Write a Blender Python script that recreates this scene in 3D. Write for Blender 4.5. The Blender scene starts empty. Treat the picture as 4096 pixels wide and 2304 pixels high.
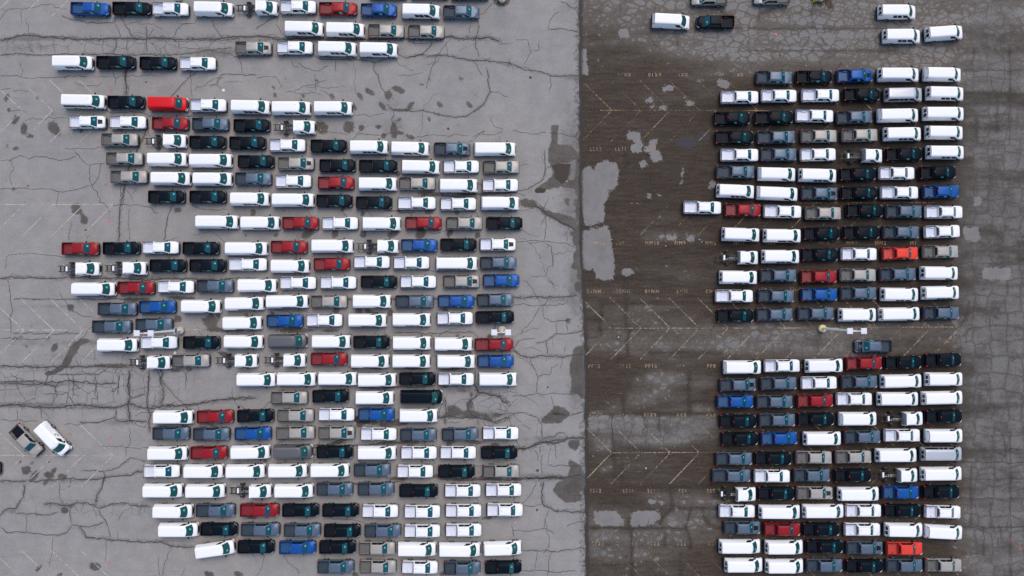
import bpy, bmesh, math, random
import numpy as np
from mathutils import Vector, Matrix
# ---------------------------------------------------------------- measured layout (metres)
H=115.0;LENS=26.578;TILT=0.020944
VEH=[('l',0,'l','B','',-64.0,44.87,-1.0),('l',0,'l','K','',-57.66,44.93,-0.5),('l',0,'p','W','',-51.88,44.81,0.0),('l',0,'v','W','',-45.31,44.79,-1.0),('l',0,'c','W','s',-38.52,44.99,-1.0),('l',0,'p','W','',-32.48,45.16,0.0),('l',0,'l','R','',-26.29,44.89,0.0),('l',0,'p','B','',-20.23,44.69,0.0),('l',0,'v','W','w',-13.84,44.44,-1.0),('l',0,'p','G','',-7.68,44.39,-0.5),('l',1,'v','W','w',-31.57,41.8,-1.0),('l',1,'v','W','w',-25.32,41.62,-1.0),('l',1,'p','T','',-19.1,41.47,-1.0),('l',1,'p','T','',-13.0,41.37,-1.0),('l',2,'p','T','h',-39.24,38.86,0.0),('l',2,'p','W','',-32.95,38.93,0.0),('l',2,'v','W','w',-26.54,38.73,-1.0),('l',2,'v','W','n',-20.27,38.58,-1.0),('l',3,'v','W','w',-66.56,36.59,0.0),('l',3,'l','K','',-60.01,36.69,0.0),('l',3,'p','K','',-53.75,36.57,0.0),('l',3,'p','W','',-47.66,36.5,0.0),('l',4,'e','W','X',-64.63,30.69,-1.0),('l',4,'p','K','',-58.53,30.61,0.0),('l',4,'v','V','',-52.14,30.32,-1.0),('l',4,'p','W','',-46.01,30.11,0.0),('l',4,'v','W','w',-39.6,29.83,-1.0),('l',4,'v','W','w',-33.44,29.66,0.0),('l',4,'v','W','w',-27.11,29.66,0.0),('l',5,'p','W','h',-64.32,27.57,0.0),('l',5,'p','W','',-58.17,27.51,0.0),('l',5,'p','R','',-51.79,27.33,0.0),('l',5,'p','G','',-45.72,27.25,0.0),('l',5,'p','K','',-39.44,27.05,0.0),('l',5,'c','W','',-32.71,26.76,0.0),('l',6,'p','T','',-59.39,24.86,0.0),('l',6,'c','W','s',-52.23,24.67,0.0),('l',6,'p','K','',-46.11,24.52,0.0),('l',6,'p','K','',-40.06,24.4,0.0),('l',6,'p','W','',-33.98,24.02,0.0),('l',6,'p','K','',-27.76,23.95,0.0),('l',6,'v','W','w',-21.66,23.73,0.0),('l',6,'v','W','n',-15.44,23.53,-0.7),('l',6,'p','G','h',-9.04,23.49,0.0),('l',6,'e','W','',-2.34,23.43,0.0),('l',7,'p','T','',-58.63,21.98,0.0),('l',7,'v','W','',-52.13,21.87,0.0),('l',7,'e','W','',-45.3,21.69,0.0),('l',7,'p','K','',-38.76,21.57,0.0),('l',7,'p','T','h',-32.68,21.26,0.0),('l',7,'p','K','',-26.41,20.96,0.0),('l',7,'l','K','',-20.1,20.88,0.0),('l',7,'v','W','',-13.82,20.72,-1.0),('l',7,'p','W','',-7.66,20.78,0.0),('l',7,'p','T','',-1.57,20.73,0.0),('l',8,'p','T','',-57.94,19.22,0.0),('l',8,'v','W','',-51.56,18.95,0.0),('l',8,'v','W','',-45.26,18.87,0.0),('l',8,'p','G','',-39.12,18.95,0.0),('l',8,'p','W','',-33.07,18.57,0.0),('l',8,'p','R','',-26.62,18.31,0.0),('l',8,'v','W','w',-20.31,18.13,0.0),('l',8,'p','T','',-14.29,18.21,0.0),('l',8,'v','W','',-8.11,17.9,0.0),('l',8,'p','W','',-1.75,17.98,0.0),('l',9,'p','K','',-52.25,16.19,0.0),('l',9,'p','K','',-46.01,16.19,0.0),('l',9,'v','W','w',-39.62,15.85,0.0),('l',9,'e','W','',-32.84,15.69,0.0),('l',9,'p','K','',-26.85,15.59,0.0),('l',9,'p','K','',-20.85,15.32,0.0),('l',9,'l','W','',-14.21,15.24,0.0),('l',9,'p','W','',-8.1,15.12,0.0),('l',9,'v','W','',-1.8,15.21,0.0),('l',10,'e','W','',-44.29,12.37,0.0),('l',10,'v','W','w',-38.04,12.22,0.0),('l',10,'p','R','',-31.96,12.22,0.0),('l',10,'p','W','',-25.95,12.19,0.0),('l',10,'v','W','w',-19.7,12.11,0.0),('l',10,'p','R','',-13.35,12.22,0.0),('l',10,'p','T','',-7.17,12.19,0.0),('l',10,'p','K','',-1.1,12.19,0.0),('l',11,'p','R','',-65.2,8.34,0.0),('l',11,'p','K','',-59.02,8.42,1.0),('l',11,'p','W','',-53.04,8.51,0.0),('l',11,'p','K','',-46.98,8.42,0.0),('l',11,'e','W','',-39.83,8.34,0.0),('l',11,'p','R','',-33.66,8.6,0.0),('l',11,'e','W','',-26.86,8.72,0.0),('l',11,'c','W','s',-20.0,8.69,0.0),('l',11,'p','B','',-13.97,8.84,0.0),('l',11,'p','K','',-8.05,8.95,0.0),('l',11,'p','W','h',-2.1,8.98,0.0),('l',12,'c','W','',-65.12,5.29,0.0),('l',12,'c','W','',-58.07,5.36,0.0),('l',12,'p','K','',-51.92,5.78,0.0),('l',12,'p','K','',-45.93,5.8,0.0),('l',12,'l','W','',-39.69,5.95,0.0),('l',12,'v','W','',-33.46,5.69,0.0),('l',12,'p','R','',-27.19,6.01,1.0),('l',12,'p','W','',-21.14,6.31,0.0),('l',12,'p','W','',-15.15,6.22,0.0),('l',12,'e','W','X',-8.11,6.1,0.0),('l',12,'p','G','',-2.01,6.19,0.0),('l',13,'e','W','',-62.75,2.23,0.0),('l',13,'p','R','',-56.71,2.43,0.0),('l',13,'p','W','',-50.67,2.58,0.0),('l',13,'p','G','',-44.8,2.7,0.0),('l',13,'v','W','',-38.39,2.77,0.0),('l',13,'p','W','',-32.25,3.16,0.0),('l',13,'p','W','',-26.17,3.21,0.0),('l',13,'p','K','',-20.06,3.33,0.0),('l',13,'p','W','',-14.11,3.33,0.0),('l',13,'p','T','h',-7.58,3.39,0.0),('l',13,'p','B','',-1.58,3.53,0.0),('l',14,'l','G','',-59.35,-0.75,0.0),('l',14,'p','B','',-53.46,-0.46,1.0),('l',14,'v','W','',-46.83,-0.39,0.0),('l',14,'v','W','w',-40.29,0.03,1.0),('l',14,'e','W','w',-33.62,0.34,1.0),('l',14,'p','T','',-27.55,0.35,0.0),('l',14,'v','W','',-21.14,0.38,0.0),('l',14,'l','G','',-14.51,0.37,0.0),('l',14,'p','B','',-8.39,0.4,0.0),('l',14,'p','G','',-2.49,0.59,1.0),('l',15,'l','G','',-60.16,-3.42,0.0),('l',15,'p','G','',-53.95,-3.12,1.0),('l',15,'v','W','w',-40.6,-2.89,1.0),('l',15,'p','B','',-34.23,-2.57,0.0),('l',15,'p','W','',-28.25,-2.46,0.0),('l',15,'v','W','w',-21.78,-2.48,0.0),('l',15,'v','W','w',-15.16,-2.4,0.0),('l',15,'p','W','',-8.57,-2.17,0.5),('l',15,'l','K','',-2.38,-1.99,1.0),('l',16,'v','W','w',-59.3,-6.2,0.0),('l',16,'p','W','',-53.13,-5.82,0.7),('l',16,'p','K','',-46.79,-5.82,0.0),('l',16,'v','W','',-40.39,-5.7,0.0),('l',16,'v','D','',-33.78,-5.59,0.7),('l',16,'v','W','',-27.23,-5.7,0.0),('l',16,'p','K','',-21.17,-5.75,0.0),('l',16,'v','W','',-15.12,-5.9,0.0),('l',16,'v','W','w',-8.84,-6.05,0.0),('l',16,'l','R','',-2.5,-6.12,0.0),('l',17,'c','W','',-54.3,-8.82,0.0),('l',17,'p','T','',-48.28,-8.56,1.0),('l',17,'c','W','',-41.2,-8.55,0.0),('l',17,'c','W','',-33.94,-8.48,0.0),('l',17,'p','R','',-27.53,-8.3,0.0),('l',17,'v','W','w',-21.37,-8.63,0.0),('l',17,'v','W','w',-15.17,-8.64,0.0),('l',17,'v','W','w',-8.43,-8.67,0.0),('l',17,'p','B','',-2.43,-8.63,0.0),('l',18,'v','W','',-38.44,-11.41,0.0),('l',18,'v','W','',-32.41,-11.33,0.0),('l',18,'v','W','',-26.24,-11.27,0.0),('l',18,'v','W','',-20.31,-11.45,0.5),('l',18,'p','K','',-14.22,-11.27,0.0),('l',18,'p','W','',-8.4,-11.33,0.0),('l',18,'v','W','',-2.15,-11.35,0.0),('l',19,'p','T','',-33.46,-14.1,0.0),('l',19,'p','K','',-27.29,-13.88,1.0),('l',19,'v','W','',-20.65,-14.14,0.0),('l',19,'e','K','',-13.38,-14.0,0.0),('l',20,'v','W','',-50.85,-17.03,0.0),('l',20,'p','R','',-44.63,-16.95,1.0),('l',20,'p','K','',-38.57,-16.83,1.0),('l',20,'p','T','',-32.5,-16.76,0.0),('l',20,'p','W','',-26.36,-16.64,0.0),('l',20,'p','B','',-20.38,-16.64,0.0),('l',20,'v','W','',-14.06,-16.79,0.0),('l',21,'p','G','',-51.23,-19.45,0.0),('l',21,'p','G','',-45.17,-19.55,0.0),('l',21,'p','B','',-38.92,-19.48,1.0),('l',21,'l','T','',-32.37,-19.36,1.0),('l',21,'p','T','h',-26.34,-19.37,0.0),('l',21,'p','W','',-20.01,-19.57,0.0),('l',21,'p','G','',-14.03,-19.67,0.0),('l',21,'p','G','',-7.74,-19.59,0.7),('l',21,'p','W','',-1.68,-19.45,0.0),('l',22,'v','W','',-51.64,-22.43,0.0),('l',22,'p','R','',-45.5,-22.35,0.7),('l',22,'v','W','',-39.25,-22.27,1.0),('l',22,'v','D','',-32.88,-22.2,0.7),('l',22,'p','K','',-26.62,-22.24,0.0),('l',22,'v','W','',-20.27,-22.36,0.0),('l',22,'p','W','',-13.96,-22.36,0.0),('l',22,'p','W','',-8.06,-22.33,0.0),('l',22,'p','K','',-1.87,-22.36,0.0),('l',23,'p','W','',-52.56,-25.11,0.5),('l',23,'v','W','',-46.23,-25.11,0.0),('l',23,'v','W','',-39.95,-25.09,0.5),('l',23,'v','W','',-33.6,-25.03,0.5),('l',23,'v','W','',-27.31,-24.99,0.5),('l',23,'p','G','',-21.0,-24.93,0.0),('l',23,'p','W','',-14.51,-25.14,0.0),('l',23,'p','K','',-8.29,-25.16,0.0),('l',23,'p','T','',-1.6,-25.11,0.0),('l',24,'v','W','',-52.3,-28.0,0.0),('l',24,'v','W','',-45.93,-28.04,0.0),('l',24,'c','W','',-38.95,-28.07,0.0),('l',24,'v','W','',-32.68,-28.03,0.0),('l',24,'p','G','',-26.59,-27.77,0.0),('l',24,'p','G','',-20.4,-27.75,0.5),('l',24,'l','K','',-13.84,-28.06,-0.5),('l',24,'p','W','',-7.37,-28.03,0.0),('l',24,'p','W','',-1.24,-27.92,0.5),('l',25,'v','W','',-50.78,-31.06,-0.5),('l',25,'l','G','',-44.31,-30.96,0.0),('l',25,'l','R','',-37.71,-30.93,0.0),('l',25,'p','K','',-31.71,-30.97,0.0),('l',25,'p','K','',-25.71,-30.97,0.0),('l',25,'p','W','',-19.74,-31.07,0.0),('l',25,'p','W','',-13.42,-31.15,0.0),('l',25,'p','W','',-7.25,-31.01,0.0),('l',25,'p','W','',-1.04,-30.91,0.0),('l',26,'v','W','',-49.92,-33.85,0.0),('l',26,'p','K','',-43.93,-33.8,-0.5),('l',26,'l','G','',-37.56,-33.82,0.0),('l',26,'p','G','',-31.44,-33.9,0.0),('l',26,'p','K','',-25.44,-34.02,-0.5),('l',26,'p','G','',-19.35,-34.01,0.0),('l',26,'p','W','',-13.42,-34.04,0.0),('l',26,'p','W','',-7.23,-33.92,0.5),('l',27,'v','W','',-44.41,-36.73,8.0),('l',27,'p','K','',-38.36,-36.42,0.0),('l',27,'p','B','',-32.13,-36.49,0.0),('l',27,'p','K','',-26.15,-36.46,0.0),('l',27,'p','T','',-20.19,-36.6,0.0),('l',27,'v','W','',-14.24,-36.71,-0.5),('l',27,'e','W','',-7.6,-36.79,-0.5),('l',27,'v','W','',-1.43,-36.58,1.5),('l',28,'p','G','',-26.38,-39.35,0.0),('l',28,'p','T','',-20.04,-39.33,-0.5),('l',28,'p','W','',-13.77,-39.43,-0.5),('l',28,'p','G','',-7.41,-39.53,0.0),('l',28,'p','K','',-1.25,-39.45,1.0),('r',0,'p','T','t',29.98,46.41,180.0),('r',0,'p','T','t',39.49,46.57,180.0),('r',1,'v','W','wr',58.53,44.34,0.0),('r',2,'v','W','',24.18,42.93,-3.0),('r',2,'l','K','t',30.75,42.85,180.0),('r',3,'v','W','wr',59.19,40.64,0.0),('r',3,'v','W','r',65.63,41.1,4.0),('r',4,'p','G','',39.85,34.36,-1.0),('r',4,'p','K','',45.91,34.44,0.0),('r',4,'p','B','h',52.09,34.62,1.0),('r',4,'e','W','r',58.89,34.75,0.0),('r',4,'v','W','',65.3,34.79,-1.0),('r',5,'l','W','',34.73,31.35,0.0),('r',5,'p','W','',40.53,31.55,0.0),('r',5,'l','W','',46.99,31.63,0.0),('r',5,'p','K','h',53.11,31.75,0.0),('r',5,'v','N','Xr',59.36,31.72,1.0),('r',5,'v','W','wr',65.66,31.88,-1.0),('r',6,'p','K','',33.42,28.16,0.0),('r',6,'l','K','',39.9,28.27,1.0),('r',6,'l','W','',46.07,28.5,-1.0),('r',6,'p','G','',51.97,28.3,2.0),('r',6,'e','W','',58.76,28.56,1.0),('r',6,'e','W','r',65.66,28.81,0.0),('r',7,'l','K','',33.91,25.25,0.0),('r',7,'l','G','',40.22,25.25,1.0),('r',7,'p','T','',46.55,25.43,0.0),('r',7,'p','T','',52.74,25.56,1.0),('r',7,'v','W','wr',59.15,25.72,1.0),('r',7,'v','W','r',65.48,25.93,-0.5),('r',8,'l','W','',34.66,22.55,0.0),('r',8,'p','G','',40.42,22.63,0.0),('r',8,'p','W','',46.39,22.61,1.0),('r',8,'c','W','',53.24,22.43,0.0),('r',8,'p','K','',59.4,22.67,1.0),('r',8,'v','W','wr',65.6,22.93,0.0),('r',9,'l','G','',34.02,19.98,0.0),('r',9,'v','W','',40.06,19.62,-1.0),('r',9,'v','W','wr',46.26,19.44,-1.0),('r',9,'p','K','',52.4,19.64,1.0),('r',9,'p','W','',58.28,19.78,0.0),('r',9,'p','K','',64.52,19.91,1.0),('r',10,'v','W','wr',33.81,17.04,-2.0),('r',10,'e','W','',40.37,16.67,-2.0),('r',10,'p','G','h',46.57,16.71,-1.0),('r',10,'p','K','h',52.59,16.78,0.0),('r',10,'l','W','',58.81,16.83,0.0),('r',10,'p','B','',64.95,16.99,1.0),('r',11,'l','W','',28.99,14.57,-1.0),('r',11,'p','R','',34.96,14.19,-1.0),('r',11,'l','W','',41.1,13.95,-1.0),('r',11,'p','T','',47.1,13.7,0.0),('r',11,'p','K','',53.4,14.11,-1.0),('r',11,'p','G','',59.3,13.97,-0.5),('r',11,'l','W','',65.49,13.88,0.0),('r',12,'v','W','r',34.57,10.47,-1.5),('r',12,'v','W','nr',40.82,10.3,-0.5),('r',12,'p','K','',46.82,10.64,0.0),('r',12,'p','K','',52.85,10.8,0.0),('r',12,'p','G','',58.85,10.83,-0.5),('r',12,'p','W','',65.05,10.92,2.0),('r',13,'c','W','',34.33,6.99,0.0),('r',13,'v','W','wr',40.56,7.14,0.0),('r',13,'p','K','h',46.55,7.44,0.0),('r',13,'p','W','',52.44,7.51,0.0),('r',13,'p','O','',58.67,7.62,1.0),('r',13,'p','T','',64.77,7.9,0.5),('r',14,'v','W','wr',34.16,4.0,-0.5),('r',14,'p','G','',40.25,4.28,0.0),('r',14,'p','R','',46.35,4.11,0.0),('r',14,'p','T','',52.27,4.35,0.0),('r',14,'p','G','',58.28,4.46,1.0),('r',14,'v','W','r',64.48,4.64,-0.5),('r',15,'l','W','',33.71,1.18,0.0),('r',15,'p','G','',39.89,1.19,-1.0),('r',15,'p','B','',46.41,1.4,0.0),('r',15,'p','G','',52.32,1.6,0.0),('r',15,'v','W','wr',58.46,1.42,-0.5),('r',15,'v','W','wr',64.61,1.68,1.0),('r',16,'p','K','',33.73,-1.77,0.0),('r',16,'p','G','',39.66,-1.59,0.0),('r',16,'p','G','',45.86,-1.44,0.0),('r',16,'v','W','wr',52.08,-1.65,0.0),('r',16,'e','W','r',58.63,-1.53,1.0),('r',16,'p','G','',64.78,-1.37,0.0),('r',17,'p','G','to',54.38,-6.38,180.0),('r',18,'v','W','',34.68,-9.54,0.0),('r',18,'p','W','',40.69,-9.34,1.0),('r',18,'v','W','r',46.99,-9.31,1.0),('r',18,'p','R','',53.05,-8.92,1.0),('r',18,'p','K','',58.95,-8.81,1.0),('r',18,'p','K','',64.98,-8.41,1.0),('r',19,'p','G','h',34.04,-12.19,1.0),('r',19,'p','G','',40.16,-11.97,1.0),('r',19,'p','W','',46.23,-11.89,1.0),('r',19,'p','G','',52.33,-11.74,1.0),('r',19,'e','W','r',58.81,-11.62,1.0),('r',19,'v','W','r',64.98,-11.33,0.0),('r',20,'p','B','',33.62,-14.68,0.0),('r',20,'p','G','',39.55,-14.71,0.0),('r',20,'p','R','',45.63,-14.56,0.5),('r',20,'p','W','',51.51,-14.32,0.5),('r',20,'e','W','r',58.28,-14.29,0.0),('r',20,'e','W','r',64.94,-14.13,1.0),('r',21,'p','K','',34.02,-17.63,0.0),('r',21,'p','G','',39.91,-17.46,0.0),('r',21,'p','K','',45.7,-17.32,0.5),('r',21,'v','W','',51.98,-17.28,0.0),('r',21,'c','W','',58.93,-17.26,0.5),('r',21,'p','K','',65.0,-16.9,1.0),('r',22,'p','K','',34.28,-20.24,0.0),('r',22,'p','B','',40.18,-20.19,1.0),('r',22,'v','W','r',46.61,-20.22,0.0),('r',22,'p','G','',52.7,-19.99,1.0),('r',22,'p','W','',58.66,-19.77,0.5),('r',22,'v','W','',64.88,-19.82,0.0),('r',23,'p','G','',33.39,-23.25,0.0),('r',23,'p','K','',39.26,-23.21,0.0),('r',23,'p','T','',45.37,-23.07,0.0),('r',23,'p','T','',51.32,-22.99,1.0),('r',23,'e','W','r',57.94,-22.73,0.0),('r',23,'e','N','Xr',64.73,-22.53,0.0),('r',24,'l','G','',33.13,-25.78,0.0),('r',24,'p','W','',39.07,-25.86,0.0),('r',24,'p','G','',45.05,-25.72,0.0),('r',24,'p','K','',51.2,-25.74,1.0),('r',24,'c','W','',58.03,-25.71,0.0),('r',24,'e','W','r',64.68,-25.48,0.5),('r',25,'c','W','s',33.76,-28.55,0.0),('r',25,'p','K','',39.69,-28.44,0.0),('r',25,'p','T','h',45.46,-28.37,0.0),('r',25,'e','W','r',52.21,-28.5,0.0),('r',25,'p','B','',58.36,-28.28,0.0),('r',25,'p','K','',64.45,-28.22,0.5),('r',26,'p','W','',33.77,-31.09,-0.5),('r',26,'e','W','r',40.36,-31.18,-0.5),('r',26,'e','W','r',46.9,-31.06,0.0),('r',26,'p','W','',52.71,-31.0,0.0),('r',26,'p','K','',58.57,-31.0,0.0),('r',26,'p','W','',64.64,-31.2,-1.0),('r',27,'p','G','h',34.54,-33.55,0.0),('r',27,'p','R','',40.54,-33.8,-0.5),('r',27,'p','K','',46.38,-33.82,0.0),('r',27,'p','W','',52.54,-33.82,0.0),('r',27,'v','W','r',58.71,-33.85,-1.0),('r',27,'v','W','',64.66,-34.17,-3.0),('r',28,'e','W','r',34.38,-36.31,0.0),('r',28,'v','W','r',40.75,-36.42,0.0),('r',28,'p','K','',46.88,-36.37,0.0),('r',28,'p','G','h',52.87,-36.54,0.0),('r',28,'p','O','',58.83,-36.64,0.0),('r',29,'v','W','r',34.68,-39.09,0.0),('r',29,'v','W','r',40.78,-39.24,0.0),('r',29,'p','G','',46.81,-39.16,0.0),('r',29,'p','K','',52.78,-39.26,0.0),('r',29,'p','G','',58.81,-39.16,0.0),('r',29,'p','T','',64.69,-39.13,0.0),('l',-1,'l','K','z',-6.17,47.34,0.0),('l',-1,'l','W','z',-12.28,47.49,0.0),('l',-1,'l','G','z',-18.63,47.49,0.0),('l',40,'p','K','z',-79.64,-24.71,0.0),('l',41,'p','T','q',-72.96,-20.57,-45.0),('l',41,'v','W','q',-68.95,-20.28,-46.0)]
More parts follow.
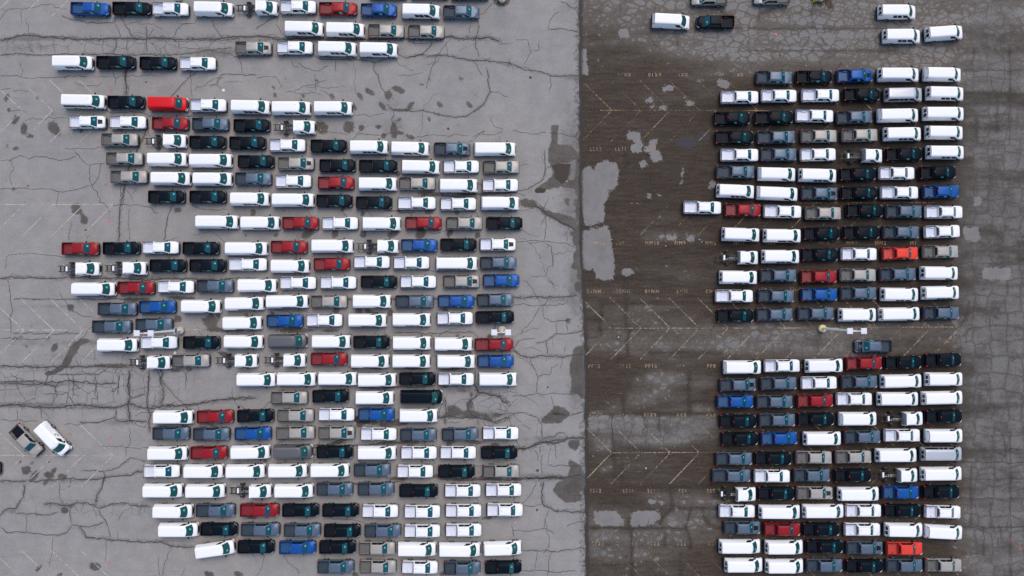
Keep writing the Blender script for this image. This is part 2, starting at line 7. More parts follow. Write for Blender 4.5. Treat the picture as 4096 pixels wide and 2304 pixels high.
CRL=[(0.08,[(-78.48,43.44),(-77.59,44.9),(-76.53,45.21),(-75.15,45.13),(-73.94,45.51),(-72.12,45.9),(-70.21,45.98)]),(0.08,[(-78.51,45.51),(-78.05,45.13),(-77.59,44.9)]),(0.08,[(-70.21,45.98),(-70.13,45.44),(-69.06,45.28),(-68.14,45.05)]),(0.08,[(-75.3,44.9),(-75.21,43.83),(-74.9,42.9)]),(0.08,[(-74.83,43.36),(-74.05,42.6),(-73.88,40.76)]),(0.11,[(-68.97,44.21),(-67.82,43.6),(-66.3,43.44),(-65.23,43.13),(-63.24,43.06),(-61.26,42.98),(-60.74,44.13)]),(0.1,[(-60.74,44.13),(-60.96,43.06),(-60.34,41.98),(-59.87,40.76)]),(0.11,[(-60.06,43.98),(-59.28,42.75),(-58.51,41.68),(-58.04,40.91)]),(0.19,[(-78.44,40.45),(-76.92,40.53),(-75.71,41.06),(-73.88,41.14),(-70.83,40.83),(-67.79,40.68),(-64.74,40.53),(-61.69,40.6),(-58.65,40.68),(-55.6,40.68),(-52.56,40.6),(-49.51,40.53),(-46.47,40.6),(-43.42,40.76),(-39.22,40.99)]),(0.08,[(-58.83,43.21),(-56.85,42.9),(-54.71,42.83),(-53.48,41.91)]),(0.11,[(-56.08,42.6),(-55.99,40.76)]),(0.08,[(-51.95,40.83),(-51.2,42.29),(-50.3,42.9),(-48.62,42.9),(-48.02,43.75)]),(0.1,[(-45.89,43.67),(-45.72,42.6),(-44.95,41.68),(-44.49,40.76)]),(0.13,[(-78.41,38.07),(-76.13,38.23),(-72.32,38.07),(-69.28,38.15),(-64.71,38.23),(-60.14,38.15),(-55.58,38.23),(-51.01,38.23),(-47.97,38.61),(-44.93,38.99),(-42.96,39.22)]),(0.11,[(-60.63,40.45),(-60.76,39.07),(-61.67,38.46)]),(0.11,[(-58.95,40.45),(-58.94,38.92)]),(0.11,[(-56.06,40.45),(-55.89,38.61)]),(0.08,[(-51.19,40.3),(-50.87,39.07),(-49.5,39.07),(-47.22,38.99),(-43.41,38.3),(-41.88,37.69),(-41.41,36.62),(-41.25,35.24)]),(0.1,[(-78.36,34.86),(-75.93,34.86),(-74.86,34.71),(-72.27,34.63),(-69.23,34.71),(-64.98,34.81)]),(0.08,[(-75.12,37.08),(-74.95,35.85),(-75.09,34.63)]),(0.08,[(-63.15,34.71),(-61.63,34.86),(-60.56,34.71),(-58.59,34.86),(-54.18,34.81)]),(0.19,[(-59.06,35.85),(-59.19,34.32),(-58.95,33.1),(-59.09,31.88)]),(0.08,[(-61.18,35.85),(-61.02,34.94),(-60.56,34.32),(-60.63,33.41)]),(0.11,[(-48.18,35.62),(-52.17,31.65)]),(0.11,[(-35.59,44.52),(-39.23,42.14)]),(0.08,[(-49.32,35.55),(-49.22,33.56),(-48.9,31.42)]),(0.11,[(-39.18,35.01),(-41.86,35.16),(-44.44,35.01),(-44.97,34.32),(-45.12,33.56),(-46.26,33.41)]),(0.08,[(-45.12,33.56),(-44.27,32.64)]),(0.1,[(-78.33,32.49),(-76.66,32.95),(-76.05,32.56),(-73.92,32.49)]),(0.08,[(-67.09,33.63),(-65.72,33.33),(-63.74,33.37),(-62.61,33.86)]),(0.11,[(-62.18,29.66),(-61.26,29.2),(-58.53,29.28),(-56.25,29.13),(-55.48,28.74),(-52.45,28.74),(-47.89,28.67),(-43.33,28.74)]),(0.08,[(-74.62,28.44),(-73.26,28.36),(-71.58,28.21),(-70.83,28.59),(-67.79,28.36)]),(0.08,[(-77.37,29.58),(-74.94,29.58),(-74.03,29.28)]),(0.1,[(-2.38,46.59),(-3.6,45.36),(-4.36,44.52),(-4.97,44.36)]),(0.11,[(-5.5,43.44),(-5.12,42.44),(-5.5,40.76),(-5.65,39.38),(-5.04,37.84)]),(0.08,[(-6.03,43.36),(-6.56,42.29),(-6.72,41.37)]),(0.19,[(-39.22,40.99),(-36.18,40.6),(-31.61,40.6),(-28.56,40.53),(-22.47,40.53),(-17.91,40.6),(-12.58,40.53),(-9.53,40.91),(-8.01,40.6),(-5.5,40.68),(-3.59,40.83),(-1.92,40.22)]),(0.11,[(-12.27,40.3),(-12.27,39.68),(-13.33,38.61),(-14.24,38.07),(-15.92,37.69),(-17.44,38.23)]),(0.15,[(-15.92,37.69),(-13.64,38.23),(-12.57,37.77),(-10.29,38.0),(-8.0,37.54),(-6.03,37.23),(-3.74,37.31),(-1.92,36.93),(0.0,36.62)]),(0.1,[(-6.03,37.23),(-5.11,35.85),(-4.58,34.86)]),(0.08,[(-10.06,40.14),(-10.06,39.07),(-9.83,37.84)]),(0.1,[(-11.2,37.77),(-11.81,36.77),(-12.41,35.85),(-12.79,34.48),(-13.17,32.79)]),(0.13,[(-30.38,38.0),(-29.31,37.54),(-26.57,37.38),(-23.07,37.31),(-21.09,36.93),(-19.57,37.38)]),(0.11,[(-21.09,36.93),(-21.08,35.85),(-20.47,34.94),(-20.01,33.1),(-19.25,32.33),(-18.03,31.26)]),(0.1,[(-32.8,36.93),(-31.89,36.16),(-30.67,35.78),(-29.45,35.62),(-28.01,36.47)]),(0.08,[(-33.72,37.38),(-33.49,36.47),(-32.65,36.01)]),(0.08,[(-27.02,37.38),(-27.02,35.55)]),(0.08,[(-30.21,35.55),(-30.12,32.49)]),(0.08,[(-39.18,34.55),(-37.66,34.78),(-36.14,34.78),(-35.52,33.86),(-35.14,33.25),(-35.67,32.79)]),(0.08,[(-34.6,32.56),(-32.62,32.18),(-30.8,32.26),(-29.13,31.88)]),(0.08,[(-29.43,32.72),(-27.91,31.88),(-27.15,31.26)]),(0.08,[(-17.43,34.86),(-15.0,35.09),(-13.48,35.39)]),(0.13,[(-19.24,30.5),(-18.17,29.66),(-16.35,29.66),(-13.31,29.58),(-11.03,28.9),(-8.75,28.52),(-6.78,28.74),(-5.26,29.74),(-4.04,30.96),(-3.36,32.33),(-3.67,34.02),(-3.59,35.24),(-3.89,36.01)]),(0.08,[(-3.36,32.33),(-2.07,32.33),(-0.55,31.57)]),(0.08,[(-24.4,28.82),(-22.73,28.97),(-21.51,28.67),(-19.24,29.13)]),(0.1,[(-18.17,29.43),(-18.09,27.29),(-17.78,25.16)]),(0.08,[(-29.4,26.23),(-26.97,26.07),(-24.99,25.77)]),(0.1,[(-23.78,25.92),(-21.2,25.77),(-19.38,26.0),(-16.34,26.23)]),(0.08,[(-16.34,25.16),(-14.06,25.62),(-11.78,25.84),(-9.51,25.62),(-6.62,25.77)]),(0.08,[(-6.16,25.46),(-4.8,26.07),(-2.67,25.77),(-1.46,26.53),(-2.83,27.29),(-3.43,28.67)]),(0.08,[(0.0,39.84),(-2.07,39.68)]),(0.1,[(-78.18,21.91),(-76.66,21.91),(-75.15,22.6),(-73.93,22.22),(-72.57,22.6),(-71.05,22.45),(-69.68,22.07),(-68.47,21.91),(-66.5,22.45)]),(0.08,[(-76.51,22.14),(-76.11,20.77),(-76.62,19.4),(-76.38,18.03)]),(0.1,[(-78.12,17.58),(-76.14,17.5),(-73.57,17.65),(-70.08,17.43),(-69.01,17.12),(-67.2,17.27),(-65.53,17.73),(-63.87,18.19),(-62.98,19.71),(-62.77,21.53)]),(0.08,[(-68.49,23.67),(-66.97,23.59),(-65.15,23.67),(-62.27,23.9)]),(0.1,[(-66.97,23.51),(-66.2,22.6),(-64.82,21.23),(-63.0,21.38),(-62.09,21.61)]),(0.1,[(-64.36,21.23),(-64.42,19.71),(-64.17,18.19),(-63.25,16.97),(-62.93,15.6),(-61.56,14.69),(-61.32,13.63)]),(0.15,[(-59.02,18.34),(-59.52,15.9),(-59.8,13.63),(-59.91,9.6)]),(0.15,[(-55.77,26.56),(-57.4,23.13),(-58.59,20.47),(-59.02,18.34)]),(0.08,[(-69.01,17.12),(-69.3,16.06),(-69.44,14.69)]),(0.1,[(-61.18,15.07),(-59.89,15.07),(-57.62,15.07),(-55.65,14.84),(-54.58,14.08),(-53.82,13.85)]),(0.11,[(-51.56,15.3),(-52.31,13.93),(-52.67,12.11),(-52.95,9.6)]),(0.08,[(-58.37,14.69),(-58.5,12.72),(-58.32,9.68)]),(0.1,[(-49.74,15.3),(-47.77,14.69),(-45.79,14.31),(-43.22,14.31)]),(0.08,[(-77.03,5.29),(-76.91,7.1),(-76.46,7.56),(-73.44,7.71),(-71.16,7.48),(-68.13,7.18)]),(0.08,[(-57.95,17.73),(-57.19,17.43),(-57.94,16.67)]),(0.08,[(-59.01,17.58),(-58.24,16.36),(-57.78,15.53)]),(0.08,[(-67.56,9.53),(-67.43,11.35),(-67.14,12.56)]),(0.1,[(0.0,26.49),(1.82,26.18),(4.56,26.11),(6.53,26.11),(8.05,25.88),(8.81,25.5),(10.02,25.42)]),(0.11,[(5.31,20.77),(6.98,21.38),(8.65,21.69),(10.02,22.22)]),(0.11,[(0.91,17.27),(2.27,17.35),(3.64,18.19),(4.85,19.1),(5.16,20.77),(5.01,23.51)]),(0.08,[(0.91,14.31),(2.27,14.23),(3.49,14.54)]),(0.1,[(5.08,13.32),(5.07,11.2),(4.92,9.68)]),(0.1,[(0.61,9.45),(2.73,9.6),(5.0,9.53),(6.51,9.3),(8.48,9.23),(9.69,8.47)]),(0.1,[(5.0,9.38),(6.06,8.62),(6.21,7.56),(6.2,5.44)]),(0.08,[(6.21,7.56),(8.48,8.01)]),(0.27,[(3.49,15.15),(5.0,13.93),(6.51,13.02),(8.48,11.96),(9.69,11.2)]),(0.08,[(8.48,11.2),(8.33,9.38)]),(0.08,[(6.05,8.2),(6.2,5.77),(5.45,5.47),(5.29,4.41),(2.72,4.11)]),(0.08,[(5.29,4.41),(6.05,3.2),(6.65,1.84)]),(0.15,[(0.0,0.93),(3.02,1.01),(6.05,1.08),(8.47,1.08),(9.98,1.39)]),(0.1,[(0.0,-0.28),(1.81,0.18),(2.72,-0.28),(4.53,-0.28),(6.8,-0.2),(8.77,0.18)]),(0.1,[(4.53,-0.35),(4.91,-2.24),(6.04,-2.69),(7.86,-2.54),(9.14,-2.32)]),(0.1,[(8.31,-2.69),(8.46,-4.2)]),(0.08,[(6.8,-2.99),(6.8,-4.65)]),(0.11,[(10.8,-4.05),(9.36,-4.35),(6.8,-4.65),(5.59,-5.41),(4.98,-5.71),(3.62,-6.01)]),(0.1,[(0.23,-6.92),(0.91,-5.86),(1.96,-5.41),(3.62,-5.33)]),(0.15,[(0.23,-6.99),(1.36,-7.82),(2.87,-8.2),(4.98,-7.82),(6.34,-7.82),(7.85,-8.05),(10.87,-7.67)]),(0.11,[(5.28,-5.56),(5.43,-7.67)]),(0.1,[(2.79,-8.27),(3.24,-9.63),(3.85,-11.06),(3.62,-13.54)]),(0.08,[(3.85,-11.06),(5.81,-10.76),(6.03,-9.63),(7.09,-9.1)]),(0.1,[(0.0,-14.15),(2.41,-13.85),(4.98,-13.77),(6.94,-13.62),(9.05,-13.7),(10.85,-13.77)]),(0.1,[(6.03,-13.93),(6.18,-14.83),(6.63,-15.73)]),(0.11,[(0.0,-16.63),(2.26,-16.55),(3.47,-17.08),(4.22,-17.83),(4.52,-18.28),(4.52,-20.38)]),(0.13,[(9.04,-16.78),(11.15,-16.25)]),(0.19,[(0.9,-21.96),(2.71,-21.81),(4.22,-20.98),(6.32,-21.13),(8.43,-20.38),(11.14,-20.31)]),(0.11,[(4.52,-20.53),(6.48,-20.08),(7.23,-19.48),(8.28,-19.56)]),(0.1,[(4.22,-21.43),(4.21,-22.63)]),(0.1,[(6.32,-21.28),(6.62,-22.48),(6.92,-23.53)]),(0.08,[(3.31,-22.03),(3.91,-22.93),(4.06,-23.83)]),(0.19,[(0.0,-26.45),(3.01,-26.38),(6.02,-26.23),(9.03,-26.15),(10.83,-26.08)]),(0.1,[(5.42,-24.2),(7.07,-24.43),(9.03,-24.65),(10.98,-24.58)]),(0.1,[(4.67,-22.78),(4.66,-25.93)]),(0.11,[(0.3,-29.0),(0.3,-29.9)]),(0.15,[(4.66,-26.91),(4.51,-28.41),(4.66,-30.2),(5.26,-30.57),(6.46,-31.25),(8.42,-31.4),(11.12,-31.47)]),(0.1,[(1.65,-30.5),(3.01,-30.57),(4.66,-30.35)]),(0.1,[(0.0,-34.38),(3.0,-34.31),(4.96,-34.01),(6.46,-34.83)]),(0.1,[(0.0,-33.34),(0.3,-34.53),(0.3,-35.28)]),(0.1,[(8.26,-33.78),(9.01,-33.19),(11.12,-32.74)]),(0.11,[(1.43,-37.21),(3.75,-37.21),(6.0,-37.44),(8.26,-37.21),(11.11,-36.84)]),(0.1,[(6.0,-37.44),(5.55,-39.3),(5.33,-41.07)]),(0.1,[(1.5,-40.27),(3.6,-40.12),(6.0,-40.49),(9.75,-40.34)]),(0.08,[(3.9,-37.36),(3.6,-40.05)]),(0.08,[(5.56,-31.1),(4.96,-32.89),(4.66,-34.08)]),(0.15,[(-77.92,3.81),(-75.66,4.11),(-72.63,4.03),(-68.85,3.88),(-65.82,3.96),(-61.28,3.88),(-56.75,3.73),(-52.21,3.88),(-47.67,3.81),(-43.89,3.66),(-38.96,3.81)]),(0.1,[(-76.94,3.66),(-76.39,2.44),(-76.29,0.63),(-75.97,-0.88),(-76.32,-2.39),(-76.14,-4.65)]),(0.11,[(-75.91,0.71),(-72.59,0.68),(-67.3,0.71),(-62.76,0.68),(-58.23,0.71),(-55.2,0.48)]),(0.17,[(-77.73,-9.48),(-73.96,-9.55),(-70.19,-9.63),(-64.15,-9.55),(-59.63,-9.63),(-58.27,-9.63)]),(0.11,[(-75.84,-4.5),(-71.76,-4.5),(-69.95,-4.58),(-65.72,-4.5)]),(0.1,[(-77.79,-5.26),(-76.28,-5.18),(-73.26,-5.41),(-70.24,-5.41)]),(0.11,[(-68.66,-10.76),(-65.65,-10.68),(-62.63,-10.68),(-61.58,-9.93)]),(0.1,[(-76.21,-10.53),(-74.99,-11.43),(-72.42,-11.74)]),(0.15,[(-77.7,-11.89),(-74.68,-11.81),(-71.21,-11.96),(-70.16,-11.89),(-67.9,-11.89)]),(0.11,[(-59.69,-10.68),(-59.73,-13.68)]),(0.15,[(-58.11,-10.08),(-57.95,-11.43),(-58.07,-13.68)]),(0.13,[(-55.09,-10.23),(-55.21,-13.68)]),(0.11,[(-53.13,-9.93),(-53.42,-11.43),(-52.81,-12.34)]),(0.11,[(-54.04,-10.08),(-51.44,-13.68)]),(0.11,[(-51.44,-13.62),(-48.4,-16.48)]),(0.11,[(-46.13,-18.13),(-39.32,-21.43)]),(0.1,[(-66.55,-10.98),(-66.52,-13.68)]),(0.1,[(-63.23,-11.13),(-63.2,-13.68)]),(0.1,[(-69.17,-12.64),(-69.23,-13.68)]),(0.15,[(-77.7,-11.97),(-74.68,-12.12),(-71.06,-12.12),(-69.24,-12.57),(-68.05,-11.82),(-66.39,-11.82),(-64.88,-11.97),(-59.9,-12.05)]),(0.19,[(-77.65,-15.43),(-75.39,-15.28),(-73.12,-15.58),(-70.11,-15.73),(-67.85,-15.58),(-65.59,-15.28),(-63.33,-15.58),(-59.86,-15.73),(-58.21,-15.13),(-55.34,-15.88),(-52.03,-15.43),(-49.62,-15.35),(-46.76,-14.98),(-42.99,-14.53),(-38.83,-14.23)]),(0.1,[(-69.4,-12.12),(-69.08,-13.47),(-69.51,-15.13)]),(0.1,[(-71.19,-13.7),(-69.23,-13.7),(-67.12,-13.62),(-65.61,-13.93)]),(0.08,[(-66.54,-12.12),(-66.44,-13.62),(-66.96,-14.53)]),(0.1,[(-63.23,-10.77),(-63.06,-12.57),(-62.81,-14.53),(-63.79,-14.38),(-63.78,-15.43)]),(0.11,[(-59.69,-10.77),(-59.74,-12.57),(-60.79,-13.32)]),(0.17,[(-57.96,-10.62),(-58.24,-12.42),(-58.07,-13.93),(-58.21,-15.43),(-57.88,-17.98)]),(0.15,[(-55.09,-10.77),(-55.22,-12.72),(-55.35,-15.13),(-54.87,-16.93),(-55.01,-18.43),(-54.85,-19.48)]),(0.15,[(-52.98,-10.62),(-53.42,-11.82),(-52.81,-12.72),(-52.94,-14.53),(-53.23,-15.28)]),(0.1,[(-77.62,-17.53),(-76.11,-17.83),(-74.91,-17.53),(-75.08,-15.88)]),(0.1,[(-74.91,-17.53),(-73.69,-17.98),(-71.89,-17.83)]),(0.1,[(-71.46,-15.88),(-71.29,-17.53)]),(0.13,[(-65.56,-17.98),(-62.85,-17.98),(-61.05,-17.53),(-60.15,-17.23),(-60.01,-16.03)]),(0.15,[(-60.14,-17.53),(-59.54,-17.83),(-55.32,-17.83)]),(0.08,[(-67.97,-18.36),(-66.76,-18.21),(-65.26,-18.28)]),(0.08,[(-62.35,-21.66),(-59.49,-21.73),(-54.98,-21.73)]),(0.08,[(-58.02,-18.73),(-57.99,-21.43),(-58.59,-21.88),(-58.57,-23.23)]),(0.15,[(-77.49,-26.75),(-75.68,-26.9),(-73.73,-26.82),(-71.02,-26.67),(-68.46,-26.67),(-65.76,-26.67),(-63.05,-26.52),(-61.55,-26.23),(-60.2,-26.0),(-58.24,-26.0),(-56.45,-25.33),(-55.84,-25.33)]),(0.11,[(-65.17,-25.33),(-63.22,-25.18),(-61.71,-25.33),(-61.55,-26.52),(-61.99,-27.26)]),(0.11,[(-61.56,-25.33),(-59.46,-24.73),(-57.82,-23.38),(-55.26,-23.83)]),(0.15,[(-77.41,-32.0),(-76.36,-31.07),(-75.03,-30.94),(-73.99,-29.22),(-73.75,-27.37)]),(0.11,[(-75.02,-31.73),(-72.37,-31.73),(-70.5,-31.87),(-68.65,-31.47)]),(0.15,[(-70.79,-30.28),(-68.4,-30.28),(-66.8,-30.54),(-65.74,-30.02),(-63.61,-30.41),(-62.54,-30.81),(-60.42,-30.28),(-57.76,-30.28),(-54.83,-30.68)]),(0.15,[(-62.94,-30.54),(-62.83,-28.96),(-61.79,-26.84),(-61.53,-26.05)]),(0.11,[(-62.54,-31.07),(-61.72,-32.39),(-60.91,-34.24),(-60.68,-35.3)]),(0.11,[(-77.39,-33.72),(-76.31,-34.56),(-73.39,-34.51),(-70.73,-34.9),(-68.6,-35.04),(-67.28,-34.51),(-66.5,-33.45),(-64.1,-33.72),(-61.72,-33.05)]),(0.11,[(-66.79,-30.81),(-66.63,-33.19)]),(0.15,[(-65.3,-33.85),(-64.35,-35.3),(-60.89,-35.56),(-57.7,-35.83),(-54.78,-35.88),(-52.92,-35.83),(-51.45,-36.62),(-48.0,-36.67)]),(0.1,[(-68.57,-27.11),(-68.41,-29.49),(-67.86,-30.41)]),(0.08,[(-73.43,-31.87),(-73.44,-34.51)]),(0.08,[(-69.4,-35.17),(-69.5,-37.41),(-69.74,-39.78)]),(0.08,[(-61.29,-35.56),(-61.38,-38.99)]),(0.08,[(-51.45,-36.75),(-52.36,-38.99),(-52.47,-41.05)]),(0.08,[(-59.71,-34.24),(-59.56,-35.56)]),(0.19,[(-10.65,-12.57),(-8.69,-12.12),(-5.67,-12.27),(-5.22,-13.47),(-3.71,-13.62),(-1.9,-14.08),(-0.54,-15.13)]),(0.11,[(-5.52,-10.01),(-5.67,-11.52),(-5.22,-13.47)]),(0.15,[(-10.19,-14.38),(-10.19,-16.93),(-10.18,-17.98)]),(0.15,[(-5.22,-13.62),(-6.72,-15.13),(-6.57,-16.33),(-5.21,-17.38),(-5.06,-18.28)]),(0.11,[(-6.12,-14.53),(-5.82,-16.63)]),(0.19,[(-11.24,-17.23),(-8.68,-17.08),(-5.21,-17.23),(-2.65,-17.98),(-0.39,-17.23)]),(0.11,[(-2.8,-16.63),(0.0,-16.71)]),(0.11,[(-18.06,-4.35),(-13.23,-4.5),(-8.7,-4.35),(-5.83,-4.35)]),(0.11,[(-5.83,-4.35),(-5.07,-5.26)]),(0.11,[(-2.36,-2.99),(-2.96,-4.35),(-3.71,-5.26)]),(0.15,[(-17.22,14.69),(-13.28,16.67),(-8.73,16.36),(-4.79,16.82),(0.0,16.97)]),(0.11,[(-19.49,14.23),(-15.39,13.93),(-14.79,13.93)]),(0.11,[(-15.39,13.93),(-15.39,13.32)]),(0.15,[(-25.33,0.78),(-24.28,0.63)]),(0.15,[(-18.68,0.78),(-16.26,0.63),(-11.73,0.78),(-5.23,0.78)]),(0.15,[(-23.46,-12.72),(-20.75,-12.87),(-17.73,-12.72),(-13.21,-12.57)]),(0.15,[(-25.98,-21.81),(-23.73,-21.43),(-20.72,-21.28),(-16.95,-20.98)]),(0.11,[(-23.7,-27.27),(-20.69,-27.12),(-16.18,-26.97)]),(0.11,[(7.55,46.4),(8.7,45.82),(9.28,45.24),(10.35,44.46)]),(0.11,[(5.63,41.95),(7.36,42.15),(8.89,41.8),(10.34,41.57)]),(0.13,[(0.0,36.56),(2.76,35.79),(5.82,35.02),(7.35,34.82),(10.33,35.02)]),(0.1,[(5.82,35.02),(6.01,33.48),(5.62,32.52)]),(0.1,[(5.63,41.95),(5.82,43.11),(6.4,44.27),(7.36,44.85)]),(0.08,[(0.46,40.22),(2.37,40.41),(2.76,38.87),(1.8,36.48)]),(0.08,[(4.29,40.41),(4.1,38.87),(3.14,38.68)]),(0.15,[(-1.25,-21.97),(2.52,-21.82),(3.57,-21.22),(5.83,-20.77),(7.73,-20.62)]),(0.15,[(-5.46,-26.61),(-0.94,-26.61),(2.82,-26.39),(5.07,-26.31),(7.72,-26.24)])]
CRR=[(0.11,[(33.93,42.24),(37.89,42.21),(45.51,42.21),(51.6,42.21),(58.85,42.14)]),(0.1,[(34.82,38.76),(42.43,38.73),(50.05,38.76),(58.81,38.73)]),(0.1,[(30.3,45.51),(32.12,44.9),(32.42,44.44),(33.79,44.29)]),(0.1,[(37.75,43.36),(37.91,44.44),(38.98,44.75),(39.89,45.21),(40.65,44.75)]),(0.08,[(46.12,42.44),(45.98,43.83),(45.84,45.05),(46.3,45.98)]),(0.08,[(32.41,42.14),(33.32,42.29),(33.64,43.98)]),(0.11,[(17.01,3.81),(17.24,1.84),(17.38,-0.28),(17.23,-1.48),(17.37,-3.3),(17.9,-3.9),(17.51,-5.41),(17.58,-7.67)]),(0.1,[(13.75,0.18),(18.14,0.1),(22.67,0.18),(28.72,0.18)]),(0.1,[(13.68,0.03),(13.6,-1.48),(13.29,-2.69),(13.44,-4.65)]),(0.1,[(11.48,-2.32),(13.45,-2.39)]),(0.1,[(22.69,3.81),(22.83,2.29)]),(0.1,[(15.74,7.14),(19.98,7.29),(24.21,7.36),(30.27,7.44)]),(0.1,[(15.73,3.66),(15.73,3.88),(19.66,3.88),(24.2,3.88)]),(0.13,[(11.15,-16.71),(15.07,-16.78),(19.59,-16.71),(25.62,-16.63),(31.04,-16.55),(36.16,-16.4)]),(0.11,[(26.93,-10.47),(26.77,-12.27),(26.83,-14.53),(26.97,-16.33)]),(0.13,[(15.07,-16.93),(15.21,-19.03),(15.36,-21.43),(15.65,-24.88)]),(0.1,[(16.81,-13.93),(16.95,-16.63)]),(0.11,[(22.15,-16.93),(22.29,-19.03),(22.44,-20.38)]),(0.1,[(17.46,-21.66),(19.12,-21.88),(21.07,-22.18)]),(0.1,[(19.96,-16.93),(20.18,-18.58),(19.88,-19.93)]),(0.1,[(16.4,-24.43),(16.55,-25.78),(16.62,-27.12)]),(0.08,[(20.83,-7.45),(25.66,-7.38),(31.7,-7.45)]),(0.13,[(12.02,-33.93),(16.52,-33.93),(22.53,-33.9),(25.53,-34.01),(26.29,-33.86)]),(0.11,[(16.54,-27.73),(21.05,-27.78),(25.56,-27.69),(30.83,-27.66)]),(0.11,[(25.1,-30.92),(28.55,-30.92),(31.26,-30.92)]),(0.11,[(23.91,-27.81),(24.05,-29.15),(24.27,-30.95),(22.54,-32.44),(22.38,-33.63)]),(0.13,[(27.13,-31.02),(26.59,-32.59),(26.29,-33.78),(26.73,-35.13),(27.03,-36.17),(26.87,-36.92)]),(0.11,[(28.86,-30.95),(29.15,-32.44),(29.89,-33.49),(31.84,-33.86)]),(0.11,[(18.02,-34.08),(18.09,-36.92),(18.01,-38.85),(18.23,-40.34),(18.15,-41.07)]),(0.1,[(17.58,-32.44),(17.5,-33.78)]),(0.1,[(23.13,-34.68),(23.05,-36.17)]),(0.1,[(25.37,-37.96),(25.5,-41.07)]),(0.11,[(17.3,23.21),(17.45,21.23),(17.37,20.62)]),(0.11,[(17.46,26.41),(17.31,24.89)]),(0.08,[(75.51,-19.42),(75.49,-24.72),(75.5,-30.02),(75.29,-35.3),(75.35,-41.07)]),(0.1,[(68.0,-23.98),(71.46,-23.98),(77.53,-23.98)]),(0.11,[(67.61,-33.72),(71.33,-33.77),(77.39,-33.72)]),(0.08,[(67.96,-26.52),(72.75,-26.63),(77.49,-26.44)]),(0.08,[(67.79,-29.49),(71.38,-29.49),(77.45,-29.43)]),(0.08,[(67.75,-22.07),(71.48,-22.2),(77.55,-22.02)]),(0.08,[(69.59,-24.19),(69.42,-27.37),(69.51,-30.54),(69.42,-33.45)]),(0.08,[(72.45,-29.49),(72.4,-33.45)]),(0.08,[(74.18,-19.42),(74.69,-21.01),(74.8,-22.6),(74.12,-23.66)]),(0.08,[(73.05,-23.93),(73.03,-25.52),(73.42,-26.71)]),(0.08,[(71.19,-33.85),(71.22,-37.94)]),(0.08,[(73.44,-35.04),(73.42,-36.62),(75.54,-36.62)]),(0.08,[(68.09,-37.67),(71.28,-37.8)]),(0.08,[(76.2,39.22),(76.19,32.79),(76.0,24.41)]),(0.1,[(69.0,35.7),(72.66,35.85),(78.37,35.78)]),(0.1,[(68.96,32.18),(72.61,32.18),(78.32,32.03)]),(0.08,[(73.25,34.94),(73.38,33.41),(73.83,32.33)]),(0.08,[(70.87,38.92),(70.38,36.77)]),(0.08,[(74.13,32.03),(74.21,26.68)]),(0.08,[(68.92,28.82),(72.56,28.67),(75.6,28.97)]),(0.08,[(71.04,28.21),(71.0,25.16)]),(0.08,[(68.94,30.5),(71.83,30.58),(78.3,30.65)]),(0.1,[(69.5,0.33),(69.01,-2.09),(68.09,-3.6),(65.98,-3.3)]),(0.08,[(70.14,-3.45),(68.83,-4.81),(69.11,-6.16)])]
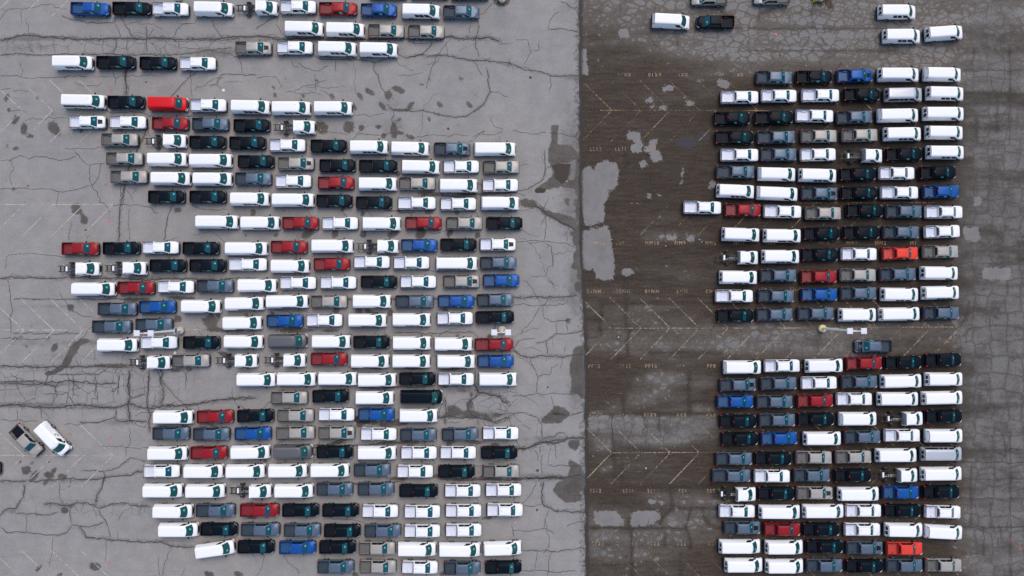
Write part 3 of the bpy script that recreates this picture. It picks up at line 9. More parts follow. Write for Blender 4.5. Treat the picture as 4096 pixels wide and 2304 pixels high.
STAIN=[(-75.9,28.17,0.46,0.92,-30.0),(-74.58,26.75,0.57,0.88,-10.0),(-70.07,26.94,0.84,1.03,35.0),(-77.24,31.55,0.34,0.76,-20.0),(-72.58,31.48,0.27,0.46,-35.0),(-76.95,29.63,0.31,0.46,-0.0),(-69.45,25.98,0.69,0.31,-0.0),(-73.65,25.6,0.76,0.31,-0.0),(-65.82,26.37,0.34,0.34,-0.0),(-18.93,31.9,0.61,0.76,0.0),(-17.52,32.9,0.99,0.42,-20.0),(-16.94,32.52,0.53,0.46,-0.0),(-15.48,30.4,0.76,0.38,45.0),(-19.8,30.21,0.38,0.92,35.0),(-11.01,30.48,0.38,0.65,40.0),(-6.5,30.4,0.34,0.8,45.0),(-7.77,34.44,0.27,0.57,50.0),(-12.55,34.25,0.23,0.5,40.0),(-23.25,31.75,0.34,0.84,40.0),(-27.46,31.75,0.31,0.76,40.0),(-29.88,34.09,0.23,0.46,45.0),(-24.2,30.21,0.34,0.84,35.0),(-17.13,29.63,2.1,0.23,-3.0),(-24.95,27.02,0.84,0.99,0.0),(-29.15,26.94,1.15,0.92,-30.0),(-23.04,26.87,0.46,0.53,0.0),(-20.48,27.02,0.57,0.34,-0.0),(-18.07,26.56,0.53,1.38,0.0),(-17.11,26.06,0.61,0.31,-0.0),(-15.58,25.49,0.76,0.38,-20.0),(-19.6,25.68,0.46,0.46,-0.0),(-5.47,31.78,0.23,0.38,40.0),(-6.24,34.44,0.19,0.31,40.0),(-36.25,31.86,0.31,0.61,35.0),(-31.93,31.86,0.27,0.46,40.0),(-36.45,33.09,0.31,0.38,0.0),(-34.7,34.44,0.23,0.31,0.0),(-17.2,28.21,0.34,0.46,40.0),(-12.76,28.29,0.34,0.38,0.0),(-11.2,28.98,0.31,0.38,0.0),(-10.01,27.6,0.19,0.19,-0.0),(-8.33,27.21,0.27,0.23,-0.0),(-8.14,28.48,0.31,0.19,-0.0),(-21.72,32.4,0.99,0.38,-30.0),(-13.69,33.55,0.76,0.15,-15.0),(-66.45,14.5,0.84,0.84,-30.0),(-65.94,13.92,0.38,0.38,-0.0),(-65.24,12.89,0.61,0.76,-0.0),(-77.14,24.14,0.34,0.31,-0.0),(-75.83,23.68,0.5,0.34,-0.0),(-76.06,17.59,0.34,0.38,-0.0),(-50.93,14.27,0.76,0.42,-0.0),(-40.57,10.37,0.34,0.23,-30.0),(-48.15,14.38,0.19,0.38,-40.0),(-73.81,18.01,0.19,0.15,-0.0),(-61.91,18.21,0.46,0.19,-0.0),(-31.2,10.6,1.15,0.53,30.0),(-26.97,10.68,0.5,0.76,-25.0),(-22.67,10.68,0.53,0.65,-10.0),(-18.09,10.68,0.99,0.53,30.0),(-13.94,10.68,0.76,0.92,-30.0),(-9.49,10.75,0.46,0.76,-30.0),(-5.26,10.45,0.69,0.38,40.0),(-35.92,10.52,0.46,0.34,30.0),(-25.85,14.38,0.31,0.5,-40.0),(-22.76,13.77,0.34,0.53,-10.0),(-25.54,13.54,0.27,0.31,-0.0),(-12.73,13.92,0.61,0.42,-0.0),(-8.42,13.92,0.46,0.42,-0.0),(-17.23,14.11,0.5,0.31,-30.0),(-39.45,13.92,0.46,0.61,-0.0),(-28.28,13.62,0.23,0.23,-0.0),(-34.8,14.19,0.19,0.34,-40.0),(-20.71,16.9,0.99,0.15,-0.0),(-12.7,16.79,2.1,0.34,-3.0),(-6.79,16.79,1.91,0.27,-0.0),(-7.55,16.22,3.06,0.23,-4.0),(-4.5,16.6,0.76,0.23,-0.0),(-4.62,20.81,0.23,0.15,-0.0),(-17.59,20.04,0.46,0.38,-0.0),(-17.25,19.66,0.23,0.53,-30.0),(-67.1,-0.56,0.5,0.69,40.0),(-69.49,-6.63,0.46,0.84,-25.0),(-73.79,-6.37,0.31,0.31,-0.0),(-76.39,-2.08,0.27,0.42,-40.0),(-74.57,-4.92,0.53,0.23,-40.0),(-70.39,-5.11,0.61,0.23,-35.0),(-75.51,-5.3,0.46,0.31,-0.0),(-73.07,-3.48,0.19,0.31,-40.0),(-64.52,-3.03,0.15,0.19,-0.0),(-56.58,0.7,2.29,0.27,-0.0),(-58.1,0.58,1.15,0.38,-0.0),(-50.5,0.89,2.67,0.31,-2.0),(-45.72,-2.0,0.69,0.38,-60.0),(-50.85,-2.27,0.69,0.61,-0.0),(-45.98,-2.84,1.3,0.69,-25.0),(-44.77,-2.15,0.46,0.69,-30.0),(-40.4,-1.62,0.38,0.38,-0.0),(-43.62,-3.98,4.2,0.31,-0.0),(-32.98,-4.05,3.06,0.38,-0.0),(-27.66,-4.05,1.53,0.27,-0.0),(-41.72,-3.22,0.76,0.38,-0.0),(-73.02,-7.39,0.38,0.23,-40.0),(-58.76,-9.28,2.29,0.19,-0.0),(-61.41,-9.36,3.06,0.27,-0.0),(-51.16,-10.04,1.15,0.31,-10.0),(-48.88,-9.97,0.76,0.23,-0.0),(-43.59,-7.77,1.15,0.46,-20.0),(-26.69,-0.94,0.53,0.46,-0.0),(-23.26,-1.05,0.53,0.69,20.0),(-21.78,-1.13,0.69,0.38,-20.0),(-20.64,-1.7,0.38,0.53,0.0),(-26.91,-1.32,0.46,0.31,-0.0),(-23.49,-1.39,0.31,0.46,0.0),(-17.41,0.01,0.23,0.69,-30.0),(-15.51,0.01,0.31,0.76,-30.0),(-10.19,-0.94,0.61,0.31,-0.0),(-27.28,-3.1,0.38,0.23,-0.0),(-18.55,-1.39,0.46,0.69,-40.0),(-36.41,-1.51,0.46,0.31,-30.0),(-32.23,-1.32,0.38,0.23,-0.0),(-24.62,-4.73,0.61,0.23,-0.0),(-20.82,-4.54,0.38,0.23,40.0),(-12.46,-4.92,0.53,0.23,50.0),(-8.28,-4.81,0.46,0.31,50.0),(-3.34,-4.92,0.61,0.46,40.0),(-1.63,-3.41,0.23,0.23,-0.0),(-23.84,-9.59,1.15,0.31,-0.0),(-20.8,-9.66,0.95,0.31,-0.0),(-15.11,-9.66,1.53,0.34,-0.0),(-9.41,-9.85,1.91,0.34,-0.0),(-18.53,-7.39,0.46,0.23,40.0),(-6.38,-7.39,0.38,0.31,-0.0),(-74.5,-23.83,0.23,0.61,35.0),(-73.54,-25.15,0.76,0.65,30.0),(-72.31,-26.09,0.46,1.07,-40.0),(-69.33,-25.22,0.69,0.34,50.0),(-70.08,-25.9,0.84,0.46,-20.0),(-70.56,-27.03,0.31,0.69,-40.0),(-68.04,-26.2,0.76,0.53,-0.0),(-65.56,-23.98,0.19,0.34,-40.0),(-70.11,-23.83,0.23,0.53,-40.0),(-72.6,-24.02,0.31,0.31,-0.0),(-75.77,-27.48,0.19,0.31,-0.0),(-67.03,-27.63,0.27,0.31,-0.0),(-67.67,-31.17,0.61,0.53,-10.0),(-66.77,-30.61,0.38,0.38,-0.0),(-71.45,-39.91,0.31,0.69,-40.0),(-68.27,-40.92,0.53,0.38,-0.0),(-62.96,-39.61,0.92,0.65,-15.0),(-45.7,-40.81,0.84,0.46,-20.0),(-41.32,-40.81,0.84,0.46,-20.0),(-23.7,-40.85,0.53,0.38,-0.0),(-10.49,-40.74,0.53,0.38,-0.0),(-13.14,-38.49,0.46,0.19,-0.0),(-66.9,-19.61,0.38,0.19,-30.0),(-58.94,-27.41,0.19,0.19,-0.0),(-8.83,-16.09,1.15,0.69,-20.0),(-6.37,-16.66,2.29,0.46,-4.0),(-9.4,-16.85,0.84,0.38,-0.0),(-3.71,-17.23,0.99,0.38,-30.0),(-2.2,-16.85,0.76,0.34,-0.0),(-6.37,-15.34,0.38,0.84,-0.0),(-6.18,-13.83,0.31,0.46,-0.0),(-7.51,-13.15,1.15,0.19,-0.0),(-18.5,-16.47,1.15,0.23,-0.0),(-17.36,-17.98,1.72,0.53,-0.0),(-21.53,-17.79,1.53,0.46,-10.0),(-19.25,-18.36,1.15,0.31,-0.0),(-23.04,-18.36,0.69,0.38,-0.0),(-15.45,-21.0,2.1,0.27,-0.0),(-18.48,-21.08,2.29,0.27,-0.0),(-5.61,-21.0,1.72,0.31,-0.0),(-2.58,-21.38,0.76,0.38,-0.0),(-9.39,-21.0,0.76,0.38,-0.0),(-26.63,-21.12,2.29,0.23,12.0),(-20.75,-23.27,0.23,0.53,40.0),(-34.37,-23.76,0.23,0.46,40.0),(-29.83,-23.64,0.23,0.46,40.0),(-37.4,-23.64,0.31,0.61,40.0),(-13.55,-23.83,0.23,0.53,45.0),(-7.12,-23.83,0.23,0.53,45.0),(-17.33,-26.47,1.91,0.31,-0.0),(-7.49,-26.47,3.44,0.38,-0.0),(-3.33,-26.35,2.29,0.34,-0.0),(-11.28,-26.09,1.15,0.31,-0.0),(-23.76,-27.22,1.15,0.19,-0.0),(-14.67,-30.04,0.15,0.15,-0.0),(-3.7,-32.37,1.53,0.23,6.0),(-39.42,-32.3,1.15,0.27,-0.0),(-23.02,-23.57,0.38,0.46,-30.0),(-5.23,-13.07,0.69,0.19,-0.0)]
STPOLY=[[(-68.38,-9.18),(-67.21,-6.61),(-65.71,-5.26),(-63.29,-5.41),(-65.4,-6.31),(-66.58,-8.12),(-67.32,-9.63),(-70.17,-10.98),(-71.38,-10.53),(-69.88,-10.08)],[(6.08,27.33),(7.14,27.33),(7.06,24.28),(8.5,24.43),(10.02,23.36),(10.02,22.3),(8.5,21.69),(5.61,21.31),(5.46,23.51),(6.0,25.04)],[(5.77,21.23),(7.28,21.31),(9.1,21.23),(9.1,20.16),(8.49,19.02),(9.4,18.79),(9.1,17.58),(7.58,17.81),(6.06,17.58),(3.64,16.82),(3.26,17.43),(5.16,18.64),(6.22,19.86)],[(9.71,22.75),(10.55,22.75),(10.51,5.3),(9.53,5.3),(9.99,8.32),(9.08,9.23),(9.39,10.29),(8.48,10.89),(10.0,11.35),(9.7,13.63),(9.93,16.67),(9.1,18.19),(9.71,20.01)],[(1.06,15.98),(2.27,16.06),(3.64,15.75),(3.79,14.77),(2.27,14.69),(1.14,14.92)],[(3.56,15.15),(5.0,14.23),(7.12,13.93),(9.39,13.17),(10.0,11.5),(8.48,11.65),(6.06,13.02),(4.55,13.78)],[(5.91,16.82),(6.52,16.36),(6.67,15.6),(6.06,16.06)],[(8.03,16.06),(8.79,16.21),(8.79,15.15),(8.18,14.69)],[(9.38,8.2),(10.52,8.2),(10.51,3.5),(9.68,3.96),(9.98,5.02),(8.93,5.47),(9.38,6.68)],[(9.38,3.2),(10.59,3.66),(10.88,1.24),(9.68,1.84)],[(9.43,-6.61),(11.02,-6.31),(11.16,-13.68),(8.44,-13.68),(9.05,-12.94),(8.9,-11.13),(8.68,-9.63),(9.05,-8.12)],[(7.86,-2.39),(8.61,-1.86),(9.06,-3.75),(8.46,-2.84)],[(8.9,-9.71),(11.16,-9.56),(11.23,-14.53),(10.4,-14.23),(9.95,-13.77),(8.44,-13.7),(9.65,-12.72),(8.9,-11.52)],[(4.07,-17.83),(5.73,-16.33),(6.48,-15.28),(7.84,-15.73),(9.04,-16.71),(7.23,-18.13),(4.97,-18.28)],[(8.43,-20.61),(10.39,-20.53),(10.09,-21.88),(9.63,-22.48),(8.58,-21.73)],[(8.43,-23.98),(10.38,-24.28),(10.53,-25.48),(9.03,-25.18)],[(8.43,-23.47),(9.63,-23.92),(10.83,-25.41),(10.53,-26.16),(8.42,-26.01),(8.73,-25.11)],[(6.01,-28.11),(7.22,-26.76),(11.13,-26.46),(11.2,-28.11),(10.37,-28.41),(10.52,-29.75),(9.02,-30.13),(7.82,-29.98),(6.62,-28.78)],[(0.0,-26.31),(4.51,-26.24),(11.13,-26.09),(11.13,-26.61),(4.51,-26.61),(0.0,-26.76)]]
DRYPOLY=[[(10.47,19.86),(11.53,21.15),(12.67,20.39),(12.97,21.61),(14.57,21.84),(16.01,21.53),(16.31,19.86),(15.92,17.88),(15.31,17.27),(14.48,17.58),(14.78,16.36),(14.1,15.3),(14.16,12.72),(12.88,12.11),(10.91,11.8),(10.79,14.39),(10.46,16.67)],[(10.6,11.12),(12.57,11.43),(14.54,11.96),(15.22,9.83),(15.06,7.1),(15.58,5.3),(10.59,5.3)],[(10.44,8.2),(15.29,8.2),(15.59,6.53),(15.5,3.81),(12.86,3.81),(12.56,5.17),(11.5,5.32),(10.59,6.38)],[(16.64,5.32),(17.85,5.47),(18.83,4.79),(17.85,4.11),(16.64,4.11)],[(18.07,24.43),(19.89,24.12),(19.88,23.21),(18.06,23.21)],[(17.62,26.26),(19.44,26.41),(19.43,25.04),(17.46,25.04)],[(20.34,24.35),(21.71,23.82),(21.7,23.06),(20.34,23.06)],[(20.31,16.67),(21.38,16.97),(21.22,16.21),(20.39,16.36)],[(22.21,16.82),(22.89,17.12),(22.89,16.36),(22.13,16.44)],[(25.63,18.79),(26.24,18.64),(26.08,18.03),(25.47,18.03)],[(25.94,20.92),(26.4,20.92),(25.93,18.79),(25.71,19.71)],[(29.87,18.19),(30.94,19.1),(31.23,17.58),(30.17,17.58)],[(23.47,10.44),(24.99,10.59),(25.13,9.68),(23.77,9.6)],[(26.5,10.44),(27.86,10.59),(27.86,9.38),(26.65,9.53)],[(28.47,9.98),(29.22,10.14),(29.22,9.38),(28.31,9.45)],[(22.26,10.44),(23.02,10.59),(23.17,9.76),(22.41,9.83)],[(12.47,-31.4),(14.43,-31.25),(15.63,-31.4),(16.83,-32.59),(16.9,-33.49),(14.42,-33.56),(12.62,-33.34),(12.32,-32.44)],[(17.88,-31.84),(19.39,-31.25),(22.09,-31.32),(22.54,-32.29),(21.33,-33.34),(18.03,-33.78)],[(20.59,-29.68),(21.65,-29.6),(21.72,-30.35),(20.59,-30.35)],[(22.1,-29.75),(23.0,-29.68),(23.0,-30.42),(22.09,-30.35)],[(25.25,-29.75),(26.16,-29.68),(26.15,-30.27),(25.4,-30.27)],[(70.43,16.41),(71.46,16.41),(71.52,15.07),(70.49,14.99)],[(68.73,11.63),(71.02,11.82),(71.38,9.72),(70.73,9.53),(68.82,9.65)],[(71.7,5.34),(75.96,5.42),(76.02,3.74),(71.79,3.78)],[(10.49,38.98),(11.49,38.98),(11.56,35.02),(10.6,34.94)],[(21.08,23.11),(22.6,23.49),(22.98,21.96),(21.45,21.57)],[(19.35,21.96),(20.69,21.96),(20.69,21.0),(19.54,20.89)],[(18.79,25.02),(19.75,25.33),(19.93,24.07),(18.98,23.87)],[(21.08,25.02),(22.04,25.49),(22.15,24.07),(21.16,23.87)],[(31.26,34.25),(32.98,34.32),(33.55,33.09),(31.63,32.9)],[(23.03,33.28),(24.56,33.67),(24.63,32.52),(23.21,32.4)],[(26.46,30.98),(27.8,31.17),(27.98,30.21),(26.65,30.21)],[(20.34,31.36),(21.57,31.55),(21.68,30.78),(20.53,30.67)],[(21.1,30.4),(22.06,30.21),(21.87,29.82),(21.1,29.94)],[(22.44,30.32),(23.59,30.4),(23.7,29.71),(22.63,29.63)],[(23.26,43.5),(24.99,43.69),(25.17,42.53),(23.45,42.42)],[(16.17,41.95),(17.7,42.34),(18.08,40.8),(16.36,40.8)]]
DRY_SHADE=[(15.41,44.27,6.1,4.6,0.55),(24.99,44.27,9.5,4.2,0.66),(36.48,43.5,11.5,3.8,0.72),(47.97,42.34,13.4,4.6,0.72),(61.37,41.95,11.5,4.6,0.7),(74.06,45.04,7.6,4.2,0.66),(32.63,39.64,11.5,2.3,0.74),(47.94,39.25,11.5,2.1,0.74),(15.39,36.94,6.1,4.2,0.22),(24.95,35.4,7.6,2.3,0.3),(40.26,35.4,9.5,1.7,0.42),(55.58,37.33,9.5,1.5,0.6),(72.85,40.8,7.6,1.7,0.36),(61.32,36.94,6.1,1.3,0.6),(74.69,35.02,6.1,3.1,0.66),(73.11,31.36,6.1,1.1,0.45),(73.07,28.48,6.1,1.5,0.62),(74.54,24.26,6.1,3.1,0.72),(72.96,19.66,5.3,1.0,0.38),(74.44,16.22,6.1,2.3,0.58),(74.01,12.78,6.1,1.1,0.45),(73.57,8.2,6.1,3.8,0.5),(74.27,4.01,6.1,2.3,0.42),(74.23,0.96,6.1,1.5,0.62),(74.19,-1.7,6.1,1.9,0.66),(74.15,-4.92,5.7,1.7,0.82),(74.12,-6.82,5.7,0.8,0.45),(74.48,-8.91,5.7,1.5,0.66),(74.43,-12.31,5.7,2.3,0.66),(74.01,-14.96,5.7,0.8,0.5),(73.97,-18.36,5.7,2.3,0.72),(73.92,-22.13,5.7,1.5,0.66),(73.88,-25.15,5.7,1.9,0.78),(73.85,-27.03,5.7,0.8,0.55),(74.19,-30.04,5.7,3.1,0.78),(73.77,-33.24,5.7,1.0,0.6),(73.72,-36.43,5.7,2.3,0.78),(73.68,-39.8,5.7,1.5,0.66),(70.03,-29.67,1.5,9.5,0.7),(70.35,-5.11,1.9,2.3,0.75),(13.45,29.25,3.4,9.5,0.1),(21.1,30.4,6.9,3.4,0.18),(28.0,33.09,4.6,2.3,0.35),(21.87,31.75,2.3,1.5,0.45),(22.99,25.02,5.3,1.9,0.28),(26.8,21.57,5.7,4.2,0.1),(21.05,16.6,5.7,3.4,0.1),(26.77,17.36,4.6,2.3,0.1),(23.32,12.78,6.5,1.5,0.4),(24.84,10.3,6.5,1.0,0.55),(17.22,12.01,2.7,2.3,0.1),(17.97,7.82,3.1,1.5,0.1),(26.72,7.05,5.7,1.1,0.25),(27.09,4.77,6.1,1.7,0.38),(32.43,6.67,3.1,1.1,0.4),(22.9,1.72,9.5,1.7,0.28),(15.28,0.2,3.8,1.5,0.3),(22.88,-1.7,7.6,1.5,0.35),(15.28,-2.08,3.4,1.5,0.3),(13.37,-6.25,2.3,2.3,0.45),(19.07,-5.87,4.6,1.5,0.42),(26.66,-5.87,5.0,1.5,0.45),(34.26,-5.49,4.6,1.9,0.55),(41.85,-5.87,5.7,2.3,0.62),(49.44,-6.63,4.6,1.9,0.6),(58.95,-5.49,5.7,1.5,0.42),(66.55,-5.11,3.8,1.9,0.45),(13.36,-10.04,2.7,2.3,0.1),(17.15,-10.8,3.4,1.5,0.08),(24.75,-8.91,5.7,1.0,0.4),(22.84,-11.18,5.3,1.1,0.62),(28.53,-11.56,3.1,1.5,0.55),(14.49,-13.07,3.1,1.9,0.05),(22.83,-13.83,6.1,1.1,0.6),(17.14,-15.34,4.2,1.1,0.45),(26.61,-16.09,3.8,1.0,0.5),(15.23,-17.98,3.1,1.5,0.72),(24.7,-19.12,8.4,1.7,0.75),(13.33,-21.76,2.3,1.5,0.35),(22.8,-21.38,6.9,0.8,0.3),(20.14,-24.02,6.5,1.5,0.42),(27.71,-24.02,3.4,1.5,0.3),(14.08,-25.9,2.7,1.5,0.18),(22.78,-26.28,7.6,1.1,0.3),(14.45,-28.91,3.4,2.3,0.08),(18.23,-29.1,2.3,1.5,0.06),(24.66,-29.29,6.1,1.0,0.45),(28.43,-30.42,3.1,1.9,0.62),(16.33,-31.92,5.3,1.5,0.5),(27.67,-32.3,3.8,1.5,0.7),(19.34,-34.92,6.5,1.1,0.58),(28.41,-35.3,3.4,1.1,0.5),(16.31,-37.55,5.3,1.1,0.5),(22.35,-37.93,4.6,1.1,0.45),(17.06,-40.17,5.7,1.1,0.3),(26.5,-39.8,4.6,1.5,0.3),(42.15,33.48,15.3,1.5,-0.05),(47.86,29.25,21.0,2.3,-0.2),(47.82,25.02,21.0,2.3,-0.2),(43.96,19.66,21.0,3.1,-0.25),(43.91,13.92,21.0,3.4,-0.25),(43.87,8.2,21.0,3.4,-0.2),(47.65,5.91,21.0,1.1,0.15),(43.82,2.48,21.0,2.3,-0.1),(47.59,-0.94,21.0,1.5,0.12),(47.57,-3.6,19.1,0.8,0.45),(39.95,-7.01,9.5,1.9,0.5),(47.51,-10.04,21.0,1.9,-0.15),(43.69,-13.45,21.0,1.5,-0.1),(47.46,-16.47,21.0,1.5,-0.2),(47.43,-20.25,21.0,2.3,-0.2),(43.61,-24.02,21.0,2.3,-0.12),(47.36,-27.78,21.0,1.9,-0.1),(43.55,-31.55,21.0,1.9,0.2),(47.3,-34.55,21.0,1.5,0.2),(43.5,-37.93,21.0,1.5,0.1),(47.25,-40.55,21.0,1.1,0.1),(67.64,-8.91,2.3,2.3,0.3),(31.82,-33.42,2.3,1.9,0.5)]  # negative entries: wet ground, deepened with painted shade between parked vehicles
PUDPOLY=[[(24.12,21.23),(24.88,21.61),(25.79,21.23),(25.97,20.77),(25.78,19.4),(25.63,18.34),(25.02,18.26),(24.27,19.02),(24.04,20.16)],[(11.46,-11.22),(12.52,-11.52),(13.42,-12.12),(13.42,-12.87),(12.81,-13.62),(11.91,-13.77),(11.99,-12.57)],[(17.19,-11.82),(17.8,-11.52),(18.17,-11.97),(18.02,-12.72),(17.34,-12.87)],[(19.98,7.94),(20.89,8.01),(21.19,7.26),(20.13,6.95)]]
POOL=[[(5.84,21.23),(9.1,21.31),(8.8,20.62),(8.49,19.1),(7.58,18.19),(6.52,19.1),(6.37,20.32)],[(3.34,17.5),(4.4,17.81),(5.38,17.58),(4.7,16.82),(3.49,16.89)],[(10.02,22.3),(11.23,22.07),(11.68,21.23),(10.92,21.31),(10.17,21.53)],[(10.36,4.11),(10.89,3.96),(10.81,3.2),(10.43,3.2)],[(6.03,-16.48),(6.78,-16.4),(8.44,-16.78),(7.23,-17.01),(6.18,-16.93)],[(-24.5,-17.08),(-22.54,-16.93),(-20.73,-17.53),(-22.23,-18.28),(-23.89,-17.98)]]
GRIME_SHADE=[(-73.46,40.6,7.6,0.38,0.9),(-74.21,39.25,6.9,1.07,0.55),(-61.21,40.57,9.5,0.34,0.8),(-45.5,40.49,9.5,0.46,0.8),(-45.49,38.48,4.6,0.99,0.8),(-26.73,40.41,17.2,0.38,0.8),(-38.21,37.91,11.5,0.46,0.5),(-65.73,34.82,8.4,0.46,0.4),(-65.67,29.06,9.5,0.38,0.5),(-76.02,31.36,3.4,0.53,0.3),(-68.3,25.6,6.1,0.46,0.35),(-74.48,30.78,2.7,0.76,0.3),(-70.26,-0.37,7.6,0.31,0.5),(-51.29,4.01,19.1,0.46,0.5),(-72.09,-5.68,7.6,1.15,0.45),(-64.49,-5.87,5.0,0.53,0.7),(-68.26,-8.15,4.6,1.53,0.5),(-72.0,-12.12,9.5,0.53,0.75),(-73.88,-13.45,6.9,1.15,0.4),(-73.86,-15.34,10.7,0.53,0.9),(-60.58,-15.72,11.5,0.53,0.7),(-56.44,-13.07,1.5,4.58,0.4),(-57.99,-9.66,1.1,3.44,0.5),(-53.4,-13.83,0.8,3.44,0.5),(-59.42,-17.98,2.7,0.53,0.8),(-69.92,-26.84,9.9,0.53,0.5),(-66.85,-30.42,5.3,0.92,0.45),(-75.16,-31.17,2.3,1.15,0.4),(-64.92,-33.8,7.6,0.46,0.4),(-50.92,-35.86,9.5,0.38,0.4),(8.51,45.43,2.3,1.53,0.5),(-43.77,15.83,26.7,9.93,0.22),(-28.46,4.39,26.7,9.55,0.22),(-24.59,-10.8,22.9,9.55,0.22),(-28.31,-25.9,22.9,11.46,0.2),(-32.4,27.33,15.3,5.73,0.15),(9.26,34.63,1.9,0.76,0.7),(-18.66,31.17,3.4,2.29,0.4),(-18.07,27.14,2.3,1.91,0.5),(-22.89,37.71,4.6,0.53,0.4),(-13.32,37.71,5.7,0.46,0.4),(3.86,-26.28,7.3,0.69,0.8),(5.76,-20.44,5.0,0.53,0.7),(5.77,-8.15,4.6,0.53,0.5),(7.68,0.58,3.1,0.61,0.6),(-7.51,-13.07,3.8,0.76,0.7),(-5.61,-16.85,6.1,0.69,0.8),(-13.2,-12.5,7.6,0.53,0.5),(9.04,19.66,2.3,12.61,0.75),(9.4,2.48,1.5,5.73,0.7),(9.56,-12.69,1.7,5.73,0.6),(9.53,-27.78,2.3,3.44,0.5)]  # broad low entries paint shade among parked vehicles; the rest is grime
SOFTPOLY=[[(12.35,-20.53),(14.46,-19.48),(15.21,-19.63),(15.2,-21.88),(13.55,-22.03),(12.5,-21.43)],[(13.32,-24.88),(15.05,-24.5),(15.19,-25.18),(13.39,-25.33)],[(15.51,-18.58),(18.83,-18.73),(21.69,-18.88),(25.6,-19.03),(27.71,-20.23),(27.1,-20.83),(18.07,-20.83),(15.66,-20.68)],[(11.6,-17.01),(15.07,-17.08),(21.85,-17.16),(30.89,-16.93),(31.33,-18.43),(28.62,-19.03),(19.58,-18.43),(14.46,-18.28),(12.05,-18.28)],[(20.36,-10.77),(23.08,-10.77),(25.95,-10.69),(26.24,-11.97),(23.22,-12.27),(20.51,-11.52)],[(21.41,-13.02),(23.37,-12.87),(23.97,-13.93),(21.41,-13.93)],[(17.49,-13.93),(21.71,-13.7),(21.85,-15.13),(18.09,-15.13)],[(27.58,-15.43),(30.89,-15.73),(31.34,-16.33),(27.42,-16.48)],[(21.59,-5.95),(23.55,-6.1),(24.15,-6.85),(21.74,-7.08)],[(31.55,-5.79),(35.33,-5.64),(35.47,-6.85),(31.7,-7.3)],[(23.29,-32.14),(26.0,-31.69),(26.14,-33.63),(23.73,-33.49)],[(13.07,-34.16),(15.62,-34.08),(15.47,-35.57),(12.91,-35.43)],[(18.62,-36.92),(19.97,-37.07),(19.66,-38.11),(18.61,-37.96)],[(11.71,-37.07),(14.71,-37.07),(14.71,-37.96),(11.71,-37.96)],[(68.67,-5.19),(70.12,-5.04),(70.09,-7.3),(68.95,-7.0)]]
SMOOTH=[(73.79,-3.22,6.5,53.48,1.0),(47.55,-6.06,21.4,2.29,0.6),(20.91,-19.87,10.7,2.29,0.8),(21.61,-34.92,10.7,2.29,0.4),(47.26,-39.42,19.1,2.29,0.5),(30.32,-31.55,2.3,2.29,0.6)]
BLOCK=[(-66.31,-12.5,16.0,4.2,0.95),(-59.51,-10.04,7.6,1.91,0.8),(-62.34,39.45,19.1,1.45,0.8),(-43.96,39.25,7.6,1.91,0.7),(-61.55,-30.79,8.4,1.53,0.5),(-72.89,-31.17,4.6,1.91,0.5),(5.76,-21.0,3.4,1.53,0.6),(-2.2,-14.58,3.4,1.91,0.6)]
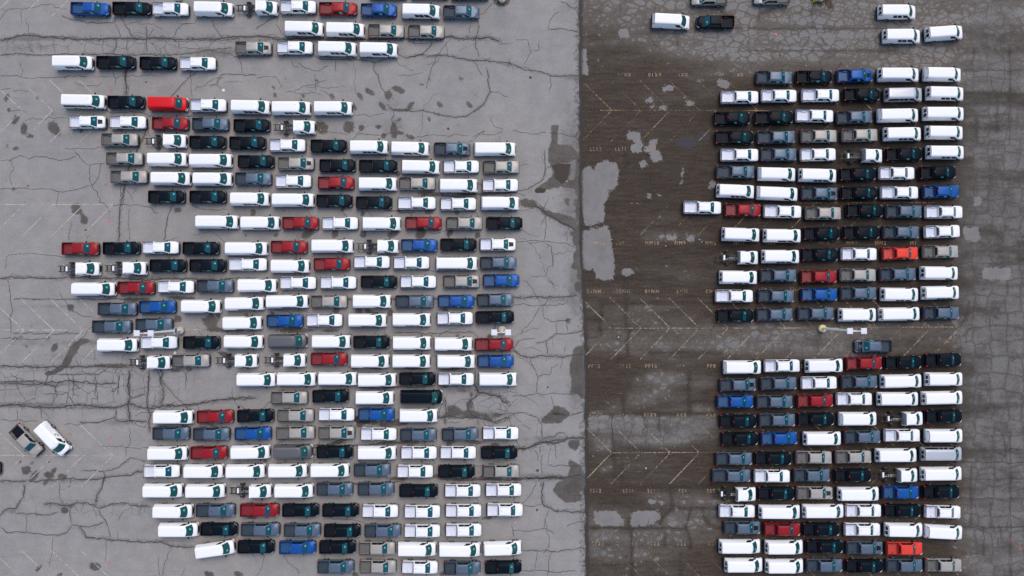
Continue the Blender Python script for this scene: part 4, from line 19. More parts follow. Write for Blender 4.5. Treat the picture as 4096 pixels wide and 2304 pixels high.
TXT=[('MM12',13.02,9.23,0,1),('MM11',16.95,9.23,0,1),('MM10',21.33,9.23,0,1),('MM9',25.59,9.23,0,1),('MM8',30.24,9.23,0,1),('MM7',34.58,9.23,0,1),('MM6',39.19,9.23,0,1),('MM5',43.04,9.23,0,1),('MM4',47.42,9.23,0,1),('MM3',51.76,9.23,0,1),('MM2',56.14,9.23,0,1),('M1',61.13,9.23,0,1),('LL12',12.75,23.61,0,1),('LL11',16.61,23.61,0,1),('LL10',21.08,23.61,0,1),('LL4',57.01,23.61,0,1),('LL3',61.13,23.61,0,1),('KK11',17.14,35.09,1,1),('KK10',21.85,35.09,1,1),('KK9',26.13,35.09,1,1),('KK8',30.5,35.09,1,1),('KK7',34.63,35.09,1,1),('KK19',-32.33,34.82,1,0),('KK18',-28.01,34.82,1,0),('KK17',-23.22,34.82,1,0),('KK16',-18.94,34.82,1,0),('KK15',-14.39,34.82,1,0),('KK14',-10.06,34.82,1,0),('KK13',-5.74,34.82,1,0),('JJ20',-50.47,43.11,1,0),('JJ19',-45.71,43.11,1,0),('JJ18',-41.77,43.11,1,0),('JJ17',-36.71,43.11,1,0),('JJ16',-23.57,43.11,1,0),('JJ15',-19.12,43.11,1,0),('JJ14',-14.56,43.11,1,0),('JJ13',-6.05,43.11,1,0),('J1',-69.13,42.92,1,0),('L3',-77.06,23.8,0,0),('L2',-72.67,23.8,0,0),('L1',-68.2,23.8,0,0),('M3',-76.71,9.65,0,0),('M2',-72.4,9.65,0,0),('M1',-67.95,9.65,0,0),('N1',-68.23,1.95,1,0),('N2',-72.68,1.95,1,0),('N3',-77.13,1.95,1,0),('NN20',-37.04,1.69,1,0),('NN19',-32.37,1.69,1,0),('NN18',-27.69,1.69,1,0),('NN17',-23.47,1.69,1,0),('NN16',-18.67,1.69,1,0),('NN15',-14.0,1.69,1,0),('NN14',-9.62,1.69,1,0),('NN13',-5.86,1.69,1,0),('NN21',-41.15,1.46,1,0),('NN22',-45.45,1.46,1,0),('NN23',-50.01,1.46,1,0),('NN12',12.48,1.95,1,1),('NN11',16.89,1.95,1,1),('NN10',21.3,1.95,1,1),('NN9',25.86,1.95,1,1),('NN8',30.31,1.95,1,1),('NN6',38.83,2.22,1,1),('NN5',43.06,2.22,1,1),('PP20',-36.89,-9.74,0,0),('PP19',-32.22,-9.74,0,0),('PP18',-27.63,-9.74,0,0),('PP17',-23.64,-9.74,0,0),('PP16',-19.01,-9.74,0,0),('PP21',-40.76,-9.74,0,0),('PP22',-45.16,-9.74,0,0),('PP23',-49.83,-9.74,0,0),('PP12',12.45,-9.47,0,1),('PP11',17.19,-9.47,0,1),('PP10',21.1,-9.47,0,1),('PP9',25.51,-9.47,0,1),('PP8',30.25,-9.47,0,1),('5',44.03,-9.47,0,1),('RR12',12.66,-16.78,1,1),('RR11',17.17,-16.78,1,1),('RR10',20.92,-16.78,1,1),('RR9',25.7,-16.78,1,1),('RR8',30.13,-16.78,1,1),('RR7',34.42,-16.78,1,1),('R1',-67.77,-17.15,1,0),('R2',-72.43,-17.15,1,0),('R3',-76.41,-17.15,1,0),('RR',-5.04,-16.78,1,0),('SS12',12.63,-28.31,0,1),('SS11',17.59,-28.31,0,1),('SS10',21.33,-28.31,0,1),('SS9',25.8,-28.31,0,1),('SS8',30.07,-28.31,0,1),('S3',-76.7,-29.1,0,0),('S2',-72.27,-29.1,0,0),('S1',-66.75,-29.1,0,0),('TT12',12.99,-36.16,1,1),('TT11',18.02,-36.16,1,1),('TT10',21.38,-36.16,1,1),('TT9',25.61,-36.16,1,1),('TT8',30.33,-36.16,1,1),('T3',-76.33,-36.58,1,0),('T2',-71.46,-36.58,1,0),('T1',-67.19,-36.58,1,0),('TT',-51.67,-40.06,1,0),('NN',5.28,-3.6,1,0),('PP',5.28,-4.66,0,0),('R',-59.94,-22.47,1,0),('S',-59.93,-23.42,0,0)]
LINES=[(-84.44,34.28,-79.39,29.59,2),(-79.39,29.52,-84.14,24.72,2),(-79.92,34.28,-74.88,29.59,2),(-74.88,29.52,-79.63,24.72,2),(-75.33,34.28,-70.3,29.59,2),(-70.3,29.52,-75.05,24.72,2),(-70.82,34.28,-65.79,29.59,2),(-65.79,29.52,-70.54,24.72,2),(-66.3,34.28,-61.28,29.59,2),(-61.27,29.52,-66.03,24.72,2),(-61.83,34.28,-56.8,29.59,0),(-56.8,29.52,-61.57,24.72,0),(-57.31,34.28,-52.29,29.59,0),(-52.29,29.52,-57.06,24.72,0),(-52.83,34.28,-47.82,29.59,0),(-47.82,29.52,-52.59,24.72,0),(-48.32,34.28,-43.31,29.59,0),(-43.31,29.52,-48.08,24.72,0),(-43.84,34.28,-38.84,29.59,0),(-38.84,29.52,-43.62,24.72,0),(-39.37,34.28,-34.36,29.59,0),(-34.36,29.52,-39.15,24.72,0),(-34.85,34.28,-29.85,29.59,0),(-29.85,29.52,-34.64,24.72,0),(-30.38,34.28,-25.38,29.59,0),(-25.38,29.52,-30.17,24.72,0),(-25.86,34.28,-20.87,29.59,0),(-20.87,29.52,-25.66,24.72,0),(-21.39,34.28,-16.4,29.59,0),(-16.4,29.52,-21.2,24.72,0),(-16.87,34.28,-11.89,29.59,0),(-11.89,29.52,-16.69,24.72,0),(-12.4,34.28,-7.42,29.59,0),(-7.42,29.52,-12.22,24.72,0),(-7.88,34.28,-2.91,29.59,0),(-2.91,29.52,-7.71,24.72,0),(-78.96,15.07,-83.69,10.3,2),(-74.46,15.07,-79.19,10.3,2),(-69.88,15.07,-74.62,10.3,2),(-65.38,15.07,-70.13,10.3,2),(-60.89,15.07,-65.63,10.3,2),(-56.43,15.07,-61.18,10.3,0),(-51.93,15.07,-56.68,10.3,0),(-47.47,15.07,-52.22,10.3,0),(-42.97,15.07,-47.73,10.3,0),(-38.51,15.07,-43.27,10.3,0),(-34.05,15.07,-38.82,10.3,0),(-29.55,15.07,-34.32,10.3,0),(-25.09,15.07,-29.86,10.3,0),(-20.59,15.07,-25.37,10.3,0),(-16.13,15.07,-20.91,10.3,0),(-11.63,15.07,-16.42,10.3,0),(-7.17,15.07,-11.96,10.3,0),(-2.67,15.07,-7.47,10.3,0),(-78.08,15.15,-60.89,15.15,2),(-83.69,0.66,-78.68,-3.98,2),(-78.68,-4.05,-83.4,-8.79,2),(-79.21,0.66,-74.2,-3.98,2),(-74.2,-4.05,-78.92,-8.79,2),(-74.64,0.66,-69.64,-3.98,2),(-69.64,-4.05,-74.36,-8.79,2),(-70.16,0.66,-65.16,-3.98,2),(-65.16,-4.05,-69.88,-8.79,2),(-65.67,0.66,-60.68,-3.98,2),(-60.67,-4.05,-65.4,-8.79,2),(-61.22,0.66,-56.23,-3.98,0),(-56.23,-4.05,-60.96,-8.79,0),(-56.73,0.66,-51.75,-3.98,0),(-51.75,-4.05,-56.48,-8.79,0),(-52.28,0.66,-47.3,-3.98,0),(-47.3,-4.05,-52.04,-8.79,0),(-47.8,0.66,-42.82,-3.98,0),(-42.82,-4.05,-47.56,-8.79,0),(-43.35,0.66,-38.37,-3.98,0),(-38.37,-4.05,-43.12,-8.79,0),(-38.9,0.66,-33.93,-3.98,0),(-33.93,-4.05,-38.68,-8.79,0),(-34.41,0.66,-29.44,-3.98,0),(-29.44,-4.05,-34.2,-8.79,0),(-29.96,0.66,-25.0,-3.98,0),(-25.0,-4.05,-29.76,-8.79,0),(-25.48,0.66,-20.52,-3.98,0),(-20.52,-4.05,-25.28,-8.79,0),(-21.03,0.66,-16.07,-3.98,0),(-16.07,-4.05,-20.84,-8.79,0),(-16.54,0.66,-11.59,-3.98,0),(-11.59,-4.05,-16.36,-8.79,0),(-12.09,0.66,-7.14,-3.98,0),(-7.14,-4.05,-11.92,-8.79,0),(-7.61,0.66,-2.66,-3.98,0),(-2.66,-4.05,-7.44,-8.79,0),(-77.81,-3.98,-63.75,-3.98,2),(-49.58,-3.94,-47.15,-3.94,2),(-32.98,-3.98,-2.2,-3.86,0),(-0.68,-3.86,1.6,-3.86,0),(-83.4,-18.32,-78.41,-22.93,2),(-78.41,-23.0,-83.11,-27.71,2),(-78.93,-18.32,-73.94,-22.93,2),(-73.94,-23.0,-78.65,-27.71,2),(-74.39,-18.32,-69.4,-22.93,2),(-69.4,-23.0,-74.11,-27.71,2),(-69.91,-18.32,-64.93,-22.93,2),(-64.93,-23.0,-69.64,-27.71,2),(-65.44,-18.32,-60.47,-22.93,2),(-60.46,-23.0,-65.18,-27.71,2),(-61.01,-18.32,-56.04,-22.93,0),(-56.03,-23.0,-60.75,-27.71,0),(-56.54,-18.32,-51.57,-22.93,0),(-51.57,-23.0,-56.29,-27.71,0),(-52.1,-18.32,-47.14,-22.93,0),(-47.14,-23.0,-51.86,-27.71,0),(-47.63,-18.32,-42.67,-22.93,0),(-42.67,-23.0,-47.4,-27.71,0),(-43.2,-18.32,-38.24,-22.93,0),(-38.24,-23.0,-42.97,-27.71,0),(-38.77,-18.32,-33.81,-22.93,0),(-33.81,-23.0,-38.55,-27.71,0),(-34.29,-18.32,-29.34,-22.93,0),(-29.34,-23.0,-34.08,-27.71,0),(-29.86,-18.32,-24.91,-22.93,0),(-24.91,-23.0,-29.66,-27.71,0),(-25.39,-18.32,-20.45,-22.93,0),(-20.45,-23.0,-25.19,-27.71,0),(-20.96,-18.32,-16.02,-22.93,0),(-16.02,-23.0,-20.77,-27.71,0),(-16.48,-18.32,-11.55,-22.93,0),(-11.55,-23.0,-16.3,-27.71,0),(-12.05,-18.32,-7.12,-22.93,0),(-7.12,-23.0,-11.88,-27.71,0),(-7.58,-18.32,-2.65,-22.93,0),(-2.65,-23.0,-7.41,-27.71,0),(-77.54,-22.93,-60.47,-22.93,2),(-83.12,-37.18,-78.14,-41.75,2),(-78.66,-37.18,-73.69,-41.75,2),(-74.13,-37.18,-69.16,-41.75,2),(-69.67,-37.18,-64.71,-41.75,2),(-65.22,-37.18,-60.26,-41.75,2),(-60.8,-37.18,-55.84,-41.75,0),(-56.34,-37.18,-51.39,-41.75,0),(-51.92,-37.18,-46.98,-41.75,0),(-47.47,-37.18,-42.52,-41.75,0),(-43.05,-37.18,-38.11,-41.75,0),(-38.63,-37.18,-33.69,-41.75,0),(-34.18,-37.18,-29.24,-41.75,0),(-29.76,-37.18,-24.83,-41.75,0),(-25.3,-37.18,-20.38,-41.75,0),(-20.88,-37.18,-15.96,-41.75,0),(-16.43,-37.18,-11.51,-41.75,0),(-12.01,-37.18,-7.09,-41.75,0),(-7.55,-37.18,-2.64,-41.75,0),(-79.44,48.91,-84.2,44.08,2),(-74.92,48.91,-79.68,44.08,2),(-70.31,48.91,-75.08,44.08,2),(-65.79,48.91,-70.56,44.08,2),(-61.26,48.91,-66.04,44.08,2),(-56.77,48.91,-61.55,44.08,0),(-52.25,48.91,-57.03,44.08,0),(-47.76,48.91,-52.54,44.08,0),(-43.23,48.91,-48.02,44.08,0),(-38.74,48.91,-43.54,44.08,0),(-34.26,48.91,-39.05,44.08,0),(-29.73,48.91,-34.53,44.08,0),(-25.24,48.91,-30.05,44.08,0),(-20.71,48.91,-25.53,44.08,0),(-16.23,48.91,-21.04,44.08,0),(-11.7,48.91,-16.52,44.08,0),(-7.21,48.91,-12.03,44.08,0),(-2.69,48.91,-7.51,44.08,0),(15.18,29.67,10.78,34.02,1),(15.18,29.52,10.88,25.03,1),(19.65,29.67,15.0,34.28,1),(19.65,29.52,15.12,24.79,1),(24.12,29.67,19.47,34.28,1),(24.12,29.52,19.59,24.79,1),(28.59,29.67,23.95,34.28,1),(28.59,29.52,24.06,24.79,1),(32.99,29.67,28.35,34.28,1),(32.99,29.52,28.45,24.79,1),(37.42,29.67,32.79,34.28,1),(37.42,29.52,32.88,24.79,1),(41.82,29.67,37.19,34.28,1),(41.82,29.52,37.28,24.79,1),(46.25,29.67,41.62,34.28,1),(46.25,29.52,41.71,24.79,1),(50.61,29.67,45.99,34.28,1),(50.61,29.52,46.06,24.79,1),(55.05,29.67,50.42,34.28,1),(55.04,29.52,50.49,24.79,1),(59.4,29.67,54.79,34.28,1),(59.4,29.52,54.84,24.79,1),(63.91,29.67,59.3,34.28,1),(63.91,29.52,59.35,24.79,1),(68.35,29.67,63.74,34.28,1),(68.35,29.52,63.78,24.79,1),(24.06,15.18,19.54,10.49,1),(28.52,15.18,24.0,10.49,1),(32.9,15.18,28.38,10.49,1),(37.33,15.18,32.8,10.49,1),(41.71,15.18,37.18,10.49,1),(46.13,15.18,41.6,10.49,1),(50.48,15.18,45.94,10.49,1),(54.9,15.18,50.36,10.49,1),(59.25,15.18,54.7,10.49,1),(63.75,15.18,59.2,10.49,1),(68.17,15.18,63.62,10.49,1),(15.08,-3.6,11.12,0.3,3),(15.08,-3.75,11.22,-7.75,3),(19.53,-3.6,14.91,0.96,3),(19.53,-3.75,15.03,-8.41,3),(23.98,-3.6,19.36,0.96,3),(23.97,-3.75,19.47,-8.41,3),(28.42,-3.6,23.81,0.96,3),(28.42,-3.75,23.92,-8.41,3),(32.79,-3.6,28.18,0.96,3),(32.79,-3.75,28.28,-8.41,3),(37.2,-3.6,32.59,0.96,3),(37.2,-3.75,32.69,-8.41,3),(41.57,-3.6,36.96,0.96,3),(41.57,-3.75,37.05,-8.41,3),(45.97,-3.6,41.37,0.96,3),(45.97,-3.75,41.46,-8.41,3),(50.31,-3.6,45.71,0.96,3),(50.31,-3.75,45.78,-8.41,3),(54.71,-3.6,50.12,0.96,3),(54.71,-3.75,50.19,-8.41,3),(59.05,-3.6,54.46,0.96,3),(59.04,-3.75,54.51,-8.41,3),(63.53,-3.6,58.94,0.96,3),(63.53,-3.75,58.99,-8.41,3),(67.94,-3.6,63.35,0.96,3),(67.93,-3.75,63.4,-8.41,3),(15.03,-22.47,11.31,-18.83,3),(15.03,-22.62,11.41,-26.36,3),(19.46,-22.47,14.86,-17.95,3),(19.46,-22.62,14.98,-27.26,3),(23.89,-22.47,19.29,-17.95,3),(23.89,-22.62,19.41,-27.26,3),(28.32,-22.47,23.72,-17.95,3),(28.32,-22.62,23.83,-27.26,3),(32.68,-22.47,28.08,-17.95,1),(32.68,-22.62,28.18,-27.26,1),(37.07,-22.47,32.48,-17.95,1),(37.07,-22.62,32.57,-27.26,1),(41.42,-22.47,36.84,-17.95,1),(41.42,-22.62,36.92,-27.26,1),(45.82,-22.47,41.23,-17.95,1),(45.82,-22.62,41.31,-27.26,1),(50.13,-22.47,45.55,-17.95,1),(50.13,-22.62,45.63,-27.26,1),(54.53,-22.47,49.95,-17.95,1),(54.52,-22.62,50.01,-27.26,1),(58.84,-22.47,54.27,-17.95,1),(58.84,-22.62,54.33,-27.26,1),(63.31,-22.47,58.74,-17.95,1),(63.31,-22.62,58.79,-27.26,1),(67.7,-22.47,63.14,-17.95,1),(67.7,-22.62,63.18,-27.26,1),(14.98,-41.04,11.5,-37.65,1),(19.4,-41.04,14.8,-36.54,1),(23.81,-41.04,19.22,-36.54,1),(28.23,-41.04,23.64,-36.54,1),(32.57,-41.04,27.99,-36.54,1),(36.94,-41.04,32.37,-36.54,1),(41.28,-41.04,36.71,-36.54,1),(45.66,-41.04,41.09,-36.54,1),(49.96,-41.04,45.4,-36.54,1),(54.34,-41.04,49.78,-36.54,1),(58.64,-41.04,54.08,-36.54,1),(63.1,-41.04,58.54,-36.54,1),(67.47,-41.04,62.92,-36.54,1),(15.08,-3.71,46.24,-3.67,3),(48.71,-3.6,67.71,-3.52,3),(15.26,-22.55,31.5,-22.47,3),(13.46,29.59,39.45,29.55,1),(17.81,15.34,19.71,15.34,1),(43.54,15.38,64.51,15.45,1)]
SEAM=[(10.37,54.33),(10.43,46.59),(10.36,8.2),(10.95,-1.32),(11.16,-7.01),(11.16,-27.26),(11.25,-41.07),(11.31,-48.4)]
LIT=[(16.18,-5.08),(40.03,-6.33),(20.29,-24.89),(12.3,-23.04),(55.06,-3.25),(26.35,31.52),(8.35,18.7),(6.25,14.04),(-29.26,26.56),(-55.18,43.5),(-54.38,43.5),(23.42,8.81),(-55.77,-3.98),(-45.11,-7.47),(-31.56,-6.82),(40.45,41.3),(45.01,36.4),(0.53,-33.05)]
DOTS=[(-56.01,33.9,0.16),(2.83,34.63,0.22),(-73.81,18.01,0.14),(-12.61,28.02,0.15),(-9.74,26.75,0.2),(-4.39,26.29,0.14),(-64.96,11.25,0.16),(-41.44,-15.68,0.2),(-41.44,-15.72,0.14),(3.86,-25.22,0.22),(3.78,-31.17,0.18),(41.04,37.98,0.2),(5.42,-12.65,0.15),(-7.83,22.19,0.14),(68.54,-28.54,0.14)]
PTS={'poleL':(-50.15,-4.01),'poleM':(-1.48,-3.9),'poleR':(46.96,-3.71),'poleT1':(-50.96,46.74),'poleT2':(-1.53,46.55),'poleT3':(47.16,46.74),'paper1':(-51.18,-7.43),'paper2':(-44.14,32.67),'arrow1':(-50.71,-13.41),'arrow2':(-51.35,39.06),'pud1':(24.88,19.47),'pud2':(26.73,24.6),'pud3':(29.3,25.52),'pud4':(12.82,-12.12),'pud5':(7.71,20.81),'pud6':(4.27,17.17),'tube':(51.1,16.83),'hyd':(46.36,46.36),'twig1':(48.77,45.74),'manhole':(68.61,-28.61)}
RED=[(-61.46,32.71),(-61.39,12.55),(-61.02,-20.4),(-60.43,-25.75),(-61.0,-39.09),(75.28,-35.68),(76.74,-37.06),(40.49,41.3)]
SKID=[[(-30.12,-21.46),(-28.24,-21.28),(-26.74,-20.91),(-25.69,-20.53)],[(-30.05,-21.81),(-27.94,-21.58),(-26.29,-21.13),(-25.01,-20.53)],[(-30.19,-22.78),(-29.44,-22.86)],[(-30.35,-21.66),(-29.75,-21.88)]]
PI=math.pi
SC=bpy.context.scene
COL=SC.collection
RND=random.Random(7)
# ---------------------------------------------------------------- camera
cam=bpy.data.cameras.new('camera'); cam.lens=LENS; cam.sensor_width=36; cam.clip_start=1; cam.clip_end=3000
camo=bpy.data.objects.new('camera',cam); camo.location=(0,0,H); camo.rotation_euler=(TILT,0,0)
COL.objects.link(camo); SC.camera=camo
# ---------------------------------------------------------------- sky, sun, exposure
SUN_EL=math.radians(62); SUN_ROT=math.radians(20)
world=bpy.data.worlds.new('World'); SC.world=world; world.use_nodes=True
wn=world.node_tree.nodes; wl=world.node_tree.links
sky=wn.new('ShaderNodeTexSky'); sky.sky_type='NISHITA'; sky.sun_disc=False
sky.sun_elevation=SUN_EL; sky.sun_rotation=SUN_ROT; sky.air_density=1.0; sky.dust_density=1.2; sky.ozone_density=1.0
wl.new(sky.outputs[0],wn['Background'].inputs[0]); wn['Background'].inputs[1].default_value=0.12
sun=bpy.data.lights.new('sun','SUN'); sun.energy=1.5; sun.angle=math.radians(40); sun.color=(1.0,.88,.75)
suno=bpy.data.objects.new('sun',sun); COL.objects.link(suno)
_d=Vector((math.sin(SUN_ROT)*math.cos(SUN_EL),math.cos(SUN_ROT)*math.cos(SUN_EL),math.sin(SUN_EL)))
suno.rotation_euler=(-_d).to_track_quat('-Z','Y').to_euler()
SC.view_settings.view_transform='Standard'; SC.view_settings.look='None'
SC.view_settings.exposure=0.60; SC.view_settings.gamma=1; SC.view_settings.use_curve_mapping=False
# ---------------------------------------------------------------- node helpers
def material(name):
    m=bpy.data.materials.new(name); m.use_nodes=True
    return m,m.node_tree.nodes,m.node_tree.links,m.node_tree.nodes['Principled BSDF']
class NT:
    def __init__(s,m): s.n=m.node_tree.nodes; s.l=m.node_tree.links
    def put(s,sock,v):
        if hasattr(v,'is_output'): s.l.new(v,sock)
        elif v is not None: sock.default_value=v
    def noise(s,vec,scale,detail=3,rough=.55,dist=0):
        k=s.n.new('ShaderNodeTexNoise'); s.put(k.inputs['Vector'],vec)
        k.inputs['Scale'].default_value=scale; k.inputs['Detail'].default_value=detail
        k.inputs['Roughness'].default_value=rough; k.inputs['Distortion'].default_value=dist
        return k
    def math(s,op,a,b=None,c=None,clamp=False):
        k=s.n.new('ShaderNodeMath'); k.operation=op; k.use_clamp=clamp
        s.put(k.inputs[0],a); s.put(k.inputs[1],b); s.put(k.inputs[2],c); return k.outputs[0]
    def mix(s,f,a,b):
        k=s.n.new('ShaderNodeMix'); k.data_type='RGBA'
        s.put(k.inputs[0],f); s.put(k.inputs[6],a); s.put(k.inputs[7],b); return k.outputs[2]
    def ramp(s,v,lo,hi):
        k=s.n.new('ShaderNodeMapRange'); k.interpolation_type='SMOOTHSTEP'
        s.put(k.inputs[0],v); s.put(k.inputs[1],lo); s.put(k.inputs[2],hi); return k.outputs[0]
    def vec(s,op,a,b=None):
        k=s.n.new('ShaderNodeVectorMath'); k.operation=op; s.put(k.inputs[0],a); s.put(k.inputs[1],b); return k.outputs[0]
    def vor(s,vec,scale,feature='DISTANCE_TO_EDGE',rand=1.0):
        k=s.n.new('ShaderNodeTexVoronoi'); k.feature=feature; s.put(k.inputs['Vector'],vec)
        k.inputs['Scale'].default_value=scale; k.inputs['Randomness'].default_value=rand; return k
    def attr(s,name):
        k=s.n.new('ShaderNodeAttribute'); k.attribute_name=name; return k.outputs['Fac']
    def pos(s): return s.n.new('ShaderNodeNewGeometry').outputs['Position']
def c3(r,g,b): return (r,g,b,1)
def simple(name,col,rough=.5,metal=0,coat=0,spec=.5,grain=0.0):
    m,n,l,b=material(name); t=NT(m)
    b.inputs['Roughness'].default_value=rough; b.inputs['Metallic'].default_value=metal
    b.inputs['Coat Weight'].default_value=coat; b.inputs['Coat Roughness'].default_value=.08
    b.inputs['Specular IOR Level'].default_value=spec; b.inputs['Coat IOR'].default_value=1.4
    if grain:
        k=t.noise(t.n.new('ShaderNodeTexCoord').outputs['Object'],3.0,4)
        f=t.ramp(k.outputs[0],.3,.75)
        t.put(b.inputs['Base Color'],t.mix(f,c3(*[c*(1-grain) for c in col]),c3(*col)))
    else: b.inputs['Base Color'].default_value=c3(*col)
    return m
# ---------------------------------------------------------------- object helpers
def link(name,me,parent=None,kind=None,label=None,cat=None,group=None):
    o=bpy.data.objects.new(name,me); COL.objects.link(o)
    if parent: o.parent=parent
    if kind: o['kind']=kind
    if label: o['label']=label
    if cat: o['category']=cat
    if group: o['group']=group
    return o
class MB:
    def __init__(s): s.v=[]; s.f=[]; s.m=[]
    def add(s,vs,fs,mi=0):
        o=len(s.v); s.v+=[tuple(v) for v in vs]
        for f in fs: s.f.append(tuple(o+i for i in f)); s.m.append(mi)
    def box(s,x0,x1,y0,y1,z0,z1,mi=0):
        v=[(x,y,z) for x in(x0,x1) for y in(y0,y1) for z in(z0,z1)]
        s.add(v,[(0,1,3,2),(4,6,7,5),(0,4,5,1),(2,3,7,6),(0,2,6,4),(1,5,7,3)],mi)
    def hexa(s,v,mi=0): # 8 verts: bottom ring 4, top ring 4
        s.add(v,[(3,2,1,0),(4,5,6,7),(0,1,5,4),(1,2,6,5),(2,3,7,6),(3,0,4,7)],mi)
    def loft(s,rings,mi=0,cap0=True,cap1=True):
        n=len(rings[0]); v=[p for r in rings for p in r]; f=[]
        for k in range(len(rings)-1):
            for i in range(n):
                j=(i+1)%n; f.append((k*n+i,k*n+j,(k+1)*n+j,(k+1)*n+i))
        if cap0: f.append(tuple(range(n-1,-1,-1)))
        if cap1: f.append(tuple((len(rings)-1)*n+i for i in range(n)))
        s.add(v,f,mi)
    def cyl(s,c,axis,r,h,n=14,mi=0,r2=None):
        r2=r if r2 is None else r2; rs=[]
        for k,(rr,d) in enumerate(((r,-h/2),(r2,h/2))):
            ring=[]
            for i in range(n):
                a=2*PI*i/n; p,q=rr*math.cos(a),rr*math.sin(a)
                ring.append({'x':(c[0]+d,c[1]+p,c[2]+q),'y':(c[0]+q,c[1]+d,c[2]+p),'z':(c[0]+p,c[1]+q,c[2]+d)}[axis])
            rs.append(ring)
        s.loft(rs,mi)
    def tube(s,pts,r,n=6,mi=0):
        rs=[]; pts=[Vector(p) for p in pts]
        for i,p in enumerate(pts):
            d=(pts[min(i+1,len(pts)-1)]-pts[max(i-1,0)]).normalized()
            u=d.cross(Vector((0,0,1))); u=u.normalized() if u.length>1e-3 else Vector((1,0,0)); w=u.cross(d)
            rs.append([tuple(p+u*r*math.cos(2*PI*k/n)+w*r*math.sin(2*PI*k/n)) for k in range(n)])
        s.loft(rs,mi)
    def mesh(s,name,mats,smooth=False):
        me=bpy.data.meshes.new(name); me.from_pydata(s.v,[],s.f); me.update()
        for m in mats: me.materials.append(m)
        if any(s.m): me.polygons.foreach_set('material_index',s.m)
        bm=bmesh.new(); bm.from_mesh(me); bmesh.ops.recalc_face_normals(bm,faces=bm.faces); bm.to_mesh(me); bm.free()
        if smooth:
            me.polygons.foreach_set('use_smooth',[True]*len(me.polygons)); me.set_sharp_from_angle(angle=math.radians(38))
        return me
# ---------------------------------------------------------------- ground materials
def ground_left():
    m,n,l,b=material('light_asphalt'); t=NT(m); p=t.pos(); b.inputs['Specular IOR Level'].default_value=.2
    big=t.noise(p,.06,4,.6).outputs[0]; mid=t.noise(p,.45,5,.65).outputs[0]; fine=t.noise(p,7,3,.7).outputs[0]
    col=t.mix(t.ramp(big,.35,.65),c3(.266,.259,.249),c3(.292,.277,.262))
    col=t.mix(t.ramp(mid,.3,.75),t.vec('MULTIPLY',col,(.90,.90,.90)),t.vec('MULTIPLY',col,(1.07,1.07,1.07)))
    col=t.mix(t.ramp(fine,.25,.8),t.vec('MULTIPLY',col,(.86,.86,.87)),t.vec('MULTIPLY',col,(1.12,1.12,1.11)))
    speck=t.noise(p,2.3,2,.6).outputs[0]
    col=t.mix(t.math('MULTIPLY',t.ramp(speck,.66,.78),.40),col,c3(.12,.112,.104)); grit=t.noise(p,3.4,4,.75).outputs[0]; str_=t.noise(t.vec('MULTIPLY',p,(.10,1.1,0)),1.0,4,.65).outputs[0]; col=t.mix(t.ramp(grit,.3,.72),t.vec('MULTIPLY',col,(.90,.90,.90)),t.vec('MULTIPLY',col,(1.07,1.07,1.07))); col=t.mix(t.math('MULTIPLY',t.ramp(str_,.52,.78),.30),col,c3(.17,.16,.15))
    g=t.attr('grime_shade'); gn=t.noise(p,.9,5,.7).outputs[0]
    gf=t.math('MULTIPLY',t.ramp(g,.0,.2),t.math('MULTIPLY',t.ramp(t.math('ADD',g,t.math('MULTIPLY',t.math('SUBTRACT',gn,.5),1.5)),.15,.85),.75))
    col=t.mix(gf,col,c3(.128,.117,.106))  # real grime, plus shade painted over the parked block
    s=t.attr('stain'); sn=t.noise(p,1.6,5,.7).outputs[0]
    sv=t.math('ADD',s,t.math('ADD',t.math('MULTIPLY',t.math('SUBTRACT',sn,.5),1.0),t.math('MULTIPLY',t.math('SUBTRACT',grit,.5),.7)))
    sf=t.math('MULTIPLY',t.ramp(sv,.30,.56),t.ramp(s,.02,.12))
    scol=t.mix(t.ramp(t.math('ADD',t.math('MULTIPLY',mid,.5),t.math('MULTIPLY',grit,.5)),.38,.62),c3(.062,.053,.045),c3(.108,.096,.084))
    col=t.mix(t.math('MULTIPLY',sf,.95),col,scol)
    pl=t.ramp(t.math('ADD',t.attr('pool'),t.math('MULTIPLY',t.math('SUBTRACT',sn,.5),.9)),.36,.5); col=t.mix(pl,col,c3(.046,.035,.029))
    # hairline alligator cracks near the main cracks
    q=t.vec('ADD',p,t.vec('SCALE',t.noise(p,1.2,3).outputs[1],None)); 
    v=t.math('MINIMUM',t.vor(q,.75).outputs['Distance'],1.0); vb=t.vor(t.vec('ADD',p,t.vec('MULTIPLY',t.noise(p,.9,4,.7).outputs[1],(.8,.8,0))),.42,rand=.6).outputs['Distance']; bz=t.math('MULTIPLY',t.attr('blockzone'),t.math('SUBTRACT',1,t.ramp(vb,.008,.026))); col=t.mix(t.math('MULTIPLY',bz,.8),col,c3(.055,.050,.046))
    cz=t.math('MULTIPLY',t.ramp(t.attr('crackzone'),.25,.8),t.math('SUBTRACT',1,t.ramp(v,.012,.035)))
    col=t.mix(t.math('MULTIPLY',cz,.75),col,c3(.07,.065,.06))
    t.put(b.inputs['Base Color'],col)
    t.put(b.inputs['Roughness'],t.math('SUBTRACT',.88,t.math('MULTIPLY',sf,.25)))
    bp=n.new('ShaderNodeBump'); bp.inputs['Strength'].default_value=.25; bp.inputs['Distance'].default_value=.02
    t.put(bp.inputs['Height'],fine); l.new(bp.outputs[0],b.inputs['Normal'])
    return m
